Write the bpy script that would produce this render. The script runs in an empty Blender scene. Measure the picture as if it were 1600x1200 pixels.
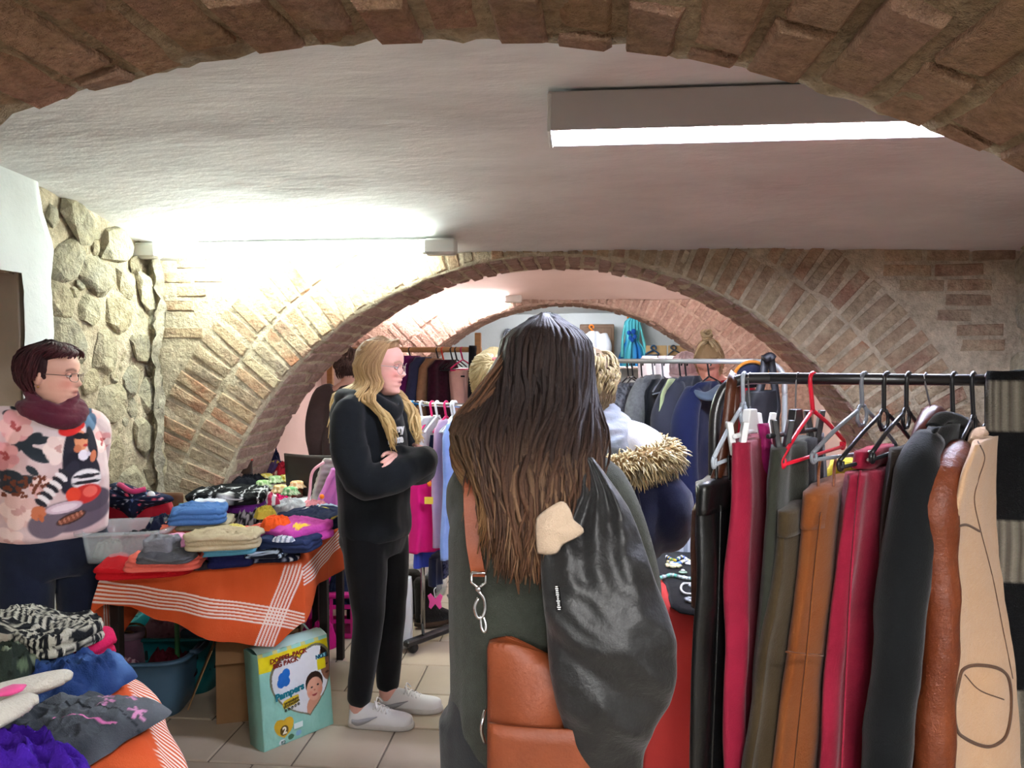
import bpy, bmesh, math, random
from mathutils import Vector, Matrix, noise
PI = math.pi
R_ = math.radians
random.seed(7)
SC = bpy.context.scene
COL = SC.collection
# ---------------------------------------------------------------- camera
CAM_H = 1.55
cd = bpy.data.cameras.new('camera'); cam = bpy.data.objects.new('camera', cd); COL.objects.link(cam)
cd.sensor_width = 36.0; cd.lens = 27.0; cd.clip_start = 0.02
cam.location = (0, 0, CAM_H)
cam.rotation_euler = (R_(90 - 1.91), 0, R_(5.1))
SC.camera = cam
# ---------------------------------------------------------------- world and exposure
SC.view_settings.view_transform = 'Standard'; SC.view_settings.look = 'None'
SC.view_settings.gamma = 1; SC.view_settings.use_curve_mapping = False
SC.view_settings.exposure = 1.6
W = bpy.data.worlds.new('world'); SC.world = W; W.use_nodes = True
W.node_tree.nodes['Background'].inputs[0].default_value = (0.8, 0.82, 0.85, 1)
W.node_tree.nodes['Background'].inputs[1].default_value = 0.25
# lamp strengths (the tubes themselves are built with their battens)
TUBE_LEFT, TUBE_RIGHT, TUBE_MID, TUBE_FAR, TUBE_BEHIND = 55.0, 120.0, 75.0, 80.0, 105.0
# ---------------------------------------------------------------- helpers
CM = cam.rotation_euler.to_matrix()
def ray(px, py):
    return CM @ Vector(((px - 800) / 1200, (600 - py) / 1200, -1))
def PY(px, py, Y):
    d = ray(px, py); t = Y / d.y; return Vector((d.x * t, Y, CAM_H + d.z * t))
def PZ(px, py, z):
    d = ray(px, py); t = (z - CAM_H) / d.z; return Vector((d.x * t, d.y * t, z))
def PD(px, py, dist):
    d = ray(px, py); return Vector((d.x * dist, d.y * dist, CAM_H + d.z * dist))
def pix(p):
    q = CM.transposed() @ (Vector(p) - Vector((0, 0, CAM_H)))
    if q.z > -0.05: return None
    return (800 + 1200 * q.x / -q.z, 600 - 1200 * q.y / -q.z, -q.z)
def lin(c):
    if isinstance(c, str):
        c = c.lstrip('#'); c = [int(c[i:i + 2], 16) / 255 for i in (0, 2, 4)]
    return tuple((x / 12.92 if x <= 0.04045 else ((x + 0.055) / 1.055) ** 2.4) for x in c[:3]) + (1.0,)
def mixc(a, b, t):
    return tuple(a[i] * (1 - t) + b[i] * t for i in range(3)) + (1.0,)
def fbm(p, o=3):
    s = 0; a = 1; q = Vector(p)
    for _ in range(o):
        s += a * noise.noise(q); q = q * 2.03; a *= 0.5
    return s
def clamp(x, a=0, b=1): return max(a, min(b, x))
def sstep(a, b, x):
    t = clamp((x - a) / (b - a)); return t * t * (3 - 2 * t)
def lerp(a, b, t): return a + (b - a) * t
def curve1(keys, x):
    # smooth interpolation through (x, value) keys
    if x <= keys[0][0]: return keys[0][1]
    for (x0, v0), (x1, v1) in zip(keys, keys[1:]):
        if x <= x1: return lerp(v0, v1, sstep(0, 1, (x - x0) / (x1 - x0)) * .5 + .5 * (x - x0) / (x1 - x0))
    return keys[-1][1]
def crom(pts, n):
    # Catmull-Rom through points (vectors or tuples of any length), n samples
    P = [Vector(p) for p in pts]
    P = [P[0] * 2 - P[1]] + P + [P[-1] * 2 - P[-2]]
    m = len(P) - 3; out = []
    for i in range(n):
        t = i / (n - 1) * m; k = min(int(t), m - 1); t -= k
        a, b, c, d = P[k:k + 4]
        out.append(0.5 * (2 * b + (c - a) * t + (2 * a - 5 * b + 4 * c - d) * t * t + (3 * b - a - 3 * c + d) * t ** 3))
    return out
# ---------------------------------------------------------------- materials
MATS = {}
def mat(name, col='#888888', rough=.8, bump=0.0, scale=40.0, var=0.0, vscale=6.0, col2=None, attr=False, metal=0.0, sheen=0.0,
        spec=0.3, aniso=None, rnd=0.0, rnd_cols=None, detail=5.0, trans=0.0, alpha=1.0, emit=0.0, stretch=None, weave=0.0, wscale=300, pit_shade=0.0):
    if name in MATS: return MATS[name]
    m = bpy.data.materials.new(name); m.use_nodes = True; MATS[name] = m
    nt = m.node_tree; N = nt.nodes; L = nt.links; b = N['Principled BSDF']
    b.inputs['Roughness'].default_value = rough; b.inputs['Metallic'].default_value = metal
    b.inputs['Specular IOR Level'].default_value = spec
    if sheen: b.inputs['Sheen Weight'].default_value = sheen; b.inputs['Sheen Roughness'].default_value = .5
    if trans: b.inputs['Transmission Weight'].default_value = trans
    if alpha < 1: b.inputs['Alpha'].default_value = alpha
    tc = N.new('ShaderNodeTexCoord'); geo = N.new('ShaderNodeNewGeometry')
    vec = tc.outputs['Object']
    if stretch:
        mp = N.new('ShaderNodeMapping'); mp.inputs['Scale'].default_value = stretch; L.new(vec, mp.inputs[0]); vec = mp.outputs[0]
    if attr:
        a = N.new('ShaderNodeVertexColor'); a.layer_name = 'Col'; base = a.outputs[0]
    else:
        rgb = N.new('ShaderNodeRGB'); rgb.outputs[0].default_value = lin(col); base = rgb.outputs[0]
    if rnd_cols:
        oi = N.new('ShaderNodeObjectInfo'); cr = N.new('ShaderNodeValToRGB'); cr.color_ramp.interpolation = 'CONSTANT' if len(rnd_cols) > 9 else 'LINEAR'
        els = cr.color_ramp.elements
        while len(els) < len(rnd_cols): els.new(.5)
        for i, c in enumerate(rnd_cols): els[i].position = i / (len(rnd_cols) - 1); els[i].color = lin(c)
        L.new(oi.outputs['Random'], cr.inputs[0]); base = cr.outputs[0]
    if var:
        n = N.new('ShaderNodeTexNoise'); n.inputs['Scale'].default_value = vscale; n.inputs['Detail'].default_value = detail
        n.inputs['Roughness'].default_value = .62
        L.new(vec if not rnd_cols else geo.outputs['Position'], n.inputs['Vector'])
        rp = N.new('ShaderNodeMapRange'); rp.inputs[1].default_value = .35; rp.inputs[2].default_value = .65
        rp.inputs[3].default_value = 0; rp.inputs[4].default_value = var
        L.new(n.outputs[0], rp.inputs[0])
        mx = N.new('ShaderNodeMix'); mx.data_type = 'RGBA'
        L.new(rp.outputs[0], mx.inputs[0]); L.new(base, mx.inputs[6])
        if col2: mx.inputs[7].default_value = lin(col2)
        else: mx.inputs[7].default_value = tuple(x * .45 for x in lin(col)[:3]) + (1,)
        base = mx.outputs[2]
    L.new(base, b.inputs['Base Color'])
    if emit:
        b.inputs['Emission Strength'].default_value = emit; L.new(base, b.inputs['Emission Color'])
    if pit_shade:  # shade of small pits multiplied into the colour as noise
        n3 = N.new('ShaderNodeTexNoise'); n3.inputs['Scale'].default_value = pit_shade; n3.inputs['Detail'].default_value = 9; n3.inputs['Roughness'].default_value = .75
        L.new(geo.outputs['Position'], n3.inputs['Vector'])
        r3 = N.new('ShaderNodeMapRange'); r3.inputs[1].default_value = .30; r3.inputs[2].default_value = .72; r3.inputs[3].default_value = .62; r3.inputs[4].default_value = 1.28
        L.new(n3.outputs[0], r3.inputs[0]); mm = N.new('ShaderNodeMix'); mm.data_type = 'RGBA'; mm.blend_type = 'MULTIPLY'; mm.inputs[0].default_value = 1
        L.new(base, mm.inputs[6]); L.new(r3.outputs[0], mm.inputs[7]); base = mm.outputs[2]
        L.new(base, b.inputs['Base Color'])
    if bump or weave:
        n2 = N.new('ShaderNodeTexNoise'); n2.inputs['Scale'].default_value = scale; n2.inputs['Detail'].default_value = 6; n2.inputs['Roughness'].default_value = .65
        L.new(vec if not rnd_cols else geo.outputs['Position'], n2.inputs['Vector'])
        bp = N.new('ShaderNodeBump'); bp.inputs['Strength'].default_value = min(bump, 1) if bump else 0.0; bp.inputs['Distance'].default_value = .012 * max(bump, .3) * (1 if bump <= 1 else 1.6)
        L.new(n2.outputs[0], bp.inputs['Height'])
        last = bp
        if weave:
            w = N.new('ShaderNodeTexNoise'); w.inputs['Scale'].default_value = wscale; w.inputs['Detail'].default_value = 2
            L.new(vec, w.inputs['Vector'])
            b2 = N.new('ShaderNodeBump'); b2.inputs['Strength'].default_value = weave; b2.inputs['Distance'].default_value = .003
            L.new(w.outputs[0], b2.inputs['Height']); L.new(bp.outputs[0], b2.inputs['Normal']); last = b2
        L.new(last.outputs[0], b.inputs['Normal'])
    return m
def fabric(name, col, rough=.92, var=.25, vscale=9, bump=.35, scale=26, sheen=.12, weave=.25, **k):
    return mat(name, col, rough, bump, scale, var, vscale, sheen=sheen, spec=.12, weave=weave, **k)
def painted(name, rough=.92, bump=.25, scale=30, weave=.25, **k):
    return mat(name, '#ffffff', rough, bump, scale, 0, attr=True, spec=k.pop('spec', .12), weave=weave, **k)
# ---------------------------------------------------------------- meshes
class MB:
    def __init__(s): s.v = []; s.f = []; s.uv = []; s.c = []
    def add(s, verts, faces, uv=None, col=None):
        o = len(s.v); s.v += [Vector(p) for p in verts]; s.f += [tuple(i + o for i in f) for f in faces]
        n = len(verts); s.uv += list(uv) if uv else [(0, 0)] * n
        if callable(col): s.c += [col(i) for i in range(n)]
        else: s.c += [col or (1, 1, 1, 1)] * n
        return s
    def loft(s, rings, closed=True, cap0=True, cap1=True, col=None, colf=None):
        o = len(s.v); n = len(rings[0]); m = len(rings)
        for j, r in enumerate(rings):
            for i, p in enumerate(r):
                s.v.append(Vector(p)); s.uv.append((i / (n if closed else n - 1), j / max(1, m - 1)))
                s.c.append(colf(i / n, j / max(1, m - 1)) if colf else (col or (1, 1, 1, 1)))
        for j in range(m - 1):
            for i in range(n if closed else n - 1):
                k = (i + 1) % n
                s.f.append((o + j * n + i, o + j * n + k, o + (j + 1) * n + k, o + (j + 1) * n + i))
        if closed and cap0: s.f.append(tuple(o + i for i in reversed(range(n))))
        if closed and cap1: s.f.append(tuple(o + (m - 1) * n + i for i in range(n)))
        return s
    def tube(s, pts, rad, seg=8, n=None, flat=1.0, up=None, col=None, colf=None, cap=True):
        # tube along a smooth path; rad a number or list keyed along the path; flat squashes the second axis
        if n is None: P = [Vector(p) for p in pts]
        else: P = crom(pts, n)
        m = len(P)
        if not isinstance(rad, (list, tuple)): rad = [rad, rad]
        rings = []; prev = None
        for j, p in enumerate(P):
            t = (P[min(j + 1, m - 1)] - P[max(j - 1, 0)])
            t = t.normalized() if t.length > 1e-9 else Vector((0, 0, 1))
            if prev is None:
                a = Vector(up) if up is not None else (Vector((0, 0, 1)) if abs(t.z) < .9 else Vector((1, 0, 0)))
            else: a = prev
            a = a - t * a.dot(t)
            a = a.normalized() if a.length > 1e-6 else t.orthogonal().normalized()
            prev = a; bb = t.cross(a)
            x = j / max(1, m - 1) * (len(rad) - 1); k = min(int(x), len(rad) - 2); r = lerp(rad[k], rad[k + 1], x - k)
            rings.append([p + a * math.cos(2 * PI * i / seg) * r * flat + bb * math.sin(2 * PI * i / seg) * r for i in range(seg)])
        return s.loft(rings, True, cap, cap, col, colf)
    def box(s, c, size, rot=None, bev=0.0, col=None):
        c = Vector(c); hx, hy, hz = [x / 2 for x in size]
        if bev <= 0:
            V = [Vector((x * hx, y * hy, z * hz)) for z in (-1, 1) for y in (-1, 1) for x in (-1, 1)]
            F = [(0, 2, 3, 1), (4, 5, 7, 6), (0, 1, 5, 4), (2, 6, 7, 3), (0, 4, 6, 2), (1, 3, 7, 5)]
        else:
            V = []; b = min(bev, hx * .98, hy * .98, hz * .98)
            rings = []
            for z, i in ((-hz, b), (-hz + b, 0), (hz - b, 0), (hz, b)):
                x, y = hx - i, hy - i; k = b * .6
                rings.append([Vector(q) for q in ((-x + k, -y, z), (x - k, -y, z), (x, -y + k, z), (x, y - k, z), (x - k, y, z), (-x + k, y, z), (-x, y - k, z), (-x, -y + k, z))])
            V = [q for r in rings for q in r]; F = [tuple(reversed(range(8))), tuple(range(24, 32))]
            for j in range(3):
                for i in range(8):
                    k2 = (i + 1) % 8; F.append((j * 8 + i, j * 8 + k2, (j + 1) * 8 + k2, (j + 1) * 8 + i))
        if rot is not None: V = [rot @ p for p in V]
        return s.add([p + c for p in V], F, col=col)
    def ball(s, c, r, seg=16, rings=10, col=None, rot=None):
        c = Vector(c); r = Vector(r) if hasattr(r, '__len__') else Vector((r, r, r)); R = []
        for j in range(1, rings):
            a = PI * j / rings
            ring = [Vector((math.sin(a) * math.cos(2 * PI * i / seg) * r.x, math.sin(a) * math.sin(2 * PI * i / seg) * r.y, -math.cos(a) * r.z)) for i in range(seg)]
            R.append([(rot @ p if rot is not None else p) + c for p in ring])
        return s.loft(R, col=col)
    def disp(s, fn):
        s.v = [fn(p) for p in s.v]; return s
    def xf(s, M):
        s.v = [M @ p for p in s.v]; return s
    def mesh(s, name, smooth=True):
        me = bpy.data.meshes.new(name); me.from_pydata([tuple(p) for p in s.v], [], s.f)
        uvl = me.uv_layers.new(name='UVMap'); ca = me.color_attributes.new('Col', 'FLOAT_COLOR', 'POINT')
        li = [0] * len(me.loops); me.loops.foreach_get('vertex_index', li)
        uvl.data.foreach_set('uv', [x for i in li for x in s.uv[i]])
        ca.data.foreach_set('color', [x for c in s.c for x in c])
        me.polygons.foreach_set('use_smooth', [smooth] * len(me.polygons)); me.update()
        return me
    def build(s, name, m, parent=None, smooth=True, sub=0, solid=0.0, bev=0.0, label=None, kind=None):
        me = s.mesh(name, smooth); me.materials.append(m)
        o = bpy.data.objects.new(name, me); COL.objects.link(o)
        if parent is not None: o.parent = parent
        if bev: b = o.modifiers.new('b', 'BEVEL'); b.width = bev; b.segments = 2; b.limit_method = 'ANGLE'
        if solid: d = o.modifiers.new('s', 'SOLIDIFY'); d.thickness = solid; d.offset = 0
        if sub: d = o.modifiers.new('u', 'SUBSURF'); d.levels = sub; d.render_levels = sub
        if label: o['label'] = label
        if kind: o['kind'] = kind
        return o
def tag(o, label, cat, group=None):
    o['label'] = label; o['category'] = cat
    if group: o['group'] = group
    return o
def thing(name, label, cat, loc=(0, 0, 0), rz=0.0, group=None):
    o = bpy.data.objects.new(name, None); COL.objects.link(o); o.empty_display_size = .05
    o.location = loc; o.rotation_euler = (0, 0, rz)
    return tag(o, label, cat, group)
def single(mb, name, m, label, cat, loc=(0, 0, 0), rz=0.0, group=None, **k):
    o = mb.build(name, m, None, **k); o.location = loc; o.rotation_euler = (0, 0, rz); return tag(o, label, cat, group)
def struct(mb, name, m, parent=None, **k):
    o = mb.build(name, m, parent, **k)
    if parent is None: o['kind'] = 'structure'
    return o
def fuse(mb, voxel=.008, smooth=6, paint=None, disp=None, factor=.5):
    # weld overlapping lofts into one continuous skin
    me = mb.mesh('tmp'); o = bpy.data.objects.new('tmp', me); COL.objects.link(o)
    r = o.modifiers.new('r', 'REMESH'); r.mode = 'VOXEL'; r.voxel_size = voxel
    if smooth:
        q = o.modifiers.new('q', 'SMOOTH'); q.factor = factor; q.iterations = smooth
    dg = bpy.context.evaluated_depsgraph_get(); ev = o.evaluated_get(dg); em = ev.to_mesh()
    out = MB(); V = [v.co.copy() for v in em.vertices]; NRM = [v.normal.copy() for v in em.vertices]
    F = [tuple(p.vertices) for p in em.polygons]
    ev.to_mesh_clear(); bpy.data.objects.remove(o); bpy.data.meshes.remove(me)
    if disp: V2 = [p + n * disp(p, n) for p, n in zip(V, NRM)]
    else: V2 = V
    out.add(V2, F)
    if paint: out.c = [paint(p, n) for p, n in zip(V, NRM)]
    return out
# ================================================================ THE ROOM
AX = -0.17                                   # x of the arch axis
XL, XR = -2.45, 2.32                         # side walls
AXN = -0.28                                  # the near arch sits a little further left
ARCH = [(0.60, 1.20, 2.05, 0.02), (4.30, 4.90, 2.12, 0.09), (7.90, 8.45, 2.12, 0.09)]   # near face, far face, crown, centre height
MORTAR = mat('mortar_tan', '#c9bca3', .95, 1.6, 26, .6, 4, col2='#a1937a', spec=.1, pit_shade=22)
MORTAR_PINK = mat('mortar_rose', '#bda698', .95, 1.6, 26, .6, 4, col2='#97816f', spec=.1, pit_shade=22)
MORTAR_DARK = mat('mortar_brown', '#baa585', .95, 2.4, 42, .6, 5, col2='#9b8567', spec=.1, pit_shade=42)
BRICKS = ['#a9876a', '#8f8172', '#b79a78', '#9a7263', '#b2a184', '#a5694c', '#a88d74', '#937a6c', '#b6a688']
BRICK_TAN = mat('brick_tan', rough=.95, bump=1.6, scale=38, pit_shade=26, var=.95, vscale=6, col2='#baa98c', rnd_cols=BRICKS, spec=.1)
BRICK_PINK = mat('brick_rose', rough=.95, bump=1.4, scale=40, pit_shade=26, var=.6, vscale=9, col2='#b39c90', rnd_cols=['#a88b80', '#9e8276', '#b09688', '#987a6e', '#ae8f80', '#a48b80'], spec=.1)  # pink cast of the second vault's light put into the brick colours
BRICK_BROWN = mat('brick_brown', rough=.95, bump=2.4, scale=48, pit_shade=40, var=.75, vscale=6, col2='#a98c66', rnd_cols=['#b98f79', '#ac8876', '#c09a80', '#a68371', '#c29c80', '#b5937a'], spec=.1)
PLASTER = mat('plaster_white', '#e0e0df', .93, .85, 7, .6, 1.6, col2='#bdbdbd', spec=.1, stretch=(.7, 1.5, 1), pit_shade=0)
PLASTER_W = mat('plaster_wall', '#d2d6d6', .93, .5, 18, .3, 3, col2='#bfc1bd', spec=.1)
PLASTER_P = mat('plaster_pale', '#d9c8c3', .93, .3, 18, .3, 3, col2='#cbb6b0', spec=.1)
STONE = mat('rubble_stone', rough=.95, bump=2.0, scale=22, pit_shade=16, var=.7, vscale=9, col2='#b5aa8d', rnd_cols=['#a39d8b', '#8f8b7d', '#b3ab92', '#989486', '#a99c80', '#7f7b70', '#b9b29c'], spec=.1)
STONE_P = mat('rubble_stone_rose', rough=.95, bump=1.6, scale=24, pit_shade=18, var=.55, vscale=9, col2='#b59c8d', rnd_cols=['#a3887b', '#8f776b', '#b39a8a', '#9c8578'], spec=.1)

def arch_wall(name, Y0, Y1, crown, cz, m, ztop=2.75, AX=AX):
    R = crown - cz; mb = MB(); N = 330 if Y0 < 1 else 150
    a0 = -math.asin(cz / R) if cz > 0 else 0
    ang = [a0 + (PI - 2 * a0) * i / N for i in range(N + 1)]
    xl, xr = XL - .3, XR + .3
    for cx, cy in ((xl, ztop), (xr, ztop)): ang.append(math.atan2(cy - cz, cx - AX))
    ang.sort()
    def outer(a):
        c, s = math.cos(a), math.sin(a); t = 1e9
        if c > 1e-6: t = min(t, (xr - AX) / c)
        if c < -1e-6: t = min(t, (xl - AX) / c)
        if s > 1e-6: t = min(t, (ztop - cz) / s)
        return t
    def rr(a, Y):
        q = Vector((math.cos(a) * R, Y * 1.0, math.sin(a) * R))
        return R + .010 * fbm(q * 7) + .008 * noise.noise(q * 24) + .005 * noise.noise(q * 60)
    K = 10; rows = []
    def pt(a, r, Y): return Vector((AX + math.cos(a) * r, Y, max(-.02, cz + math.sin(a) * r)))
    for k in range(K, -1, -1):                                # near face, outside in
        rows.append([pt(a, lerp(rr(a, Y0), outer(a), (k / K) ** 1.3), Y0 + (.012 * fbm(pt(a, lerp(R, outer(a), k / K), Y0) * 6) if k else 0)) for a in ang])
    S = 12
    for k in range(1, S):
        Y = lerp(Y0, Y1, k / S); rows.append([pt(a, rr(a, Y), Y) for a in ang])
    for k in range(K + 1):
        rows.append([pt(a, lerp(rr(a, Y1), outer(a), (k / K) ** 1.3), Y1) for a in ang])
    mb.loft(rows, closed=False)
    return struct(mb, name, m, smooth=True)

# ---- brick meshes: chamfered, uneven, 20 triangles each, shared by all courses
def brick_mesh(i, m, jag=.10):
    r = random.Random(100 + i); mb = MB(); j = lambda s: (r.random() - .5) * s
    rings = []
    for z, ins in ((-.5, 0), (.25, .0), (.5, .09)):
        rings.append([Vector((sx * (.5 - ins * .35) + j(jag * .35), sy * (.5 - ins) + j(jag), z + (j(.25) if z > .3 else 0))) for sx, sy in ((-1, -1), (1, -1), (1, 1), (-1, 1))])
    mb.loft(rings)
    me = mb.mesh('brick', smooth=False); me.materials.append(m); return me
BM_TAN = [brick_mesh(i, BRICK_TAN) for i in range(14)]
BM_PINK = [brick_mesh(i, BRICK_PINK) for i in range(14)]
BM_BROWN = [brick_mesh(i, BRICK_BROWN) for i in range(14)]
def frame(o, x, y, z):
    M = Matrix((x, y, z)).transposed().to_4x4(); M.translation = o; return M
def lay(wall, specs, meshes, rest_mat, limit=300, name='brick', rest='brickwork'):
    # specs: (matrix with scale) ; the largest in view become parts, what is left one stuff part
    sc = []
    for s in specs:
        M = s; q = pix(M.translation)
        if q is None or not (-90 < q[0] < 1690 and -90 < q[1] < 1290): continue
        e = M.to_scale(); sc.append((e.x * e.y / q[2] ** 2, M))
    sc.sort(key=lambda t: -t[0])
    rnd = random.Random(5)
    for _, M in sc[:limit]:
        o = bpy.data.objects.new(name, rnd.choice(meshes)); COL.objects.link(o); o.parent = wall; o.matrix_local = M
    if len(sc) > limit:
        mb = MB()
        for _, M in sc[limit:]:
            me = rnd.choice(meshes); mb.add([M @ v.co for v in me.vertices], [tuple(p.vertices) for p in me.polygons])
        mb.build(rest, rest_mat, wall, smooth=False, kind='stuff')
def radial_bricks(Y, crown, cz, rings=3, pitch=.088, L=.27, proud=.002, x_lim=(XL, XR), ztop=2.3):
    R = crown - cz; out = []; rnd = random.Random(3); r0 = R + .004
    for k in range(rings):
        rm = r0 + L / 2; n = int(PI * (rm) / pitch)
        for i in range(n + 1):
            a = (i + .5 * (k % 2)) / n * PI
            d = Vector((math.cos(a), 0, math.sin(a))); t = Vector((-d.z, 0, d.x)); c = Vector((AX, Y, cz)) + d * rm
            if not (x_lim[0] < c.x < x_lim[1] and 0 < c.z < ztop): continue
            M = frame(c + Vector((0, -proud + .014 + rnd.uniform(-.004, .004), 0)), d, t, Vector((0, -1, 0)))
            if M.to_3x3().determinant() < 0: M = frame(c + Vector((0, -proud + .014, 0)), d, -t, Vector((0, -1, 0)))
            M = M @ Matrix.Rotation(rnd.uniform(-.03, .03), 4, 'Z') @ Matrix.Diagonal((L - .02 + rnd.uniform(-.02, .01), pitch * rm / rm - .02 + rnd.uniform(-.008, .004), .04, 1))
            out.append(M)
        r0 += L
    return out, r0
def soffit_bricks(Y0, Y1, crown, cz, pitch=.088, L=.24, proud=.003, skew=0.0, AX=AX):
    R = crown - cz; out = []; rnd = random.Random(9); n = int(PI * R / pitch)
    for i in range(n):
        a = (i + .5) / n * PI
        d = Vector((math.cos(a), 0, math.sin(a))); t = Vector((d.z, 0, -d.x)); y = Y0 + .012 - (L * .5 if i % 2 else 0)
        while y < Y1 - .03:
            l = L + rnd.uniform(-.02, .02); ya, yb = max(y, Y0 + .006), min(y + l, Y1 - .006); y += l
            if yb - ya < .05: continue
            c = Vector((AX, (ya + yb) / 2, cz)) + d * (R + .012 - proud + rnd.uniform(-.005, .005))
            M = frame(c, Vector((0, 1, 0)), t, -d)
            if M.to_3x3().determinant() < 0: M = frame(c, Vector((0, 1, 0)), -t, -d)
            out.append(M @ Matrix.Rotation(rnd.uniform(-.03, .03) + skew, 4, 'Z') @ Matrix.Diagonal((yb - ya - .016, pitch - .018 + rnd.uniform(-.008, .006), .036, 1)))
    return out
def flat_courses(Y, zs, x0, x1, rmin, cz, pitch=.08, L=.26):
    out = []; rnd = random.Random(21); k = 0; z = zs[0]
    while z < zs[1]:
        x = x0 - (L / 2 if k % 2 else 0)
        while x < x1:
            l = L * rnd.uniform(.7, 1.05); c = Vector((x + l / 2, Y + .012, z)); x += l
            if math.hypot(c.x - AX, c.z - cz) < rmin or c.x - l / 2 < x0 - .02 or c.x + l / 2 > x1: continue
            out.append(frame(c, Vector((1, 0, 0)), Vector((0, 0, 1)), Vector((0, -1, 0))) @ Matrix.Rotation(rnd.uniform(-.02, .02), 4, 'Z') @ Matrix.Diagonal((l - .02, pitch - .018, .04, 1)))
        z += pitch; k += 1
    return out
# near arch: we look up at its soffit
w1 = arch_wall('wall_front', *ARCH[0], MORTAR_DARK, AX=AXN)
lay(w1, soffit_bricks(ARCH[0][0], ARCH[0][1], ARCH[0][2], ARCH[0][3], pitch=.095, L=.27, proud=.004, AX=AXN), BM_BROWN, BRICK_BROWN)
w2 = arch_wall('wall_middle', *ARCH[1], MORTAR)
face, rout = radial_bricks(ARCH[1][0], ARCH[1][2], ARCH[1][3], rings=2)
face += flat_courses(ARCH[1][0], (.1, 2.26), XL, XR, rout + .10, ARCH[1][3])
face = [M for M in face if pix(M.translation) and pix(M.translation)[0] < 1560]
lay(w2, face, BM_TAN, BRICK_TAN, limit=200)
lay(w2, soffit_bricks(ARCH[1][0], ARCH[1][1], ARCH[1][2], ARCH[1][3]), BM_PINK, BRICK_PINK, limit=100)
w3 = arch_wall('wall_back', *ARCH[2], MORTAR_PINK)
face, rout = radial_bricks(ARCH[2][0], ARCH[2][2], ARCH[2][3], rings=2)
lay(w3, face, BM_PINK, BRICK_PINK, limit=120)
lay(w3, soffit_bricks(ARCH[2][0], ARCH[2][1], ARCH[2][2], ARCH[2][3]), BM_PINK, BRICK_PINK, limit=60)

# ---- ceilings: shallow plastered vaults between the arches
def vault(name, Y0, Y1, zs, zc, m):
    mb = MB(); rows = []
    for j in range(41):
        Y = lerp(Y0 - .05, Y1 + .05, j / 40); k = (2 * (Y - (Y0 + Y1) / 2) / (Y1 - Y0))
        row = []
        for i in range(61):
            X = lerp(XL - .2, XR + .2, i / 60)
            z = zs + (zc - zs) * max(-.1, 1 - abs(k) ** 2.4) - .03 * ((X + .07) / 2.4) ** 2
            row.append(Vector((X, Y, z + .012 * fbm(Vector((X * 1.3, Y * 2.2, 3))) + .004 * noise.noise(Vector((X * 7, Y * 14, 1))))))
        rows.append(row)
    mb.loft(rows, closed=False); return struct(mb, name, m, solid=.04)
vault('ceiling_near', ARCH[0][1], ARCH[1][0], 2.17, 2.40, PLASTER)
vault('ceiling_middle', ARCH[1][1], ARCH[2][0], 2.17, 2.34, PLASTER_P)
vault('ceiling_far', ARCH[2][1], 11.6, 2.24, 2.36, PLASTER_W)
vault('ceiling_behind', -3.0, ARCH[0][0], 2.17, 2.40, PLASTER)

# ---- side walls
def side_wall(name, X, Y0, Y1, m, z1=2.6, amp=.02, hole=None):
    mb = MB(); ny = max(6, int((Y1 - Y0) / .06)); nz = 42; sgn = 1 if X < 0 else -1; V = []; F = []
    for j in range(nz + 1):
        for i in range(ny + 1):
            Y = lerp(Y0, Y1, i / ny); z = lerp(-.02, z1, j / nz); V.append(Vector((X + sgn * amp * fbm(Vector((Y * 4, z * 4, X))), Y, z)))
    for j in range(nz):
        for i in range(ny):
            Y = lerp(Y0, Y1, (i + .5) / ny); z = lerp(-.02, z1, (j + .5) / nz)
            if hole and hole[0] < Y < hole[1] and z < hole[2]: continue
            a = j * (ny + 1) + i; F.append((a, a + 1, a + ny + 2, a + ny + 1))
    mb.add(V, F); return struct(mb, name, m)
NICHE_Y, NICHE_Z = PY(33, 600, 3.0).y, 1.92
wl = side_wall('wall_left', XL, ARCH[0][1] - .05, ARCH[1][0] + .05, MORTAR, amp=.03, hole=(2.1, 3.17, 1.93))
mb = MB()                                                       # plaster skin with a ragged edge, and the recess
ny, nz = 60, 60; V = []; F = []
for j in range(nz + 1):
    z = lerp(0, 2.45, j / nz)
    edge = 3.36 + .05 * fbm(Vector((z * 3, 1, 0))) + .13 * sstep(1.5, 1.15, z) * 0 - .10 * sstep(2.0, 2.4, z)
    for i in range(ny + 1):
        Y = lerp(1.15, edge, i / ny)
        V.append(Vector((XL + .045 - (.05 if i == ny else 0) + .006 * fbm(Vector((Y * 5, z * 5, 2))), Y, z)))
for j in range(nz):
    for i in range(ny):
        Y = lerp(1.15, 3.36, (i + .5) / ny); z = lerp(0, 2.45, (j + .5) / nz)
        if 2.1 < Y < 3.14 and z < 1.93: continue
        a = j * (ny + 1) + i; F.append((a, a + 1, a + ny + 2, a + ny + 1))
mb.add(V, F); struct(mb, 'plaster_skin', PLASTER_W, wl)
mb = MB()
BEIGE = mat('recess_beige', '#b5a896', .9, .2, 60, .2, 5)
mb.box((XL - .19, 3.165, .96), (.42, .05, 1.94)); mb.box((XL - .38, 2.6, .96), (.04, 1.2, 1.94)); mb.box((XL - .19, 2.6, 1.95), (.42, 1.2, .05)); mb.box((XL - .19, 2.07, .96), (.42, .06, 1.94))
struct(mb, 'door_1', BEIGE, smooth=False, bev=.006)
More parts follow.
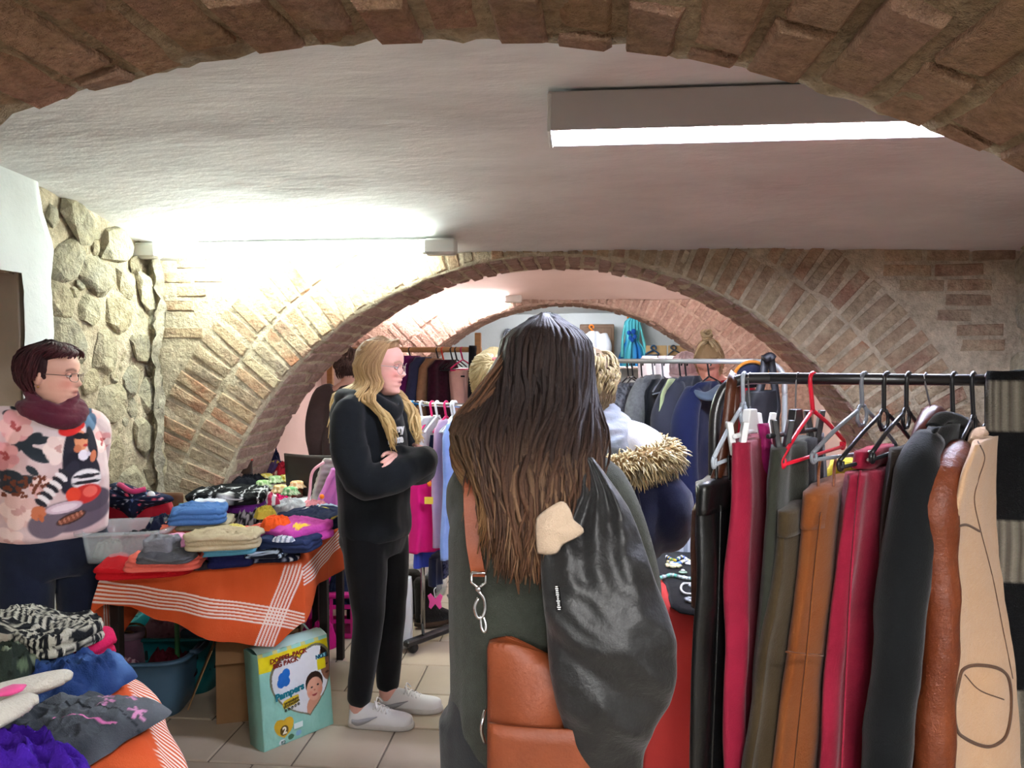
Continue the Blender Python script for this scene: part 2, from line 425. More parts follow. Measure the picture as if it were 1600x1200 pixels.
# rubble stones, each its own piece
def stone_mesh(i, m):
    r = random.Random(40 + i); bm = bmesh.new()
    for k in range(17):
        a = k / 17 * 2 * PI * 3.0 + r.uniform(-.3, .3); h = r.choice((-.4, .0, .32, .45)); q = .5 * (1 - .45 * max(0, h * 1.6)) * r.uniform(.8, 1.05)
        bm.verts.new((math.cos(a) * q, math.sin(a) * q, h))
    bmesh.ops.convex_hull(bm, input=bm.verts)
    for v in [v for v in bm.verts if not v.link_faces]: bm.verts.remove(v)
    me = bpy.data.meshes.new('stone'); bm.to_mesh(me); bm.free(); me.materials.append(m)
    return me
ST = [stone_mesh(i, STONE) for i in range(14)]; STP = [stone_mesh(i, STONE_P) for i in range(8)]
def stones(wall, X, yr, zr, n, meshes, size=(.10, .26), seed=1, face=(1, 0, 0), limit=300, tight=.43):
    r = random.Random(seed); got = []
    big = sorted([r.uniform(*size) for _ in range(n * 6)], reverse=True)
    for s in big:
        for _ in range(14):
            y, z = r.uniform(*yr), r.uniform(*zr)
            if all(math.hypot(y - a, (z - b) * 1.1) > (s + c) * tight for a, b, c in got): got.append((y, z, s)); break
        if len(got) >= n: break
    for y, z, s in got[:limit]:
        o = bpy.data.objects.new('stone', r.choice(meshes)); COL.objects.link(o); o.parent = wall
        if face[0]:
            o.location = (X, y, z); o.rotation_euler = (0, R_(90) * face[0], 0)
        else:
            o.location = (y, X, z); o.rotation_euler = (R_(90), 0, 0)
        o.rotation_euler.rotate_axis('Z', r.uniform(0, 6.28)); o.scale = (s * r.uniform(.95, 1.25), s * r.uniform(.7, .9), s * .26)
stones(wl, XL + .002, (3.38, 4.22), (.5, 2.22), 190, ST, seed=4, size=(.06, .30), tight=.405)
mb = MB()                                                       # smooth mortar fillet in the corner
mb.loft([[Vector((XL + .015 + .03 * math.cos(a) + .05 * (1 - math.cos(a)) + .02 * noise.noise(Vector((z * 3, 0, 0))) + .022 * fbm(Vector((z * 13, a * 1.5, 0))), 4.18 + .045 * fbm(Vector((z * 2.4, 5, 0))) + .02 * fbm(Vector((z * 14, a, 4))) + .045 * math.sin(a), z)) for a in [x * .4 - 1.2 for x in range(7)]] for z in [i * .03 for i in range(75)]], closed=False)
struct(mb, 'mortar_fillet', mat('fillet_grey', '#aba28f', .95, 1.5, 20, .5, 6, pit_shade=18), wl)
wr = side_wall('wall_right', XR, ARCH[0][1] - .05, ARCH[1][0] + .05, MORTAR, amp=.03)
stones(wr, XR - .01, (2.9, 4.25), (1.2, 2.2), 80, ST, seed=8, face=(-1, 0, 0), size=(.08, .32), tight=.41)
side_wall('wall_middle_left', XL, ARCH[1][1] - .05, ARCH[2][0] + .05, PLASTER_P, amp=.008)
side_wall('wall_middle_right', XR, ARCH[1][1] - .05, ARCH[2][0] + .05, PLASTER_P, amp=.008)
side_wall('wall_far_left', XL, ARCH[2][1] - .05, 11.65, PLASTER_W, amp=.008)
side_wall('wall_far_right', XR, ARCH[2][1] - .05, 11.65, PLASTER_W, amp=.008)
side_wall('wall_behind_left', XL, -3.05, ARCH[0][0] + .05, PLASTER_W, amp=.008)
side_wall('wall_behind_right', XR, -3.05, ARCH[0][0] + .05, PLASTER_W, amp=.008)
stones(w3, ARCH[2][0] - .0, (XL, AX - 2.05), (.4, 1.75), 26, STP, seed=3, face=(0, -1, 0), size=(.14, .3))
stones(w3, ARCH[2][0] - .0, (XL, AX - 1.75), (1.0, 1.75), 10, STP, seed=5, face=(0, -1, 0), size=(.14, .25))
mb = MB(); mb.box((XL + .10, 7.25, 1.1), (.22, .30, 2.2), bev=.02); struct(mb, 'trim_1', PLASTER_P, smooth=False)
mb = MB(); mb.box((0, 11.66, 1.3), (5.4, .12, 2.8)); struct(mb, 'wall_end', PLASTER_W, smooth=False)
mb = MB(); mb.box((0, -3.06, 1.3), (5.4, .12, 2.8)); struct(mb, 'wall_rear', PLASTER_W, smooth=False)

# ---- floor: grout bed with square tiles in running bond
GROUT = mat('grout', '#6b6055', .95, .4, 60)
mb = MB(); mb.box((0, 4.3, -.055), (6.0, 15, .10)); fl = struct(mb, 'floor', GROUT, smooth=False)
TILE = mat('floor_tile', rough=.5, bump=.18, scale=20, var=.5, vscale=3, col2='#a1917c', rnd_cols=['#b3a48f', '#a89a86', '#b8aa96', '#ad9c86'], spec=.35)
def tile_mesh(i):
    mb = MB(); mb.box((0, 0, -.006), (.322, .322, .014), bev=.004); me = mb.mesh('tile', smooth=False); me.materials.append(TILE); return me
TM = tile_mesh(0); ty0 = PZ(640, 1138, 0).y; tx0 = PZ(615, 1146, 0).x
tiles = []
for k in range(-9, 16):
    for i in range(-7, 11):
        c = Vector((tx0 + (i + .5 + (.55 if k % 2 else 0)) * .33, ty0 - (k * -1 + .5) * .33 + .0, 0)); q = pix(c)
        vis = q and -60 < q[0] < 1660 and q[1] < 1300 and XL < c.x < XR
        tiles.append((0 if vis else 1, (q[2] if q else 99), c))
tiles.sort(key=lambda t: (t[0], t[1]))
rest = MB()
for n, (_, _, c) in enumerate(tiles):
    if n < 230:
        o = bpy.data.objects.new('tile', TM); COL.objects.link(o); o.parent = fl; o.location = c
    else: rest.add([v.co + c for v in TM.vertices], [tuple(p.vertices) for p in TM.polygons])
for yy in [ty0 + (15 + k) * .33 + .165 for k in range(1, 14)] + []:
    for i in range(-7, 11): rest.add([v.co + Vector((tx0 + i * .33, yy, 0)) for v in TM.vertices], [tuple(p.vertices) for p in TM.polygons])
rest.build('tile_field', TILE, fl, smooth=False, kind='stuff')

# ---- fluorescent battens
CASE = mat('lamp_case', '#c9c9c4', .5, 0, spec=.4); CASE_G = mat('lamp_housing', '#b3aeab', .5, 0, spec=.4)
def glow(name, col, e): return mat(name, col, .5, emit=e)
def bare_batten(label, a, b, m, rz_off=0, group=None):
    # open batten: spine, two end boxes, bare tube slung beneath
    a, b = Vector(a), Vector(b); L = (b - a).length; rz = math.atan2(b.y - a.y, b.x - a.x)
    t = thing('tube_light', label, 'light', (a + b) / 2, rz, group)
    mb = MB(); mb.box((0, .015, .025), (L - .30, .05, .035), bev=.004); mb.build('spine', CASE, t, smooth=False)
    for s in (-1, 1):
        mb = MB(); mb.box((s * (L / 2 - .085), 0, 0), (.17, .095, .085), bev=.012); e = mb.build('end_box', CASE, t, smooth=False)
        mb = MB(); mb.box((s * (L / 2 - .17), -.012, -.012), (.022, .04, .05), bev=.004); mb.build('lamp_holder', CASE, e, smooth=False)
    mb = MB(); mb.tube([(-L / 2 + .17, -.02, -.012), (L / 2 - .17, -.02, -.012)], .017, seg=10); mb.build('tube', m, t)
    return t
bare_batten('bare fluorescent tube between two white end boxes above left brick haunch', PY(203, 390, 4.1), PY(713, 388, 4.1), glow('tube_cool', '#f2fff6', TUBE_LEFT))
bare_batten('fluorescent batten seen through the middle arch near far vault', PY(575, 468, 7.80), PY(815, 466, 7.80), glow('tube_warm', '#fff1ef', TUBE_MID))
bare_batten('small batten light on the rear room ceiling beyond the last arch', (-.9, 9.9, 2.27), (.6, 9.9, 2.27), glow('tube_far', '#f4f8ff', TUBE_FAR))
bare_batten('batten added unseen above the middle arch on right of second vault', (.35, 6.3, 2.25), (1.9, 6.3, 2.25), glow('tube_warm', '#fff1ef', TUBE_MID))  # added out of sight to brighten the right of the second vault
for y in (-.35, -2.93):
    a, b = Vector((-.2 if y > -1 else -.8, y, 2.26 if y > -1 else 1.93)), Vector((1.5 if y > -1 else .9, y, 2.26 if y > -1 else 1.93))
    bare_batten('bare fluorescent batten %s behind the viewer' % ('under the vault' if y > -1 else 'added unseen on the rear wall'), a, b, glow('tube_behind' if y > -1 else 'tube_rear_added', '#f6f4f4', TUBE_BEHIND if y > -1 else TUBE_BEHIND * 1.7))  # the rear-wall batten is added, unseen, to brighten the near arch soffit
a, b = PD(858, 200, 2.42), PD(1560, 178, 2.30)
a.z = b.z = 2.27; L = 1.55; rz = 0.0
ctr = Vector((a.x + L / 2, a.y, 2.30))
t = thing('box_light', 'boxy grey lamp housing with lit white strip under the vault, right', 'light', ctr, rz)
mb = MB(); mb.box((0, 0, .055), (L, .17, .012)); mb.box((0, -.085, .0), (L, .012, .115)); mb.box((0, .095, .0), (L, .012, .115)); mb.build('housing', CASE_G, t, smooth=False, bev=.003)
for s in (-1, 1):
    mb = MB(); mb.box((s * (L / 2 - .004), .0, -.005), (.012, .19, .115)); mb.build('end_cap', CASE, t, smooth=False, bev=.003)
mb = MB(); mb.tube([(-L / 2 + .04, 0, -.03), (L / 2 - .04, 0, -.03)], .017, seg=10); mb.build('tube', glow('tube_box', '#dde4ff', TUBE_RIGHT), t)
mb = MB(); mb.box((0, .02, .03), (L - .05, .12, .01)); mb.build('reflector', mat('reflector_white', '#f4f6f6', .3), t, smooth=False)
# ================================================================ PEOPLE
F_FRONT = [(-.120, .040), (-.114, .072), (-.104, .086), (-.092, .085), (-.082, .081), (-.070, .088), (-.060, .086), (-.050, .090), (-.040, .086), (-.02, .087), (.002, .083), (.022, .092), (.05, .091), (.075, .079), (.097, .052), (.112, .018), (.119, -.01)]
F_BACK = [(-.120, 0.0), (-.105, -.01), (-.085, -.04), (-.06, -.068), (-.03, -.088), (0, -.098), (.03, -.102), (.06, -.097), (.085, -.078), (.105, -.045), (.119, -.014)]
F_WID = [(-.120, .016), (-.112, .030), (-.10, .040), (-.08, .053), (-.06, .061), (-.03, .069), (0, .073), (.03, .077), (.06, .074), (.085, .059), (.105, .034), (.119, .006)]
NOSE = [(-.044, 0), (-.038, .013), (-.030, .024), (-.024, .022), (-.012, .015), (0, .009), (.014, .003), (.022, 0)]
def head_pt(th, z, off=0.0, face=True):
    f, b, w = curve1(F_FRONT, z), curve1(F_BACK, z), curve1(F_WID, z)
    yc = (f + b) / 2; c, s = math.cos(th), math.sin(th)
    e = .86 if c > 0 else 1.0
    x = math.copysign(abs(s) ** .92, s) * w; y = yc + (f - yc) * math.copysign(abs(c) ** e, c) if c > 0 else yc + (yc - b) * c
    if face and c > 0:
        g = lambda x0, z0, sx, sz: math.exp(-((abs(x) - x0) / sx) ** 2 - ((z - z0) / sz) ** 2)
        y += curve1(NOSE, z) * math.exp(-(x / (.008 + .006 * sstep(0, -.03, z))) ** 2)
        y -= .010 * g(.031, .003, .015, .010); y += .004 * g(.045, -.022, .018, .018)
        y += .004 * g(0, -.068, .020, .006) + .004 * g(0, -.052, .022, .005) - .005 * g(0, -.060, .024, .0025)
    n = Vector((x / max(w, .01), (y - yc) / max(.01, (f - yc if c > 0 else yc - b)), (z * 7) if abs(z) > .07 else z * 2)).normalized()
    return Vector((x, y, z)) + n * off
def head_rings(off=0.0, face=True, nz=72, nt=72, offf=None):
    R = []
    for j in range(nz):
        z = -.1195 + .2385 * (.5 - .5 * math.cos(PI * (.03 + .94 * j / (nz - 1))))
        R.append([head_pt(t, z, offf(t, z) if offf else off, face) for t in [2 * PI * i / nt for i in range(nt)]])
    return R
def HM(center, yaw=0, pitch=0, roll=0, s=1.0):
    return Matrix.Translation(center) @ Matrix.Rotation(yaw, 4, 'Z') @ Matrix.Rotation(pitch, 4, 'X') @ Matrix.Rotation(roll, 4, 'Y') @ Matrix.Scale(s, 4)
def add_head(mb, M, ears=True):
    mb.loft([[M @ p for p in r] for r in head_rings()])
    if ears:
        for s in (-1, 1):
            e = MB(); e.ball((0, 0, 0), (.010, .019, .031), 12, 8, rot=Matrix.Rotation(s * -.35, 3, 'Z') @ Matrix.Rotation(-.2, 3, 'X')); e.xf(M @ Matrix.Translation((s * .078, -.012, -.006)))
            mb.v += e.v; mb.f += [tuple(i + len(mb.c) for i in f) for f in e.f]; mb.uv += e.uv; mb.c += e.c
def add_hand(mb, M, side=1, curl=.5, s=1.0):
    # hand along +Y from the wrist, palm facing -Z, thumb on the -X*side edge
    def put(pts, rad, **k):
        mb.tube([M @ (Vector(p) * s) for p in pts], [r * s for r in rad], seg=8, **k)
    mb.loft([[M @ (Vector((math.cos(a) * w, y, math.sin(a) * t)) * s) for a in [2 * PI * i / 12 for i in range(12)]] for y, w, t in ((-.02, .026, .021), (.02, .034, .018), (.06, .041, .015), (.092, .040, .012))])
    for k, (x, l) in enumerate(((-.030, .072), (-.010, .080), (.010, .075), (.029, .060))):
        x *= side; a = 0; p = Vector((x, .080, 0)); pts = [p.copy()]
        for q in (.16, .42, .24, .18):
            p = p + Vector((x * .12, math.cos(a), -math.sin(a))) * l * q * 1.15; pts.append(p.copy()); a += curl * .9
        put(pts, [.0092, .0090, .0084, .0076, .006], n=9)
    a = curl * .4
    put([(-.026 * side, .018, -.004), (-.045 * side, .045, -.012 - .01 * curl), (-.050 * side, .072, -.018 - .02 * curl), (-.046 * side, .095, -.022 - .03 * curl)], [.014, .0105, .009, .007], n=8)
def skin_paint(Mh, base, lips, brow, cheek=None, hairline=None):
    inv = Mh.inverted(); B, Lp, Br, Ck = lin(base), lin(lips), lin(brow), lin(cheek or base)
    def f(p, n):
        q = inv @ p; c = B
        if q.y > .02 and abs(q.z) < .13:
            x = abs(q.x)
            c = mixc(c, Ck, .75 * math.exp(-((x - .042) / .022) ** 2 - ((q.z + .028) / .022) ** 2))
            m = math.exp(-(x / .021) ** 4 - ((q.z + .060) / .0095) ** 4); c = mixc(c, Lp, .85 * m)
            c = mixc(c, lin('#6b3a35'), .8 * math.exp(-(x / .023) ** 6 - ((q.z + .0605) / .0022) ** 2))
            bz = .021 + .006 * math.sin(clamp((x - .012) / .04) * PI)
            if .010 < x < .052: c = mixc(c, Br, .8 * math.exp(-((q.z - bz) / .0042) ** 2))
            if .018 < x < .046: c = mixc(c, lin('#3a2722'), .8 * math.exp(-((q.z - .010 + ((x - .032) / .03) ** 2 * .012) / .0022) ** 2))
        return c
    return f
SKIN = painted('skin', rough=.55, bump=.08, scale=90, weave=.1, spec=.35)
EYEW = mat('eye_white', '#ded9d4', .25, spec=.5); IRIS = mat('iris_grey', '#3c4a4e', .2, spec=.6)
def eyes(parent, M, iris=IRIS, lid=lin('#c98f80')):
    for s in (-1, 1):
        mb = MB(); mb.ball((0, 0, 0), .0118, 14, 10); mb.xf(M @ Matrix.Translation((s * .031, .0695, .003))); e = mb.build('eye', EYEW, parent)
        for zc, kk in ((1, .9), (-1, .62)):
            mb = MB(); mb.loft([[M @ (Vector((s * .031, .0695, .003)) + Vector((math.cos(a) * .0130, math.sin(a) * .0130 * math.cos(b), zc * math.sin(a) * .0130 * math.sin(b) + zc * .0))) for a in [PI * i / 12 for i in range(13)]] for b in [lerp(1.57, (1 - kk) * 1.57 + .12, j / 5) for j in range(6)]], closed=False); mb.c = [lid] * len(mb.v); mb.build('eyelid', SKIN, e)
        mb = MB(); mb.ball((0, 0, 0), (.0055, .003, .0055), 12, 8); mb.xf(M @ Matrix.Translation((s * .031, .0798, .003))); mb.build('iris', iris, e)
def glasses(parent, M, m, round_=True, w=.024, h=.021, r=.0013):
    mb = MB()
    for s in (-1, 1):
        pts = []
        for i in range(25):
            a = 2 * PI * i / 24; k = 1.0 if round_ else .8
            cx, cz = math.cos(a), math.sin(a)
            pts.append(M @ Vector((s * .033 + math.copysign(abs(cx) ** k, cx) * w, .099 - .012 * abs(cx) * (1 if cx * s > 0 else 0), -.003 + math.copysign(abs(cz) ** k, cz) * h)))
        mb.tube(pts, r, seg=6, cap=False)
        mb.tube([M @ Vector((s * (.033 + w), .088, .004)), M @ Vector((s * .074, .06, .006)), M @ Vector((s * .081, .0, .006)), M @ Vector((s * .082, -.02, -.006))], r * 1.1, seg=6, n=10)
    mb.tube([M @ Vector((-.010, .100, .002)), M @ Vector((0, .105, .006)), M @ Vector((.010, .100, .002))], r, seg=6, n=6)
    return mb.build('glasses', m, parent)
def hair_cap(M, th_front, z_front, thick=.014, side_z=-.03, col=(1, 1, 1, 1), back_z=-.09, rough=.003):
    # closed shell that rises out of the scalp where hair grows and sinks inside the face elsewhere
    def of(t, z):
        a = abs((t + PI) % (2 * PI) - PI)
        g = sstep(z_front - .012, z_front + .012, z + .02 * (a / th_front) ** 2 * (1 if a < th_front * 1.2 else 0))
        sd = sstep(th_front - .12, th_front + .12, a) * sstep(side_z - .01, side_z + .012, z + (.05 * sstep(1.7, 2.2, a)))
        k = max(g, sd); return lerp(-.016, thick + rough * noise.noise(Vector((t * 9, z * 30, 2))), k)
    mb = MB(); mb.loft([[M @ p for p in r] for r in head_rings(face=False, offf=of)], col=col); return mb
def lock(mb, pts, w, flat=.35, n=12, seg=6, c0=None, c1=None, up=None, mid=.35):
    def cf(u, v): return mixc(c0, c1, sstep(0, 1, (v - mid) / (1 - mid) if v > mid else 0))
    mb.tube(pts, [w * .55, w, w, w * .9, w * .7, w * .22], seg=seg, n=n, flat=flat, up=up, colf=cf)
HAIR = mat('hair_strands', '#ffffff', .55, .6, attr=True, spec=.22, scale=60, stretch=(6, 6, .35))
def wrinkle(A=.006, f=5, st=(1, 1, .7), seed=0):
    def d(p, n):
        q = Vector((p.x * f * st[0] + seed, p.y * f * st[1], p.z * f * st[2]))
        r = 1 - abs(noise.noise(q)) * 2.2
        return A * (r * .8 + .6 * noise.noise(q * 2.3))
    return d
def ellring(c, rx, ry, n=28, e=1.0, rot=0.0):
    return [Vector((c[0] + math.copysign(abs(math.cos(a)) ** e, math.cos(a)) * rx * math.cos(rot) - math.copysign(abs(math.sin(a)) ** e, math.sin(a)) * ry * math.sin(rot),
                    c[1] + math.copysign(abs(math.cos(a)) ** e, math.cos(a)) * rx * math.sin(rot) + math.copysign(abs(math.sin(a)) ** e, math.sin(a)) * ry * math.cos(rot), c[2])) for a in [2 * PI * i / n for i in range(n)]]
def trunk(mb, secs, n=28, e=.92):
    # (z, x, y, rx, ry) sections
    mb.loft([ellring((x, y, z), rx, ry, n, e) for z, x, y, rx, ry in secs])
def base_body(H, Mh, arms, legs, k=1.0, hands=None, curl=.6, paint=None, voxel=.006, smooth=3):
    # continuous skin figure under the clothes
    s = H / 1.66; mb = MB(); add_head(mb, Mh)
    hc = Mh.translation
    mb.tube([Vector((0, -.02, 1.36 * s)), Vector((hc.x * .6, hc.y * .5 - .02, hc.z - .11)), Mh @ Vector((0, -.022, -.05))], [.062 * k, .052 * k, .052], seg=18, n=8)
    trunk(mb, [(z * s, 0, y, rx * k, ry * k) for z, y, rx, ry in ((.80, 0, .10, .09), (.88, 0, .15, .10), (1.02, 0, .125, .085), (1.15, 0, .135, .09), (1.28, 0, .15, .095), (1.35, -.01, .13, .075), (1.40, -.015, .07, .055))])
    for pts in arms: mb.tube(pts, [.045 * k, .043 * k, .038, .036, .028, .024], seg=14, n=14)
    for pts in legs: mb.tube(pts, [.08 * k, .075 * k, .055, .052, .042, .036], seg=16, n=14)
    for M, sd in (hands or []): add_hand(mb, M, sd, curl)
    return fuse(mb, voxel, smooth, paint)
def shoe(parent, M, upper, sole, laces=None, mark=None, L=.27, low=True):
    secs = [(-.055, .026, .060, .0), (-.045, .034, .075, 0), (-.02, .038, .082, 0), (.03, .038, .080, 0), (.075, .040, .068, 0), (.11, .043, .052, 0), (.15, .046, .044, 0), (.185, .043, .040, 0), (.207, .030, .034, 0), (.216, .012, .026, 0)]
    def ring(y, w, h, z0): return [Vector((math.cos(a) * w, y, .022 + (h if math.sin(a) > 0 else .012) * math.copysign(abs(math.sin(a)) ** .8, math.sin(a)))) for a in [2 * PI * i / 20 for i in range(20)]]
    mb = MB(); mb.loft([ring(*s) for s in secs]); mb.xf(M); up = mb.build('shoe_upper', upper, parent, sub=1)
    mb = MB(); out = [(-.062, .0), (-.058, .024), (-.04, .036), (0, .041), (.06, .041), (.12, .046), (.17, .047), (.205, .036), (.221, .016), (.224, 0)]
    loop = out + [(y, -w) for y, w in out[::-1][1:-1]]
    mb.loft([[Vector((w * k, y * (1 if z else 1), z)) for y, w in loop] for z, k in ((.0, .94), (.004, 1), (.024, 1.0), (.028, .95))]); mb.xf(M); mb.build('shoe_sole', sole, parent, sub=1)
    if laces:
        mb = MB()
        for i in range(5):
            y = .062 + i * .019; z = .022 + .075 - i * .0085
            mb.tube([(-.026, y - .008, z - .012), (0, y, z + .002), (.026, y + .008, z - .012)], .0032, seg=6, n=8)
            mb.tube([(.026, y - .008, z - .012), (0, y, z + .003), (-.026, y + .008, z - .012)], .0032, seg=6, n=8)
        mb.tube([(0, .055, .10), (.02, .06, .115), (.035, .07, .095), (.01, .062, .1), (-.02, .06, .115), (-.036, .075, .09)], .003, seg=6, n=20)
        mb.xf(M); mb.build('laces', laces, parent)
    if mark:
        mb = MB()
        for sx in (-1, 1):
            top = [(-.035, .036), (-.01, .030), (.03, .042), (.075, .060)]; P = crom([Vector((0, y, z)) for y, z in top], 10)
            rows = []
            for i, p in enumerate(P):
                wd = .011 * math.sin(PI * min(1, .15 + i / 9 * .9)) + .001; xx = sx * (.0425 + .001 * (i > 6))
                rows.append([Vector((xx - sx * .004, p.y, p.z - wd)), Vector((xx, p.y, p.z - wd)), Vector((xx - sx * .003, p.y, p.z + wd)), Vector((xx - sx * .006, p.y, p.z + wd))])
            mb.loft(rows)
        mb.xf(M); mb.build('shoe_mark', mark, parent)
BLACK_KNIT = fabric('black_fleece', '#0d1013', var=.2, bump=.3, scale=18, col2='#16191d')
LEGGING = fabric('black_legging', '#0b0b0d', var=.1, bump=.15)
WHITE_LEATHER = mat('white_leather', '#d6d4d2', .5, .1, 40, .15, 20, col2='#c0bdba'); WHITE_SOLE = mat('sole_white', '#bdb8b2', .7, .1, 60, .25, 30, col2='#a09a92')
GREY_MARK = mat('grey_mark', '#9a999b', .5)
WIRE = mat('spectacle_wire', '#b0a5a0', .3, metal=.7)

# ---------------------------------------------------------------- girl in the black hoodie
def girl():
    base = PZ(588, 1122, 0); t = thing('person', 'girl in black hoodie and leggings with crossed arms and long blonde hair', 'person', base, R_(-105))
    Mh = HM((-.0, .035, 1.515), R_(12), R_(-4), 0, 1.0)
    rs, ls = Vector((.165, -.02, 1.325)), Vector((-.165, -.02, 1.325))
    arR = [(.09, -.02, 1.345), rs, (.205, -.0, 1.20), (.215, .07, 1.06), (.13, .19, 1.09), (.0, .225, 1.12), (-.10, .19, 1.13)]
    arL = [(-.09, -.02, 1.345), ls, (-.205, .0, 1.20), (-.205, .07, 1.06), (-.11, .16, 1.08), (.02, .185, 1.12), (.10, .155, 1.15)]
    lgR = [(.085, .0, .84), (.09, .01, .65), (.085, .015, .46), (.082, -.01, .28), (.08, -.035, .12), (.08, -.04, .05)]
    lgL = [(-.085, .0, .84), (-.085, .02, .65), (-.08, .03, .46), (-.08, .02, .28), (-.085, .01, .12), (-.085, .01, .05)]
    hR = Matrix.Translation((-.09, .19, 1.13)) @ Matrix.Rotation(R_(120), 4, 'Z') @ Matrix.Rotation(R_(80), 4, 'Y')
    hL = Matrix.Translation((.060, .150, 1.135)) @ Matrix.Rotation(R_(-70), 4, 'Z') @ Matrix.Rotation(R_(-60), 4, 'Y')
    body = base_body(1.66, Mh, [arR, arL], [lgR, lgL], .92, [(hR, 1), (hL, -1)], .5, skin_paint(Mh, '#d8a394', '#bf6f6b', '#8a6a4c', '#d98a80'), .0045, 2)
    body.build('body', SKIN, t)
    eyes(t, Mh)
    glasses(t, Mh, WIRE, True, .025, .0235, .0012)
    # hoodie
    mb = MB()
    trunk(mb, [(.79, 0, .0, .165, .125), (.82, 0, .0, .178, .135), (.95, 0, -.005, .18, .135), (1.10, 0, -.005, .185, .135), (1.22, 0, -.01, .195, .13), (1.31, 0, -.02, .18, .115), (1.37, 0, -.02, .125, .09), (1.41, 0, -.02, .08, .07)])
    for A in (arR, arL): mb.tube(A, [.05, .066, .073, .072, .068, .060, .05], seg=18, n=22)
    mb.tube([(-.085, .04, 1.372), (-.10, -.04, 1.385), (-.06, -.115, 1.385), (0, -.135, 1.38), (.06, -.115, 1.385), (.10, -.04, 1.385), (.085, .04, 1.372), (.045, .075, 1.345), (0, .085, 1.325), (-.045, .075, 1.345), (-.085, .04, 1.372)], .038, seg=12, n=40)
    mb.ball((0, -.12, 1.31), (.13, .06, .09), 18, 12)
    wr = wrinkle(.007, 6, (1, 1, .8), 3)
    hd = fuse(mb, .008, 5, None, lambda p, n: wr(p, n) * (1.2 if p.z < 1.2 else .6))
    hoodie = hd.build('hoodie', BLACK_KNIT, t)
    mb = MB()                                                   # white two-word chest print, as raised strokes
    Mx = Matrix.Translation((.0, .155, 1.245)) @ Matrix.Rotation(R_(8), 4, 'X')
    for w, zz, sc in (('Sorry', .022, .045), ('I late', -.022, .045)):
        put_text(w, Matrix.Translation((.05, .128, 1.235 + zz)) @ Matrix.Rotation(PI + R_(-12), 4, 'Z') @ Matrix.Rotation(R_(82), 4, 'X'), sc, mat('print_white', '#e8e8e8', .8), hoodie, name='print', thick=.004, bold=.002)
    # leggings
    mb = MB(); trunk(mb, [(.90, 0, 0, .15, .115), (.84, 0, 0, .165, .13), (.78, 0, -.01, .165, .13), (.72, 0, -.005, .15, .11)])
    for Lg in (lgR, lgL): mb.tube(Lg[:-1] + [Vector(Lg[-2]) * .8 + Vector(Lg[-1]) * .2], [.098, .085, .064, .058, .050, .044], seg=18, n=24)
    fuse(mb, .007, 5, None, wrinkle(.0025, 9, seed=8)).build('leggings', LEGGING, t)
    for x, y, yw in ((.08, -.02, R_(14)), (-.09, .03, R_(18))):
        shoe(t, Matrix.Translation((x, y, 0)) @ Matrix.Rotation(yw, 4, 'Z'), WHITE_LEATHER, WHITE_SOLE, mat('lace_white', '#dedcda', .8), GREY_MARK)
    # hair
    r = random.Random(2); root, tip = lin('#8a6a48'), lin('#e0c68c')
    hb = hair_cap(Mh, R_(84), .086, .014, -.04, root)
    def go(side, k):
        # side +1 her right (towards the viewer), k 0..1 from front to back of the head
        a = lerp(R_(80), R_(180), k); z = .03
        top = Mh @ Vector((side * .006, lerp(.066, -.06, k), .118 - .01 * k)); half = Mh @ (head_pt(side * a * .75, .085, .016, False)); sd = Mh @ (head_pt(side * a, .0, .020, False)); nk = Mh @ (head_pt(side * a, -.07, .026 + .02 * k, False))
        return top, half, sd, nk
    for i in range(230):
        side = 1 if i % 2 else -1; k = r.random() ** .8
        top, half, sd, nk = go(side, k); j = lambda s: Vector((r.uniform(-s, s), r.uniform(-s, s), r.uniform(-s, s)))
        if k < .28:     # front lengths fall over the chest
            end = [Vector((side * r.uniform(.12, .145), r.uniform(.02, .07), 1.385)), Vector((side * r.uniform(.105, .135), r.uniform(.09, .13), 1.325)), Vector((side * r.uniform(.085, .14), r.uniform(.115, .155), 1.245 + r.uniform(-.02, .03))), Vector((side * r.uniform(.08, .13), r.uniform(.14, .165), r.uniform(1.16, 1.25)))]
        else:
            b = (k - .28) / .72; end = [Vector((side * lerp(.155, .02, b), lerp(.02, -.195, b), 1.39)), Vector((side * lerp(.17, .03, b), lerp(.02, -.205, b), 1.30 + r.uniform(-.02, .02))), Vector((side * lerp(.175, .04, b), lerp(.02, -.21, b), r.uniform(1.18, 1.27)))]
        c0 = mixc(root, lin('#a9875c'), r.random()); c1 = mixc(tip, lin('#c4a268'), r.random())
        lock(hb, [top + j(.004), half + j(.003), sd + j(.003), nk + j(.004)] + [e + j(.006) for e in end], r.uniform(.008, .013), .4, 16, 6, c0, c1, mid=.2)
    hb.build('hair', HAIR, t)
def put_text(s, M, size, m, parent, name='lettering', thick=.0006, bold=0.0, align='CENTER', shear=0.0):
    cu = bpy.data.curves.new('t', 'FONT'); cu.body = s; cu.size = size; cu.extrude = thick; cu.align_x = align; cu.align_y = 'CENTER'; cu.offset = bold; cu.shear = shear
    cu.resolution_u = 3
    o = bpy.data.objects.new('t', cu); COL.objects.link(o); dg = bpy.context.evaluated_depsgraph_get()
    me = bpy.data.meshes.new_from_object(o.evaluated_get(dg)); bpy.data.objects.remove(o); me.materials.clear(); me.materials.append(m); me.name = name
    ob = bpy.data.objects.new(name, me); COL.objects.link(ob); ob.parent = parent; ob.matrix_local = M; return ob
girl()
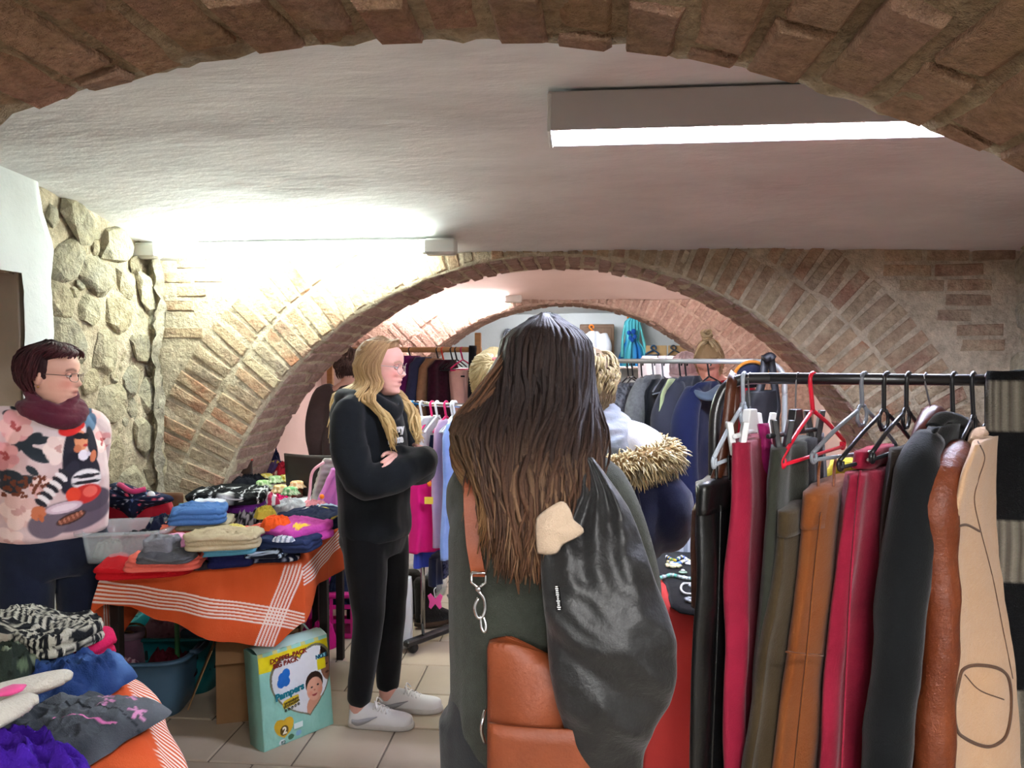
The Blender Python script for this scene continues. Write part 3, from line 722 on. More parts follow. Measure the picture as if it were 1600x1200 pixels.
# ---------------------------------------------------------------- older woman in the floral sweater, left
def woman_left():
    base = PD(78, 600, 2.95); base.z = 0
    t = thing('person', 'woman with short dark hair in floral print sweater standing by stone wall', 'person', base, R_(-126))
    H = 1.62; Mh = HM((.0, .02, 1.485), R_(48), R_(-3), 0, 1.03)
    arR = [(.10, -.02, 1.30), (.185, -.03, 1.27), (.235, -.06, 1.13), (.235, -.12, 1.0), (.15, -.19, .93), (.06, -.21, .90)]
    arL = [(-.10, -.02, 1.30), (-.155, -.03, 1.265), (-.165, -.08, 1.13), (-.155, -.14, 1.0), (-.09, -.19, .93), (-.0, -.20, .90)]
    lgR = [(.10, 0, .84), (.105, .01, .65), (.10, .01, .45), (.10, -.01, .28), (.10, -.03, .12), (.10, -.03, .05)]
    lgL = [(-.10, 0, .84), (-.105, .01, .65), (-.10, .01, .45), (-.10, -.01, .28), (-.10, -.03, .12), (-.10, -.03, .05)]
    hR = Matrix.Translation((.06, -.21, .90)) @ Matrix.Rotation(R_(90), 4, 'Z'); hL = Matrix.Translation((0, -.20, .90)) @ Matrix.Rotation(R_(-90), 4, 'Z')
    base_body(1.60, Mh, [arR, arL], [lgR, lgL], 1.1, [(hR, 1), (hL, -1)], .5, skin_paint(Mh, '#d9a893', '#b5655c', '#5a3a30', '#d68f7d'), .0048, 2).build('body', SKIN, t)
    eyes(t, Mh); glasses(t, Mh, mat('spectacle_dark', '#6b5a50', .35, metal=.6), False, .024, .016, .0013)
    # sweater with an all-over print
    mb = MB()
    trunk(mb, [(.872, 0, .0, .18, .145), (.888, 0, .0, .19, .155), (.98, 0, .01, .190, .160), (1.10, 0, .02, .19, .165), (1.20, 0, .015, .185, .150), (1.27, 0, -.0, .165, .12), (1.33, 0, -.01, .13, .09), (1.37, 0, -.01, .085, .075)])
    for A, kk in ((arR, 1), (arL, .8)): mb.tube(A[:-1] + [Vector(A[-1]) * .5 + Vector(A[-2]) * .5], [x * kk for x in (.07, .088, .085, .078, .068, .058)], seg=18, n=22)
    # print laid out flat on the chest: a runs across the body towards her left arm, b is height
    C2 = lambda c: lin(c)
    rot = R_(-126); ex = (Matrix.Rotation(-rot, 3, 'Z') @ Vector((.81, .59, 0))).normalized()     # the way the print reads
    U = lambda px: (px - 78) / 505; V = lambda py: 1.55 - (py - 560) / 1200 * 2.79
    def ell(x, y, rx, ry, c, a=0): return (U(x), V(y), rx / 505, ry / 1200 * 2.79, c, a)
    rr = random.Random(4); art = []
    pk, pk2, dk, lf = '#d79a98', '#e9cfc8', '#3a2c30', '#2c3238'
    def rose(x, y, s, c1, c2):
        for k in range(9):
            a = k * 2.4; d = s * .62 * (k / 9) ** .5; art.append(ell(x + math.cos(a) * d, y + math.sin(a) * d, s * (.62 - .03 * k), s * (.45 - .02 * k), c1 if k % 2 else c2, a))
        for k in range(4): art.append(ell(x + rr.uniform(-.2, .2) * s, y + rr.uniform(-.2, .2) * s, s * .20, s * .09, '#a8504f' if c1 == pk else '#c79a92', rr.uniform(0, 3)))
    for x, y, rx, a in ((28, 636, 15, -.3), (14, 648, 12, .2), (40, 650, 14, .4), (22, 694, 14, 1.1), (48, 688, 18, -.5), (58, 712, 22, .5), (40, 700, 18, 1.0), (62, 690, 14, -.2), (48, 735, 12, .8), (10, 742, 22, .1), (30, 752, 24, -.2), (12, 760, 20, .4)): art.append(ell(x, y, rx, rx * .42, lf, a))
    rose(22, 668, 30, pk, '#e2b3ad'); rose(4, 712, 26, pk, '#c98a8a'); rose(88, 706, 26, pk2, '#f0dcd4'); rose(142, 652, 24, pk2, '#e3b9b4'); rose(26, 798, 34, '#d8b2aa', '#e6cbc2'); rose(62, 762, 22, pk2, '#d9aaa4'); rose(10, 845, 26, pk2, '#dcb5ae'); rose(165, 700, 20, pk, pk2)
    for k in range(60): art.append(ell(rr.uniform(2, 75), rr.uniform(742, 775), 3.4, 2.4, '#6b3a28', rr.uniform(0, 3)))
    for k in range(26): art.append(ell(rr.uniform(118, 150), rr.uniform(628, 645), 3, 2, '#3a2a25', rr.uniform(0, 3)))
    art += [ell(112, 812, 62, 26, '#5f5460', -.05), ell(70, 822, 30, 22, '#6a5f6a'), ell(140, 790, 34, 20, '#4f4652')]
    art += [ell(135, 655, 12, 16, '#44566b', .5), ell(146, 668, 10, 14, '#55708a', .2)]
    art += [ell(112, 712, 15, 46, '#23222c', .12), ell(122, 735, 20, 26, '#1f1e28', -.3), ell(108, 750, 14, 26, '#2a2934', .3), ell(140, 738, 15, 26, '#23222c', -.25), ell(145, 700, 8, 26, '#23222c', -.15)]
    art += [ell(134, 756, 24, 16, '#e4e0e0'), ell(134, 760, 23, 3, '#2a2a30'), ell(134, 750, 22, 3, '#2a2a30')]
    for k in range(9):
        x, y = lerp(98, 60, k / 8), lerp(742, 786, k / 8); art.append(ell(x, y, 12, 4.2, '#e8e2e0' if k % 2 else '#2b2a30', .75))
    art += [ell(57, 800, 12, 9, '#c2714e', .5), ell(50, 808, 8, 3, '#c2714e', .9), ell(60, 810, 8, 3, '#b8663f', 1.2)]
    art += [ell(132, 779, 26, 15, '#c4342f', -.2), ell(112, 778, 12, 12, '#d8452f'), ell(140, 776, 12, 9, '#e2685a')]
    art += [ell(127, 694, 10.5, 15, '#d08a66', -.1), ell(121, 706, 6, 6, '#b86c4c'), ell(124, 687, 9, 5, '#15151c', .05), ell(135, 688, 6, 5, '#15151c'), ell(134, 702, 4, 2, '#b03030', -.1)]
    art += [ell(110, 675, 20, 10, '#cf2f2c', -.25), ell(122, 670, 12, 7, '#c22a28', .1), ell(130, 717, 8, 8, '#e8e2ec'), ell(139, 716, 3.5, 3.5, '#d8d0dc'), ell(146, 720, 5, 9, '#b86c4c', .2)]
    art += [ell(97, 797, 29, 8.5, '#cfb9c4', -.12), ell(97, 797, 21, 5, '#e4d6dc', -.12), ell(108, 816, 25, 8, '#3c2a26', -.32), ell(108, 816, 22, 5.5, '#7a4632', -.32)]
    for k in range(6): art.append(ell(90 + k * 7, 821 - k * 2.3, 1.6, 4, '#b0735a', -.32))
    cen = Vector((0, 0, 0))
    def paint(p, n):
        a, b = p.dot(ex), p.z; front = n.dot(Matrix.Rotation(-rot, 3, 'Z') @ Vector((.59, -.81, 0))) > -.5
        q = fbm(Vector((p.x * 9, p.y * 9, p.z * 9))); c = mixc(C2('#d9c6c4'), C2('#c9a9a8'), clamp(.5 + q))
        if not front:
            return mixc(c, C2(pk), sstep(.15, .3, fbm(Vector((p.x * 14, p.y * 14, p.z * 14 + 5)))))
        for u, v, rx, ry, cc, an in art:
            du, dv = a - u, b - v
            if abs(du) > .15 or abs(dv) > .15: continue
            x = du * math.cos(an) - dv * math.sin(an); y = du * math.sin(an) + dv * math.cos(an)
            e = (x / rx) ** 2 + (y / ry) ** 2
            if e < 1.25: c = mixc(c, CACHE.setdefault(cc, lin(cc)), sstep(1.25, .9, e))
        return c
    wr = wrinkle(.005, 5, (1, 1, .6), 13)
    fuse(mb, .0042, 10, paint, lambda p, n: wr(p, n)).build('sweater', painted('print_jersey', .85, .15, 30), t)
    # snood
    mb = MB(); r = random.Random(3)
    for k, (z, R, h) in enumerate(((1.375, .076, .023), (1.350, .090, .027), (1.400, .070, .018))):
        pts = [(math.cos(a) * R * 1.05, math.sin(a) * R * .95 + .01 + .018 * (math.sin(a) > 0), z + .016 * math.sin(a * 2 + k) - .025 * math.sin(a)) for a in [2 * PI * i / 26 for i in range(27)]]
        mb.tube(pts, h, seg=12, cap=False)
    fuse(mb, .006, 3, None, wrinkle(.004, 14, (1, 1, 3), 5)).build('snood', fabric('snood_wine', '#5c2433', var=.5, col2='#3b1826', bump=.5, scale=60), t)
    mb = MB(); trunk(mb, [(.92, 0, 0, .18, .13), (.84, 0, 0, .195, .15), (.76, 0, -.01, .19, .145), (.72, 0, -.005, .17, .12)])
    for Lg in (lgR, lgL): mb.tube(Lg, [.105, .10, .085, .075, .072, .072], seg=18, n=20)
    fuse(mb, .009, 4, None, wrinkle(.003, 9, seed=8)).build('jeans', fabric('navy_denim', '#141a2a', var=.4, col2='#0c101b'), t)
    for x in (.1, -.1): shoe(t, Matrix.Translation((x, -.03, 0)), fabric('dark_shoe', '#1a1818'), fabric('dark_sole', '#0e0d0d'))
    # short layered hair
    root = lin('#2c1518'); c1 = lin('#4a2126'); hb = hair_cap(Mh, R_(80), .078, .016, -.015, root, rough=.006)
    for i in range(480):
        th = r.uniform(-PI, PI); a = abs(th); z0 = r.uniform(.02, .112) if a > 1.5 else r.uniform(.088, .115)
        lo = -.015 if a < 1.7 else -.085
        p = [head_pt(th, z0, .016, False)]
        for k in range(1, 5):
            zz = z0 - k * .022 - (.008 if a > 1.3 else 0); th2 = th + k * .07 * (1 if th > 0 else -1) * (-.7 if a < 1.5 else .5)
            p.append(head_pt(th2, max(zz, lo, -.09), .017 + .006 * math.sin(k / 4 * PI) + r.uniform(-.002, .005), False))
        if a < 1.5: p = [head_pt(th + .14 * k * (1 if th > 0 else -1), z0 - k * .009, .016 + .01 * math.sin(k * .9), False) for k in range(4)]
        lock(hb, [Mh @ q for q in p], r.uniform(.0045, .0075), .45, 10, 6, mixc(root, c1, r.random() * .8), mixc(c1, lin('#5e2a30'), r.random()))
    hb.build('hair', HAIR, t)
    mb = MB(); mb.ball((0, 0, 0), .004, 8, 6); mb.xf(Mh @ Matrix.Translation((.084, -.008, -.040))); mb.build('earring', mat('gold', '#c9a45a', .3, metal=1), t)
CACHE = {}
woman_left()

# ---------------------------------------------------------------- woman seen from behind, centre
COAT = fabric('charcoal_wool', '#363932', var=.45, vscale=40, col2='#24261f', bump=.25, scale=120, weave=.6, wscale=500)
SATIN = mat('black_lining', '#191919', .46, .7, 14, .5, 7, col2='#101012', spec=.35, sheen=.12)
TAN_L = mat('cognac_leather', '#78391a', .5, .35, 130, .4, 9, col2='#5c2912', spec=.4)
STEEL = mat('chrome', '#c9c9cb', .22, metal=1)
def woman_centre():
    D = 1.50; base = PD(826, 600, D); base.z = 0
    t = thing('person', 'woman seen from behind with long brown hair and charcoal wool coat', 'person', base, R_(2))
    Mh = HM((.034, .02, 1.523), R_(-8), R_(-6), 0, .93)
    arL = [(-.05, -.02, 1.325), (-.088, .01, 1.28), (-.078, .08, 1.15), (-.07, .13, 1.04), (-.06, .22, .99), (-.05, .30, 1.0)]
    arR = [(.07, -.02, 1.325), (.125, -.01, 1.285), (.165, -.02, 1.18), (.185, .0, 1.07), (.16, .11, .99), (.10, .20, 1.0)]
    lgR = [(.09, 0, .84), (.09, .01, .65), (.09, .015, .46), (.09, -.01, .28), (.09, -.03, .12), (.09, -.03, .05)]; lgL = [(-x, y, z) for x, y, z in lgR]
    hR = Matrix.Translation((.10, .20, 1.0)) @ Matrix.Rotation(R_(30), 4, 'Z'); hL = Matrix.Translation((-.05, .30, 1.0)) @ Matrix.Rotation(R_(-20), 4, 'Z')
    base_body(1.64, Mh, [arL, arR], [lgR, lgL], 1.0, [(hR, 1), (hL, -1)], .6, skin_paint(Mh, '#d8a990', '#b56a60', '#4a3428'), .007, 3).build('body', SKIN, t)
    mb = MB()
    trunk(mb, [(.755, .02, .0, .155, .120), (.77, .02, .0, .163, .130), (.85, .015, .0, .168, .145), (.95, .01, .0, .160, .14), (1.08, 0, .0, .154, .122), (1.2, 0, -.01, .156, .114), (1.28, 0, -.01, .144, .10), (1.34, 0, -.01, .11, .085), (1.39, 0, -.01, .075, .07)])
    for A in (arL, arR): mb.tube(A[:-1] + [Vector(A[-1]) * .4 + Vector(A[-2]) * .6], [.06, .076, .072, .068, .060, .052], seg=18, n=22)
    mb.tube([(-.07, .06, 1.37), (-.085, -.02, 1.385), (-.04, -.08, 1.375), (.04, -.08, 1.375), (.085, -.02, 1.385), (.07, .06, 1.37)], .034, seg=12, n=24)
    wr = wrinkle(.006, 4, (1.3, 1.3, .45), 21)
    fuse(mb, .007, 6, None, lambda p, n: wr(p, n) - .008 * math.exp(-((p.x + .115 + .02 * math.sin(p.z * 9)) / .012) ** 2) * sstep(1.0, .8, p.z)).build('coat', COAT, t)
    mb = MB(); trunk(mb, [(.92, 0, 0, .15, .11), (.84, 0, 0, .165, .13), (.76, 0, 0, .16, .125), (.70, 0, 0, .13, .1)])
    for Lg in (lgR, lgL): mb.tube(Lg, [.09, .085, .07, .062, .06, .06], seg=16, n=16)
    fuse(mb, .009, 4).build('trousers', fabric('dark_trousers', '#2a2c2e'), t)
    for x in (.09, -.09): shoe(t, Matrix.Translation((x, -.03, 0)), fabric('dark_shoe', '#1a1818'), fabric('dark_sole', '#0e0d0d'))
    # hair: long layered mane, dark at the roots, auburn towards the tips
    r = random.Random(12); root = lin('#1a1110'); mid = lin('#332116'); tip = lin('#63422c')
    hb = hair_cap(Mh, R_(80), .080, .008, -.10, root, rough=.003)
    hb.c = [root] * len(hb.c)
    core = [(1.49, .056, .050, -.025), (1.44, .070, .055, -.050), (1.38, .085, .055, -.070), (1.33, .080, .045, -.090), (1.28, .060, .030, -.110)]
    hb.loft([ellring((.012, y, z), rx, ry, 28) for z, rx, ry, y in core], col=root)
    for i in range(1150):
        u = r.uniform(-1, 1); u = math.copysign(abs(u) ** .85, u); lay = r.random()
        th = PI - u * R_(112)                       # around the back of the head; +u to her left = picture left
        sx = -math.sin(th) * -1
        j = lambda s: Vector((r.uniform(-s, s), r.uniform(-s, s), r.uniform(-s * .5, s * .5)))
        x = u
        top = Mh @ Vector((-x * .018, lerp(.03, -.055, 1 - abs(u)), .128 - .012 * (1 - abs(u)) - .0 * abs(u)))
        a1 = Mh @ head_pt(-th, .065, .010 + .006 * lay, False); a2 = Mh @ head_pt(-th, .0, .014 + .010 * lay, False); a3 = Mh @ head_pt(-th, -.06, .028 + .016 * lay, False)
        sgn = -1 if u < 0 else 1; X = -x
        # where this lock ends up: flares at shoulder height, then narrows to ragged tips
        sh = Vector((lerp(X * .146, X * .122, lay * .5) + .004, -.050 - .085 * math.sqrt(max(0, 1 - u * u)) - .020 * lay, lerp(1.385, 1.418 if X < 0 else 1.400, abs(u))))
        a3 = a3.lerp(a2.lerp(sh, .55) + Vector((0, -.012, 0)), abs(u) ** .7)
        lo = Vector((sh.x * (lerp(.95, .70, abs(u)) if X < 0 else .93), sh.y - .020 - .01 * lay, 1.345 - .02 * lay))
        zt = lerp(1.255, 1.315, min(1, abs(u)) ** 3.0) + r.triangular(-.05, .05, -.01)
        end = Vector((lo.x * .80 + .004 + r.uniform(-.016, .016), lo.y - .015 + r.uniform(-.01, .01), zt))
        flick = Vector((end.x * .96 + r.uniform(-.014, .014), end.y, zt - r.uniform(.03, .07)))
        b = r.random(); c0 = mixc(root, mid, b * .35); c1 = mixc(mixc(mid, tip, r.random()), lin('#8f6f52'), .5 * (r.random() < .25))
        if u > .72 : c1 = mixc(c1, lin('#8f6a3f'), .5)  # golden backlight at the left edge, put into the lock colour
        lock(hb, [top, a1 + j(.004), a2 + j(.006), a3 + j(.008), sh + j(.012), lo + j(.012), end, flick], r.uniform(.0038, .0078), .42, 20, 5, c0, c1, mid=.42)
    for i in range(130):         # the flick over the left shoulder
        k = r.random(); p0 = Mh @ head_pt(-R_(95) - k * .7, r.uniform(-.06, .05), .016, False)
        z = lerp(1.375, 1.425, k) + r.uniform(-.012, .012)
        lock(hb, [p0, p0.lerp(Vector((-.138, -.06, z)), .55) + Vector((r.uniform(-.006, .006), -.012, 0)), Vector((-.130 - .014 * r.random(), -.06, z)), Vector((-.12 + .03 * r.random(), -.09, z - .05)), Vector((-.075 + .05 * r.random(), -.118, z - .065 - .02 * r.random()))], r.uniform(.0035, .0065), .45, 16, 5, mixc(mid, tip, r.random() * .7), mixc(tip, lin('#8f7046'), r.random()))
    for i in range(60):         # fine stray strands
        u = r.uniform(-1, 1); x0 = u * .12; z0 = r.uniform(1.3, 1.42)
        lock(hb, [Vector((x0, -.15 + .06 * abs(u), z0)), Vector((x0 * 1.02 + r.uniform(-.01, .01), -.165 + .06 * abs(u), z0 - .06)), Vector((x0 * .95 + r.uniform(-.025, .025), -.16 + .05 * abs(u), max(1.2, z0 - .13)))], .0022, .7, 8, 5, mid, mixc(tip, lin('#9a6a40'), r.random()))
    hb.build('hair', HAIR, t)
    return base
CB = woman_centre()

def shoulder_bag():
    b = CB; t = thing('shoulder_bag', 'cognac leather flap bag on a long strap at charcoal coat', 'bag', b + Vector((-.0, -.185, .875)), 0)
    o = b + Vector((-.0, -.185, .875))
    L = lambda px, py, d=1.33: PD(px, py, d) - o
    # soft body: sagging top edge
    rows = []
    for k in range(15):
        v = k / 14; row = []
        for i in range(25):
            u = i / 24; top = curve1([(0, .195), (.12, .200), (.35, .165), (.7, .135), (1, .14)], u)
            x = lerp(-.062, .165 + .02 * v, u); z = lerp(top, -.215, v)
            bulge = .030 * math.sin(PI * min(1, max(0, u))) ** .5 * math.sin(PI * min(1, .12 + v * .88)) ** .6
            fold = .010 * math.sin(u * 9 + v * 6) * math.exp(-((v - .28) / .2) ** 2)
            row.append((Vector((x, -bulge + fold, z)), Vector((x, .025 + bulge * .3, z))))
        rows.append([p for p, _ in row] + [q for _, q in reversed(row)])
    mb = MB(); mb.loft(rows); body = mb.build('body', TAN_L, t, sub=1)
    rows = []
    for k in range(9):
        v = k / 8; row = []
        for i in range(21):
            u = i / 20; hw = lerp(.112, .112 - .02 * 0, v); zb = -.145 - .05 * min(1, min(u, 1 - u) * 4)
            row.append(Vector((.055 + (u - .5) * .215, -.036 - .014 * math.sin(PI * u) ** .5 - .003 * v, lerp(.058, zb + .050, v))))
        rows.append(row)
    mb = MB(); mb.loft(rows, closed=False); fl = mb.build('flap', TAN_L, t, solid=.007)
    mb = MB(); mb.box((.068, -.060, -.045), (.040, .012, .045), bev=.004); mb.build('tab', TAN_L, fl, smooth=False)
    mb = MB(); mb.ball((.070, -.064, -.082), .0065, 12, 8); mb.build('stud', STEEL, fl)
    S = [Vector((-.085, .27, .42)), Vector((-.092, .225, .478)), Vector((-.096, .165, .492)), Vector((-.098, .105, .470)), Vector((-.098, .066, .425)), Vector((-.092, .052, .35)), Vector((-.082, .03, .31)), Vector((-.0755, .012, .293))]
    def strap_at(pts, w, n=40):
        P = crom(pts, n); rr2 = []
        for p in P: rr2.append([p + Vector((sx * w, sy * .002, 0)) for sx, sy in ((-1, -1), (1, -1), (1, 1), (-1, 1))])
        m = MB(); m.loft(rr2); return m
    strap_at(S, .0125).build('strap', TAN_L, t, smooth=False, bev=.0012)
    mb = MB()
    mb.tube([(-.088, .010, .300), (-.063, .010, .300), (-.063, .010, .283), (-.072, .010, .276), (-.079, .010, .276), (-.088, .010, .283), (-.088, .010, .300)], .0026, seg=8)
    mb.ball((-.0755, .010, .272), .006, 10, 8)
    mb.tube([(-.0755, .010, .268), (-.066, .010, .255), (-.064, .010, .235), (-.070, .008, .222), (-.078, .008, .224), (-.082, .008, .240), (-.0755, .010, .256)], .0032, seg=8, n=24)
    mb.tube([(-.072, .008, .226), (-.070, .006, .205), (-.064, .004, .198), (-.062, .006, .21), (-.068, .01, .226)], .0026, seg=8, n=18)
    mb.build('clasp', STEEL, t)
    mb = MB(); mb.tube([(-.064, .005, .0), (-.068, -.012, .03), (-.066, -.012, .05), (-.064, .005, .06)], .003, seg=8, n=14); mb.build('side_ring', STEEL, t)
shoulder_bag()

def carried_jacket():
    b = CB; o = b + Vector((.12, -.16, .75)); t = thing('jacket', 'black jacket with shiny lining carried over her right shoulder', 'jacket', o)
    DD = 1.31
    # outline of the hanging jacket by height: (z, left x, right x, depth out from the back, thickness)
    def at(px, py): p = PD(px, py, DD) - o; return p
    prof = [(718, 905, 925, .035, .012), (740, 903, 942, .03, .016), (775, 893, 968, .02, .022), (800, 870, 985, .01, .028), (830, 848, 998, .0, .034), (870, 842, 1012, -.01, .040), (910, 846, 1025, -.02, .048), (950, 850, 1042, -.025, .058), (990, 854, 1054, -.03, .064), (1040, 858, 1056, -.03, .066), (1090, 868, 1046, -.028, .062), (1130, 880, 1020, -.024, .054), (1180, 900, 1006, -.02, .046), (1240, 918, 1000, -.015, .04), (1300, 930, 992, -.012, .034)]
    rows = []; N = 72
    for k in range(64):
        f = k / 63 * (len(prof) - 1); i = min(int(f), len(prof) - 2); w = f - i
        py, xl, xr, y, th = [lerp(prof[i][q], prof[i + 1][q], w) for q in range(5)]
        a, c = at(xl, py), at(xr, py); row = []
        for n in range(N):
            an = 2 * PI * n / N; u = .5 - .5 * math.cos(an); x = lerp(a.x, c.x, u); s = math.sin(an)
            z = lerp(a.z, c.z, u)
            fold = 0
            kk = k / 63
            fan = (u - .5) * lerp(7, 12, kk)
            fold += .009 * math.sin(fan * 2.6 + 2.2 * kk) * sstep(.0, .12, kk) * sstep(.55, .2, kk)
            q = Vector((x * 7, z * 12 + x * 7, 3)); fold += .014 * (1 - 2.2 * abs(noise.noise(q))) * sstep(.2, .45, kk)
            fold += .006 * (1 - 2 * abs(noise.noise(q * 2.1)))
            row.append(Vector((x, y - s * th * (abs(s) ** -.35 if abs(s) > .05 else 1) + (fold if s > 0 else 0) * -1, z)))
        rows.append(row)
    mb = MB(); mb.loft(rows); mb.build('shell', SATIN, t, sub=1)
    # beige facing turned out at the top
    q = [(842, 858), (840, 815), (846, 800), (876, 779), (890, 790), (896, 806), (911, 823), (880, 842), (868, 857)]
    rows = []; cx = at(868, 822)
    for s in (1.0, .9, .8, .7, .6, .5, .4, .3, .2, .1, .03):
        rows.append([Vector((lerp(cx.x, at(p[0], p[1]).x, s), -.062 - .014 * math.sqrt(1 - s * .98) - .010 * noise.noise(Vector((lerp(868, p[0], s) * .035, lerp(822, p[1], s) * .035, 1))) , lerp(cx.z, at(p[0], p[1]).z, s))) for p in [Vector(v) for v in crom([Vector((a, c_, 0)) for a, c_ in q + [q[0]]], 37)[:-1]]])
    mb = MB(); mb.loft(rows, cap0=False); mb.build('beige_facing', fabric('beige_twill', '#b9a48d', var=.15, bump=.2, weave=.7, wscale=420), t, solid=.006)
    mb = MB(); p, q2 = at(872, 902), at(876, 936); mb.box(((p.x + q2.x) / 2, -.088, (p.z + q2.z) / 2), (.009, .004, abs(p.z - q2.z)), rot=Matrix.Rotation(R_(-7), 3, 'Y'))
    lb = mb.build('woven_label', fabric('label_black', '#0a0a0a'), t, smooth=False)
    mb = MB(); r = random.Random(3)
    for i in range(12): mb.box(((p.x * (11 - i) + q2.x * i) / 11 - .001, -.0905, (p.z * (11 - i) + q2.z * i) / 11), (r.uniform(.003, .006), .001, .0016))
    mb.build('label_stitching', mat('thread_white', '#d8d8d8', .8), lb, smooth=False, kind='stuff')
carried_jacket()

# ---------------------------------------------------------------- people further back
def simple_person(label, px, D, H, rz, Mh_off, yaw, pitch, coat, hairfn, skin='#d3a08c', top=1.37, fat=1.0, arms=None, wr=.006, name_top='coat', trousers='#23242a', hem=.80):
    base = PD(px, 600, D); base.z = 0; s = H / 1.66
    t = thing('person', label, 'person', base, rz)
    Mh = HM(Vector((Mh_off[0], Mh_off[1], 1.515 * s + Mh_off[2])), yaw, pitch, 0, 1.0)
    arms = arms or [[(.10, -.01, 1.34), (.17, 0, 1.30), (.22, .0, 1.16), (.23, .03, 1.02), (.22, .10, .90), (.21, .15, .82)]]
    arms = arms + [[(-x, y, z) for x, y, z in arms[0]]] if len(arms) == 1 else arms
    arms = [[Vector(p) * s for p in A] for A in arms]
    lg = [(.09, 0, .84), (.09, .01, .65), (.09, .015, .46), (.09, -.01, .28), (.09, -.03, .12), (.09, -.03, .05)]; lgs = [[Vector(p) * s for p in lg], [Vector((-x, y, z)) * s for x, y, z in lg]]
    hands = [(Matrix.Translation(A[-1]) @ Matrix.Rotation(R_(-100), 4, 'X'), sd) for A, sd in zip(arms, (1, -1))]
    base_body(H, Mh, arms, lgs, 1.0, hands, .6, skin_paint(Mh, skin, '#b5655c', '#5a4034', '#d48a7a'), .009, 2).build('body', SKIN, t)
    mb = MB()
    trunk(mb, [(z * s, 0, y, rx * fat, ry * fat) for z, y, rx, ry in ((.80, 0, .185, .15), (.95, 0, .18, .145), (1.1, 0, .172, .13), (1.22, -.01, .175, .12), (1.30, -.01, .16, .105), (1.35, -.01, .105, .085), (1.385, -.01, .075, .07)) if z >= hem])
    for A in arms: mb.tube(A[:-1] + [A[-1] * .5 + A[-2] * .5], [.06 * fat, .076 * fat, .072 * fat, .066, .060, .050], seg=16, n=18)
    fuse(mb, .010, 5, None, wrinkle(wr, 5, (1, 1, .6), px)).build(name_top, coat, t)
    mb = MB(); trunk(mb, [(z * s, 0, 0, rx, ry) for z, rx, ry in ((.92, .15, .11), (.84, .165, .13), (.76, .16, .125), (.70, .13, .1))])
    for Lg in lgs: mb.tube(Lg, [.09, .085, .07, .062, .06, .06], seg=14, n=14)
    fuse(mb, .012, 4).build('trousers', fabric('trousers_' + trousers[1:], trousers), t)
    for x in (.09, -.09): shoe(t, Matrix.Translation((x * s, -.03, 0)), fabric('dark_shoe', '#1a1818'), fabric('dark_sole', '#0e0d0d'))
    hairfn(t, Mh); return t, s
def hair_long(cols, zend, back=True, n=170, seed=1, w=(.008, .013), tie=None):
    def f(t, Mh):
        r = random.Random(seed); a, b, c = [lin(x) for x in cols]; hb = hair_cap(Mh, R_(80), .078, .018, -.05, a)
        for i in range(n):
            u = r.uniform(-1, 1); th = PI - u * R_(105); j = lambda s: Vector((r.uniform(-s, s),) * 1 + (r.uniform(-s, s), r.uniform(-s, s)))
            if tie: # drawn back into a tail
                p = [Mh @ head_pt(-th * 1.0, r.uniform(-.05, .10), .018, False)]; tp = Mh @ Vector(tie)
                p += [p[0].lerp(tp, .5) + (Mh.to_3x3() @ Vector((0, -.02, .015))), tp + j(.008), tp + Mh.to_3x3() @ Vector((r.uniform(-.02, .02), -.05, -.05)), tp + Mh.to_3x3() @ Vector((r.uniform(-.04, .04), -.06, -.14)), tp + Mh.to_3x3() @ Vector((r.uniform(-.045, .045), -.045, r.uniform(-.28, -.2)))]
            else:
                p = [Mh @ Vector((-u * .02, -.03, .128)), Mh @ head_pt(-th, .06, .022, False), Mh @ head_pt(-th, -.01, .026, False), Mh @ head_pt(-th, -.08, .032, False)]
                q = p[-1]; p += [Vector((q.x * 1.25, q.y - .02, q.z - .08)) + j(.01), Vector((q.x * 1.2, q.y - .03, zend + r.uniform(0, .05)))]
            lock(hb, p, r.uniform(*w), .45, 14, 6, mixc(a, b, r.random()), mixc(b, c, r.random()))
        hb.build('hair', HAIR, t)
        if tie:
            mb = MB(); tp = Vector(tie)
            for k in range(14):
                q = 2 * PI * k / 14; mb.ball((tp.x + math.cos(q) * .026, tp.y - .004, tp.z + math.sin(q) * .026), (.011, .013, .011), 8, 6)
            mb.xf(Mh); mb.build('scrunchie', fabric('scrunchie_red', '#9c2f33', var=.6, col2='#d08a86', vscale=70), t)
    return f
def hair_short(cols, seed=1, n=800, top=.03, back=-.07):
    def f(t, Mh):
        r = random.Random(seed); a, b, c = [lin(x) for x in cols]; hb = hair_cap(Mh, R_(85), .08, .016, -.02, a)
        for i in range(n):
            th = r.uniform(-PI, PI); z0 = r.uniform(-.05, .112)
            if abs(th) < 1.3: z0 = r.uniform(.085, .112)
            hi = z0 > .01
            p = [head_pt(th, z0, .012, False), head_pt(th + .06, z0 - .015, .022 + (.010 if hi else 0), False), head_pt(th + .1, z0 - .038, .024 if hi else .018, False)]
            lock(hb, [Mh @ q for q in p], r.uniform(.0028, .005), .5, 8, 5, mixc(a, b, r.random()) if hi else a, mixc(b, c, r.random()) if hi else mixc(a, b, .3))
        hb.build('hair', HAIR, t)
    return f
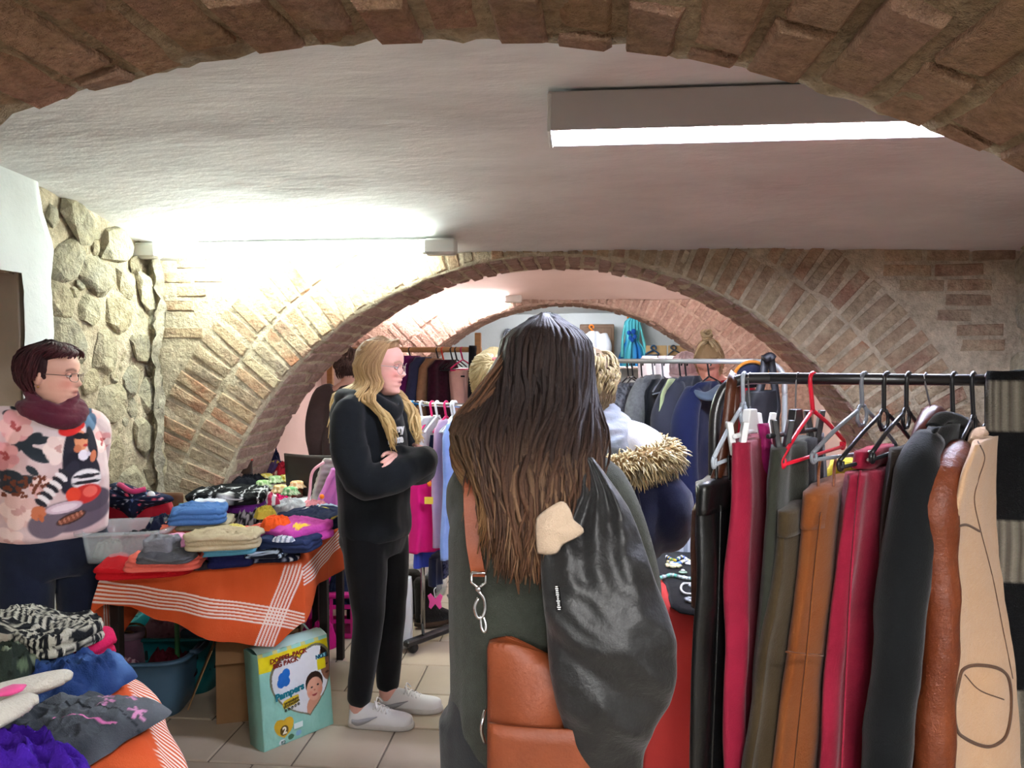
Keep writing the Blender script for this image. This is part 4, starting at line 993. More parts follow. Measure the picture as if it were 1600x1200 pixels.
def hair_bun(cols, seed=4):
    def f(t, Mh):
        r = random.Random(seed); a, b, c = [lin(x) for x in cols]; hb = hair_cap(Mh, R_(80), .078, .012, -.03, a)
        tp = Vector((0, -.055, .135))
        for i in range(150):
            th = r.uniform(1.0, 2 * PI - 1.0); z = r.uniform(-.07, .08); p0 = head_pt(th, z, .010, False)
            m = (p0 + tp) / 2 + (p0 + tp).normalized() * .02; lock(hb, [Mh @ p0, Mh @ m, Mh @ tp], r.uniform(.006, .010), .4, 9, 5, mixc(a, b, r.random()), mixc(b, c, r.random()))
        for i in range(40):
            q = r.uniform(0, 6.28); R = r.uniform(.015, .032); el = r.uniform(-.8, .8)
            pts = [tp + Vector((math.cos(q + k * .7) * R, math.sin(q + k * .7) * R, .03 + el * .03 + .008 * math.sin(k))) for k in range(6)]
            lock(hb, [Mh @ p for p in pts], .007, .5, 12, 5, mixc(a, b, r.random()), mixc(b, c, r.random()))
        hb.build('hair', HAIR, t)
    return f
BLOND = ('#a58f63', '#d3bf8c', '#e6d8ae')
simple_person('blonde woman with red scrunchie ponytail half hidden behind long brown hair', 795, 2.95, 1.61, R_(4), (-.055, .02, -.01), R_(-12), 0, fabric('slate_coat', '#2b2f3a'), hair_long(('#b5a071', '#dccb9c', '#efe4c2'), 0, tie=(.03, -.11, .06), n=330, w=(.006, .010)), fat=.8, arms=[[(.08, -.01, 1.34), (.12, .0, 1.30), (.14, .05, 1.16), (.13, .12, 1.02), (.10, .2, .96), (.08, .24, .97)]])
PARKA = fabric('navy_parka', '#171b36', var=.3, col2='#101326', bump=.4, scale=12, sheen=.2)
def parka_person():
    tt, s = simple_person('person with short blond hair, grey scarf and navy fur-hood parka', 922, 2.45, 1.61, R_(-8), (-.015, .03, -.01), R_(-14), R_(-4), fabric('white_top', '#cfcfd6', var=.2, col2='#b8b9c4'), hair_short(('#6d5a45', '#b7a377', '#dccf9f'), 3), name_top='white_top', fat=1.0, hem=.9, arms=[[(.10, -.01, 1.34), (.17, 0, 1.30), (.20, -.03, 1.17), (.205, -.01, 1.06), (.16, .10, 1.03), (.11, .20, 1.05)]])
    mb = MB()
    trunk(mb, [(.93, .02, -.02, .19, .16), (.95, .025, -.025, .205, .175), (1.02, .03, -.03, .225, .19), (1.10, .03, -.035, .228, .18), (1.17, .02, -.04, .215, .16), (1.21, .01, -.04, .20, .14)])
    mb.tube([(.20, -.03, 1.16), (.235, -.05, 1.10), (.235, -.01, 1.04), (.18, .10, 1.02), (.12, .20, 1.04)], [.075, .09, .092, .08, .06], seg=16, n=18); mb.tube([(-.19, -.03, 1.16), (-.23, -.05, 1.10), (-.24, -.02, 1.04), (-.2, .10, 1.02)], [.075, .085, .08, .06], seg=16, n=14)
    fuse(mb, .010, 5, None, wrinkle(.009, 5, (1, 1, 1.2), 9)).build('parka', PARKA, tt)
    # grey scarf
    mb = MB()
    for z, R, h in ((1.365, .085, .034), (1.325, .115, .042), (1.295, .135, .036)):
        mb.tube([(math.cos(a) * R - .02, math.sin(a) * R * .9, z + .012 * math.sin(2 * a)) for a in [2 * PI * i / 22 for i in range(23)]], h, seg=12, cap=False)
    fuse(mb, .008, 3, None, wrinkle(.006, 12, (1, 1, 3), 2)).build('scarf', fabric('scarf_grey', '#6f777e', var=.6, col2='#96929a', vscale=14, bump=.6), tt)
    # fur edge of the hood, lying across the shoulders
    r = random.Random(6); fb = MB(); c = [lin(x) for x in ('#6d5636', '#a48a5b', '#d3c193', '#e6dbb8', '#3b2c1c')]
    path = crom([(-.22, -.02, 1.24), (-.14, -.165, 1.215), (0, -.215, 1.215), (.12, -.195, 1.235), (.215, -.13, 1.255), (.25, -.02, 1.26), (.19, .08, 1.27)], 70)
    fb.tube(path, .036, seg=10, col=c[0])
    for i in range(2800):
        k = r.randrange(70); p = path[k]; tg = (path[min(69, k + 1)] - path[max(0, k - 1)]).normalized(); a = r.uniform(0, 2 * PI)
        n1 = tg.orthogonal().normalized(); d = (n1 * math.cos(a) + tg.cross(n1) * math.sin(a)); q = p + d * .030
        e = q + d * r.uniform(.018, .034) + Vector((r.uniform(-.014, .014), r.uniform(-.014, .014), -r.uniform(.008, .03)))
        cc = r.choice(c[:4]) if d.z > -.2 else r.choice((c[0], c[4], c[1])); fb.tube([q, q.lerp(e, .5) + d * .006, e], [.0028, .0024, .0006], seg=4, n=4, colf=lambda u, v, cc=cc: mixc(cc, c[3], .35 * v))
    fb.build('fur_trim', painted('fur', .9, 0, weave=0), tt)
    mb = MB(); mb.tube([(.16, -.215, 1.18), (.175, -.225, 1.10), (.172, -.226, 1.02)], .005, seg=6, n=10); mb.build('drawcord', fabric('cord_navy', '#0e1022'), tt)
parka_person()
simple_person('woman with blond bun bowing her head behind the coat rack', 1122, 4.7, 1.70, R_(140), (0, .10, -.03), R_(15), R_(-38), fabric('red_top', '#a31f2c'), hair_bun(('#9a7c58', '#cdb085', '#ead7b0')), skin='#dd9a84')
def beanie(t, Mh):
    mb = MB()
    def of(th, z): return lerp(-.01, .022 + .004 * math.cos(th * 26), sstep(-.02, 0.0, z + .01 * math.cos(th)))
    mb.loft([[Mh @ (p + Vector((0, 0, .0))) for p in R] for R in head_rings(face=False, offf=of, nt=156)])
    mb.tube([Mh @ head_pt(a, .0, .022, False) for a in [2 * PI * i / 40 for i in range(41)]], .014, seg=8, cap=False)
    mb.build('beanie', fabric('beanie_rose', '#d2bcbf', var=.4, col2='#b79da2', bump=.6, scale=90), t)
simple_person('person in dusty pink ribbed knit cap behind the dark coats', 1074, 5.2, 1.62, R_(150), (0, .03, -.02), R_(0), R_(-15), fabric('pale_pink_coat', '#c9aeb2', var=.2), beanie, trousers='#3a3a44')
simple_person('brown-haired person standing behind the girl in black hoodie', 545, 5.3, 1.64, R_(15), (0, .02, 0), R_(10), 0, fabric('brown_coat', '#4a3a36', var=.4), hair_short(('#4a3631', '#6d544c', '#8f7468'), 11, 800))
# ================================================================ RACKS, HANGERS AND HANGING CLOTHES
BLACK_P = mat('black_plastic', '#17171a', .35, .05, 60, spec=.5); GREY_P = mat('grey_plastic', '#70757c', .35, spec=.5); RED_P = mat('red_plastic', '#c3122c', .3, spec=.5)
WHITE_P = mat('white_plastic', '#dcdede', .35, spec=.5); SILVER_P = mat('silver_plastic', '#9aa3ad', .3, spec=.5); PINK_P = mat('pink_plastic', '#d02766', .35); YELLOW_P = mat('yellow_plastic', '#d9b52a', .35); BLUE_P = mat('blue_plastic', '#2b86c4', .35); ORANGE_P = mat('orange_plastic', '#e07a1e', .35)
WIRE_M = mat('wire_steel', '#8d8f92', .3, metal=1); WOOD_RED = mat('dark_hanger_wood', '#4a2018', .35, .1, 30, .4, 14, stretch=(1, 8, 1)); RAIL_B = mat('black_tube', '#141416', .3, spec=.6)
RAIL_W = mat('grey_tube', '#aeb1ae', .35, metal=.4); WOODL = mat('pale_wood', '#b98a5a', .6, .15, 30, .4, 8, stretch=(.6, 8, 8))
D1 = 1.66; RZ1 = PD(1350, 591, D1).z
def hook_pts(top, low, r, out):
    # question-mark hook: over the rail, then down to low
    o = Vector(out).normalized(); c = top - Vector((0, 0, r)); P = [c + o * r * math.cos(a) + Vector((0, 0, r * math.sin(a))) for a in [R_(x) for x in (-35, 0, 45, 90, 135, 180)]]
    e = P[-1]; P += [e.lerp(low, .45) + Vector((0, 0, 0)) * 1, low.lerp(e, .2) , low]
    return P
def hanger(label, hx, apex, N, F, m, D=D1, dn=-.13, df=.13, hm=None, r=.0045, ring=True, rail_y=590, group=None, bar=True, rr=.016, cat='hanger', curls=True):
    top = PD(hx, rail_y, D); o = top.copy(); t = thing('clothes_hanger', label, cat, o, 0, group)
    A = PD(apex[0], apex[1], D) - o; n = PD(N[0], N[1], D + dn) - o; f = PD(F[0], F[1], D + df) - o
    mb = MB(); d = (f - n).normalized(); d.z = 0
    mb.tube([p for p in hook_pts(Vector((0, 0, .010)), A, rr, d)], r * (1.05 if hm is None else .5), seg=8, n=30); mb.build('hook', hm or m, t)
    mb = MB(); e = (f - n).length
    if ring:
        w = d * .022; z = Vector((0, 0, 1))
        mb.tube([A + w * .5, A + w - z * .012, A + w - z * .030, A + w * .5 - z * .042, A - w * .5 - z * .042, A - w - z * .030, A - w - z * .012, A - w * .5, A + w * .5], r * .9, seg=8)
        s0, s1 = A - w - z * .010, A + w - z * .010
    else: s0 = s1 = A
    mb.tube([s0, s0.lerp(n, .5) + Vector((0, 0, .004)), n], r, seg=8, n=10); mb.tube([s1, s1.lerp(f, .5) + Vector((0, 0, .004)), f], r, seg=8, n=10)
    if bar: mb.tube([n - Vector((0, 0, .014)), f - Vector((0, 0, .014))], r * .9, seg=8)
    if curls:
        for q, s in ((n, 1), (f, -1)):
            k = d * s; mb.tube([q, q - k * .006 - Vector((0, 0, .006)), q - Vector((0, 0, .018)), q + k * .012 - Vector((0, 0, .016)), q + k * .013 - Vector((0, 0, .002))], r * .9, seg=8, n=14)
    mb.build('frame', m, t); return t
def drape(levels, D, dn, df, th, o, folds=3, amp=.012, seed=0, N=56, M=40, cap_top=True, grow=.5, colf=None, tp=1.0, zref=None, sharp=.7):
    # cloth hanging edge-on: levels are (picture row, near edge, far edge) read at depth D; the near edge lies dn nearer, the far edge df further
    r = random.Random(seed); ph = [r.uniform(0, 6.28) for _ in range(4)]; rows = []
    for k in range(M):
        v = k / (M - 1); py = lerp(levels[0][0], levels[-1][0], v); i = 0
        while i < len(levels) - 2 and py > levels[i + 1][0]: i += 1
        w = clamp((py - levels[i][0]) / max(1e-6, levels[i + 1][0] - levels[i][0])); w = w * w * (3 - 2 * w) * .5 + w * .5
        xl, xr = lerp(levels[i][1], levels[i + 1][1], w), lerp(levels[i][2], levels[i + 1][2], w)
        z = PD(800, py, D).z; a, c = PD(xl, 600, D + dn), PD(xr, 600, D + df); a.z = c.z = z
        dv = (c - a); L = dv.length; nn = Vector((dv.y, -dv.x, 0)).normalized(); row = []
        tv = th * (tp + (1 - tp) * v); g = amp * (1 - grow + grow * v * 1.4)
        for q in range(N):
            an = 2 * PI * q / N; u = .5 - .5 * math.cos(an); s = math.sin(an); ss = math.copysign(abs(s) ** sharp, s)
            f1 = math.sin(folds * u * 2 * PI + ph[0] + .6 * v) + .5 * math.sin(folds * 1.7 * u * 2 * PI + ph[1] - v)
            p = a.lerp(c, u) + nn * (ss * tv + g * f1 * math.sin(PI * min(1, max(0, u))) ** .5)
            q3 = Vector((p.x * 7 + seed, p.y * 7, p.z * 5)); p += nn * .004 * ss * noise.noise(q3 * 3) + nn * .008 * noise.noise(q3)
            p.z += .004 * noise.noise(q3 * 2) * (1 if k in (0, M - 1) else 0)
            row.append(p - o)
        rows.append(row)
    mb = MB(); mb.loft(rows, colf=colf); return mb
def strip(pts, w, th, D, o, up=(0, 0, 1), n=30):
    P = crom([PD(x, y, D + (d if True else 0)) - o for x, y, d in pts], n); mb = MB(); view = (CM @ Vector((0, 0, 1)))
    rings = []
    for j, p in enumerate(P):
        tg = (P[min(j + 1, n - 1)] - P[max(0, j - 1)]).normalized(); s = tg.cross(view).normalized(); nn = s.cross(tg).normalized()
        rings.append([p + s * w + nn * th, p + s * w - nn * th, p - s * w - nn * th, p - s * w + nn * th])
    mb.loft(rings); return mb

# ---- front rack
t = thing('clothes_rack', 'black tubular clothes rack with bent end holding skirts and coats', 'clothes rack', (PD(1350, 591, D1).x, PD(1350, 591, D1).y, 0))
o = Vector(t.location); P = lambda x, y, d=0: PD(x, y, D1 + d) - o
mb = MB(); mb.tube([P(1116, 790), P(1116, 690), P(1119, 640), P(1134, 606), P(1160, 593), P(1200, 591)], .0125, seg=12, n=40, cap=False); mb.tube([P(1200, 591), P(1760, 596)], .0125, seg=12); mb.build('rail', RAIL_B, t)
mb = MB(); f0 = P(1116, 790); mb.tube([f0, Vector((f0.x, f0.y, .10 ))], .0125, seg=12); mb.build('post', RAIL_B, t)
mb = MB(); f1 = P(1760, 596); mb.tube([f1, Vector((f1.x, f1.y, .10))], .0125, seg=12); mb.build('post', RAIL_B, t)
for f in (f0, f1):
    mb = MB(); mb.box((f.x, f.y, .09), (.035, .50, .03), bev=.008); ft = mb.build('foot', RAIL_B, t, smooth=False)
    for s in (-1, 1):
        mb = MB(); mb.ball((f.x, f.y + s * .22, .035), (.014, .035, .035), 14, 8); mb.build('caster', BLACK_P, ft)
hanger('silver plastic hanger at the bent rail end, with black leather skirt', 1163, (1161, 630), (1115, 716), (1166, 697), SILVER_P)
hanger('red plastic hanger hanging empty on the black rail', 1270, (1270, 641), (1222, 716), (1318, 688), RED_P, ring=False)
hanger('grey plastic hanger between the red hanger and the black ones', 1351, (1347, 634), (1270, 708), (1398, 692), GREY_P)
hanger('black hanger right after the grey hanger, with bar hung empty', 1386, (1381, 641), (1312, 720), (1428, 694), BLACK_P)
hanger('black hanger gripping the crimson waistband with snaps', 1420, (1416, 638), (1362, 708), (1442, 680), BLACK_P)
hanger('black hanger inside the black coat collar', 1491, (1489, 650), (1452, 700), (1530, 690), BLACK_P)
hanger('black hanger carrying the cognac leather jacket', 1521, (1521, 650), (1494, 710), (1550, 700), BLACK_P)
hanger('black hanger at the beige coat, tucked beside the striped knit', 1543, (1540, 664), (1510, 720), (1580, 705), BLACK_P, hm=BLACK_P)
# wooden hanger with wire hook
o = PD(1447, 590, D1); t = thing('clothes_hanger', 'dark red wooden hanger with thin wire hook on black rail', 'hanger', o)
mb = MB(); mb.tube(hook_pts(Vector((0, 0, .010)), PD(1455, 640, D1) - o, .014, (.6, .8, 0)), .002, seg=8, n=24); mb.build('hook', WIRE_M, t)
mb = MB(); mb.tube([PD(1422, 712, D1 - .14) - o, PD(1440, 672, D1 - .06) - o, PD(1458, 645, D1) - o, PD(1474, 658, D1 + .06) - o, PD(1492, 690, D1 + .14) - o], [.010, .017, .022, .017, .010], seg=12, n=30, flat=.8); mb.build('shoulder', WOOD_RED, t)
def clip_hanger(label, hx, block, bar, clips, m, ml):
    o = PD(hx, 590, D1); t = thing('clip_hanger', label, 'hanger', o); q = lambda x, y, d=0: PD(x, y, D1 + d) - o
    mb = MB(); mb.tube(hook_pts(Vector((0, 0, .010)), q(block[0], block[1] - 18), .013, (.5, .8, 0)), .0019, seg=8, n=26); mb.build('hook', WIRE_M, t)
    mb = MB(); c = q(*block); R = Matrix.Rotation(R_(52), 3, 'Z')
    mb.loft([[c + R @ Vector((x * w, y * .009, z)) for x, y in ((-1, -1), (1, -1), (1, 1), (-1, 1))] for z, w in ((-.030, .034), (.0, .022), (.022, .016))])
    a, b = q(*bar[0]), q(*bar[1]); mb.tube([a, b], .0055, seg=8); mb.build('frame', m, t, smooth=False, bev=.003)
    for x, y, d in clips:
        cc = q(x, y, d); mb = MB()
        for s in (-1, 1): mb.loft([[cc + Vector((s * .006 + s * sp * .5 + xx * .006, yy * .011, z)) for xx, yy in ((-1, -1), (1, -1), (1, 1), (-1, 1))] for z, sp in ((-.036, .0), (-.012, .008), (.034, .022))])
        mb.build('clip', m, t, smooth=False, bev=.002)
clip_hanger('white clip hanger holding the crimson velvet skirt', 1172, (1172, 655), ((1148, 682, -.10), (1200, 665, .10)), ((1152, 685, -.08), (1196, 668, .09)), WHITE_P, WIRE_M)
clip_hanger('black clip hanger holding the charcoal trousers', 1247, (1243, 655), ((1200, 682, -.12), (1281, 670, .12)), ((1222, 682, -.09), (1272, 664, .10)), BLACK_P, WIRE_M)

def garment(name, label, cat, hx, levels, m, dn=-.15, df=.12, th=.022, folds=3, amp=.012, seed=0, group=None, part='cloth', D=D1, **k):
    o = PD(hx, levels[0][0], D); t = thing(name, label, cat, o, 0, group)
    drape(levels, D, dn, df, th, o, folds, amp, seed, **k).build(part, m, t); return t, o
LEATHER_K = mat('black_leather', '#0e0f10', .32, .35, 60, .3, 20, col2='#070707', spec=.55)
VELVET = fabric('crimson_velvet', '#84152f', rough=.6, var=.45, vscale=5, col2='#56071c', sheen=.10)
SUEDE_T = fabric('tan_suede', '#70401f', var=.75, vscale=6, col2='#6e3712', sheen=.10, scale=60)
SUEDE_R = fabric('crimson_suede', '#8c1b34', var=.65, vscale=6, col2='#660d21', sheen=.10, scale=60)
OLIVE = fabric('charcoal_cord', '#2c2d26', var=.4, vscale=8); OLIVEB = fabric('olive_suede', '#3d3120', var=.6, vscale=7, col2='#2a2010'); DBROWN = fabric('dark_brown_cloth', '#1f1712', var=.3)
BCOAT = fabric('black_wool', '#0f1113', var=.3, bump=.3); BEIGE_F = fabric('beige_fleece', '#b89778', var=.35, vscale=14, col2='#b58c62', bump=.5, scale=90, sheen=.2)
COGNAC = mat('worn_cognac_leather', '#6d3417', .42, .8, 26, .8, 11, col2='#4d1d0a', spec=.4)
WB = dict(M=6, folds=1, amp=.002)
t, o = garment('leather_skirt', 'black leather skirt hung by loops at rack end', 'skirt', 1116, [(745, 1098, 1146), (790, 1096, 1152), (950, 1092, 1158), (1100, 1088, 1160), (1320, 1080, 1160)], LEATHER_K, dn=-.14, df=.10, folds=2, seed=1)
drape([(742, 1098, 1146), (786, 1096, 1150)], D1, -.145, .105, .025, o, **WB).build('waistband', LEATHER_K, t)
for x in (1118, 1138): strip([(x, 712, -.05), (x + 1, 730, -.05), (x + 2, 750, -.06)], .003, .001, D1, o, n=8).build('loop', LEATHER_K, t)
strip([(1126, 790, -.155), (1122, 950, -.16), (1116, 1100, -.165), (1108, 1300, -.17)], .0014, .002, D1, o).build('seam', LEATHER_K, t)
t, o = garment('velvet_skirt', 'crimson velvet skirt with magenta lining on white clip hanger', 'skirt', 1172, [(684, 1150, 1206), (740, 1148, 1222), (900, 1141, 1226), (1050, 1139, 1222), (1320, 1138, 1216)], VELVET, folds=2.4, amp=.018, seed=2, dn=-.12, df=.14)
strip([(1192, 662, .0), (1197, 700, -.01), (1196, 740, .0), (1192, 790, .02)], .011, .005, D1, o, n=16).build('lining', fabric('magenta_lining', '#8e1458', rough=.5), t)
t, o = garment('trousers', 'charcoal grey trousers clipped on black clip hanger', 'trousers', 1226, [(690, 1211, 1262), (760, 1204, 1268), (900, 1195, 1265), (1050, 1186, 1258), (1320, 1168, 1250)], OLIVE, folds=2, amp=.016, seed=3)
strip([(1234, 695, -.03), (1232, 800, -.05), (1222, 1000, -.09), (1208, 1300, -.1)], .0016, .004, D1, o).build('seam', OLIVE, t)
t, o = garment('denim_skirt', 'dark slate skirt behind the charcoal trousers, waist open', 'skirt', 1262, [(690, 1243, 1280), (760, 1240, 1286), (1000, 1232, 1286), (1320, 1220, 1280)], fabric('slate_cloth', '#24262b', var=.3), dn=-.02, df=.2, seed=4)
t, o = garment('suede_skirt', 'olive brown suede skirt left of the tan one', 'skirt', 1244, [(780, 1228, 1276), (815, 1224, 1280), (1000, 1200, 1262), (1320, 1160, 1240)], OLIVEB, folds=2.2, amp=.016, seed=5, dn=-.17, df=.08)
drape([(776, 1228, 1276), (812, 1225, 1280)], D1, -.175, .085, .025, o, **WB).build('waistband', OLIVEB, t)
t, o = garment('suede_skirt', 'tan suede skirt with vertical seam hung by loops', 'skirt', 1290, [(756, 1270, 1322), (800, 1264, 1330), (950, 1246, 1332), (1080, 1230, 1326), (1320, 1202, 1318)], SUEDE_T, folds=1.5, amp=.012, seed=6, dn=-.17, df=.10, th=.026)
drape([(752, 1270, 1321), (802, 1263, 1329)], D1, -.176, .106, .029, o, **WB).build('waistband', SUEDE_T, t)
for x in (1279, 1303): strip([(x + 3, 716, -.02), (x, 738, -.04), (x, 768, -.08)], .003, .0012, D1, o, n=8).build('loop', SUEDE_T, t)
strip([(1283, 800, -.185), (1272, 900, -.20), (1262, 1010, -.21), (1246, 1160, -.22), (1232, 1300, -.22)], .0013, .003, D1, o).build('seam', SUEDE_T, t)
strip([(1228, 1018, -.20), (1250, 1022, -.215), (1285, 1024, -.17)], .0013, .003, D1, o, n=12).build('yoke_seam', SUEDE_T, t)
t, o = garment('suede_skirt', 'crimson suede skirt with snapped waist tab on black hanger', 'skirt', 1362, [(728, 1334, 1392), (780, 1326, 1402), (950, 1306, 1404), (1100, 1294, 1396), (1320, 1274, 1388)], SUEDE_R, folds=1.8, amp=.018, seed=7, dn=-.16, df=.10, th=.026)
mb = drape([(698, 1346, 1392), (724, 1342, 1390)], D1, -.09, .06, .02, o, **WB); tab = mb.build('waist_tab', SUEDE_R, t)
for x, y in ((1360, 707), (1356, 719)):
    mb = MB(); mb.ball(PD(x, y, D1 - .085) - o, .0055, 12, 8); mb.build('snap', STEEL, tab)
strip([(1344, 735, -.17), (1338, 800, -.19), (1330, 900, -.20), (1322, 1050, -.21), (1310, 1300, -.21)], .0016, .003, D1, o).build('seam', SUEDE_R, t)
t, o = garment('trousers', 'dark brown trousers hung over beside crimson skirt', 'trousers', 1416, [(694, 1396, 1452), (760, 1388, 1456), (950, 1380, 1456), (1320, 1366, 1450)], DBROWN, seed=8, folds=2, amp=.014)
def coat_parts(t, o, m, body, sleeve, collar, D=D1, seed=0, dn=-.15, df=.15, th=.045, sdn=-.2, sth=.042, folds=2.5, amp=.014):
    drape(body, D, dn, df, th, o, folds, amp, seed, tp=.35).build('body', m, t)
    if sleeve: 
        for s in sleeve:
            P = [PD(x, y, D + d) - o for x, y, d in s[0]]; mb = MB(); mb.tube(P, s[1], seg=18, n=36)
            w = wrinkle(.005, 8, (1, 1, 1), seed + 3); mb.disp(lambda p: p + Vector((1, -.6, 0)).normalized() * w(p, None)); mb.build('sleeve', m, t)
    if collar:
        P = [PD(x, y, D + d) - o for x, y, d in collar[0]]; mb = MB(); mb.tube(P, collar[1], seg=12, n=24, flat=.6); mb.build('collar', m, t)
o = PD(1491, 655, D1); t = thing('coat', 'black wool coat with stand collar on black hanger', 'coat', o)
coat_parts(t, o, BCOAT, [(660, 1462, 1512), (690, 1444, 1520), (760, 1424, 1522), (900, 1400, 1522), (1100, 1376, 1516), (1320, 1350, 1500)], [([(1448, 688, -.12), (1430, 740, -.17), (1418, 850, -.19), (1402, 1000, -.19), (1386, 1150, -.18), (1370, 1330, -.18)], [.030, .040, .044, .044, .044, .044])], ([(1456, 668, -.08), (1474, 652, -.04), (1496, 656, .0), (1508, 668, .06)], [.014, .020, .020, .014]), seed=9)
o = PD(1521, 690, D1); t = thing('leather_jacket', 'worn cognac leather jacket between black coat and beige coat', 'jacket', o)
coat_parts(t, o, COGNAC, [(694, 1490, 1526), (730, 1474, 1532), (800, 1462, 1532), (1000, 1452, 1528), (1320, 1440, 1520)], [([(1498, 704, -.10), (1478, 740, -.17), (1462, 790, -.20), (1466, 860, -.20), (1470, 960, -.20), (1462, 1080, -.19), (1454, 1240, -.18)], [.026, .036, .040, .033, .032, .034, .036])], None, seed=10)
o = PD(1543, 675, D1); t = thing('coat', 'beige fleece coat with brown overlock seams and round patch pocket', 'coat', o)
BL = [(676, 1528, 1560), (720, 1506, 1566), (790, 1490, 1578), (900, 1484, 1600), (1050, 1478, 1622), (1320, 1476, 1650)]
coat_parts(t, o, BEIGE_F, BL, None, ([(1520, 696, -.10), (1532, 676, -.04), (1552, 676, .02), (1560, 690, .06)], [.012, .018, .018, .012]), seed=11, dn=-.24, df=.05, th=.032, folds=1.2, amp=.010)
STITCH = fabric('brown_stitching', '#5a4030', var=.3)
def on_front(mb, o, D):    # lay thin trim onto the cloth by dropping it along the view until it meets the surface
    return mb
def cast(ob, px, py, lift=.002):
    # where the sight line through a picture point meets a cloth surface
    from mathutils.bvhtree import BVHTree
    k = ob.name
    if k not in BV: BV[k] = BVHTree.FromPolygons([v.co.copy() for v in ob.data.vertices], [tuple(p.vertices) for p in ob.data.polygons])
    org = Vector((0, 0, CAM_H)) - ob.parent.location; h = BV[k].ray_cast(org, ray(px, py).normalized())
    return None if h[0] is None else h[0] + h[1] * lift * (1 if h[1].dot(ray(px, py)) < 0 else -1)
BV = {}
def seam_on(ob, pts, r, m, name='stitching', n=40):
    P = [cast(ob, p.x, p.y, r * .5) for p in crom([Vector((x, y, 0)) for x, y in pts], n)]; P = [p for p in P if p is not None]
    if len(P) > 2:
        mb = MB(); mb.tube(P, r, seg=6); mb.build(name, m, ob.parent)
def surf(levels, D, dn, df, th, u, py):
    i = 0
    while i < len(levels) - 2 and py > levels[i + 1][0]: i += 1
    w = clamp((py - levels[i][0]) / (levels[i + 1][0] - levels[i][0])); xl, xr = lerp(levels[i][1], levels[i + 1][1], w), lerp(levels[i][2], levels[i + 1][2], w)
    z = PD(800, py, D).z; a, c = PD(xl, 600, D + dn), PD(xr, 600, D + df); a.z = c.z = z; nn = Vector(((c - a).y, -(c - a).x, 0)).normalized()
    return a.lerp(c, u) + nn * (th * (max(0, 1 - (2 * u - 1) ** 2) ** .35))
def trim_line(pts, r, levels, dn, df, th, m, t, o, name='stitching', D=D1, closed=False, n=40):
    P = crom([Vector((max(.02, u - .06), py / 1000, 0)) for u, py in pts], n); mb = MB()
    mb.tube([surf(levels, D, dn, df, th, p.x, p.y * 1000) - o for p in P], r, seg=6, cap=not closed); mb.build(name, m, t)
bd = [c for c in t.children if c.name.startswith('body')][0]
seam_on(bd, [(1497, 1062), (1503, 1046), (1522, 1039), (1552, 1042), (1570, 1052), (1577, 1072), (1578, 1110), (1572, 1145), (1560, 1160), (1540, 1166), (1510, 1155), (1493, 1138), (1490, 1100), (1497, 1062)], .0034, STITCH, 'pocket_stitching', 90)
seam_on(bd, [(1507, 1054), (1530, 1078), (1568, 1093)], .0013, STITCH)
seam_on(bd, [(1496, 822), (1510, 820), (1530, 830)], .0024, STITCH)
seam_on(bd, [(1528, 690), (1538, 715), (1528, 750), (1522, 782), (1532, 830), (1550, 900), (1566, 980), (1582, 1060)], .0012, STITCH, n=60)
# banded knit slung over the rail at the right
o = PD(1575, 585, D1); t = thing('knit_wrap', 'thick knitted wrap banded in black and grey, slung over rail end', 'wrap', o)
bands = [(578, 592, 0), (592, 668, 1), (668, 802, 0), (802, 897, 1), (897, 1060, 0), (1060, 1180, 1), (1180, 1330, 0)]
KG = painted('knit_grey', .95, .8, 120, weave=1.0, wscale=420)
def kc(u, v):
    py = lerp(578, 1330, v)
    for a, b, g in bands:
        if a <= py < b:
            if not g: return lin('#121315')
            return mixc(lin('#4f4a42'), lin('#8a8478'), clamp(.5 + .5 * math.sin(py * 1.4) * math.cos(u * 400)))
    return lin('#121315')
mb = drape([(578, 1546, 1720), (600, 1545, 1720), (900, 1552, 1730), (1330, 1560, 1740)], D1, -.06, -.02, .03, o, folds=1.5, amp=.008, seed=14, M=170, N=90, colf=kc, tp=1.0)
mb.build('knit', KG, t)
# belts and a brown bag at the bent end, and a yellow top further down the rail
o = PD(1142, 590, D1); t = thing('belt', 'brown leather belt looped over the bent rail end', 'belt', o)
BELT = mat('brown_belt_leather', '#4a2412', .4, .3, 60, .4, 15, spec=.4)
strip([(1148, 583, .01), (1143, 600, -.02), (1136, 660, -.03), (1124, 730, -.04), (1108, 772, -.05)], .011, .0015, D1, o).build('strap', BELT, t)
strip([(1150, 586, .02), (1149, 640, .0), (1142, 700, -.01), (1134, 752, -.02)], .009, .0015, D1, o).build('strap', BELT, t)
o = PD(1094, 870, D1 + .04); t = thing('handbag', 'dark brown leather bag behind black leather skirt', 'bag', o)
mb = drape([(786, 1098, 1150), (800, 1090, 1158), (860, 1086, 1160), (955, 1088, 1156)], D1 + .06, .0, .1, .03, o, folds=1, amp=.004); mb.build('bag_body', BELT, t)
strip([(1100, 800, .05), (1108, 760, .05), (1130, 700, .05), (1138, 620, .03)], .005, .0015, D1, o).build('handle', BELT, t)
o = PD(1310, 740, D1 + .35); t = thing('top', 'mustard yellow top behind the red hanger', 'top', o)
drape([(720, 1306, 1340), (745, 1288, 1352), (900, 1276, 1352)], D1 + .35, -.05, .05, .03, o, seed=15).build('cloth', fabric('mustard', '#a8951f', var=.3), t)

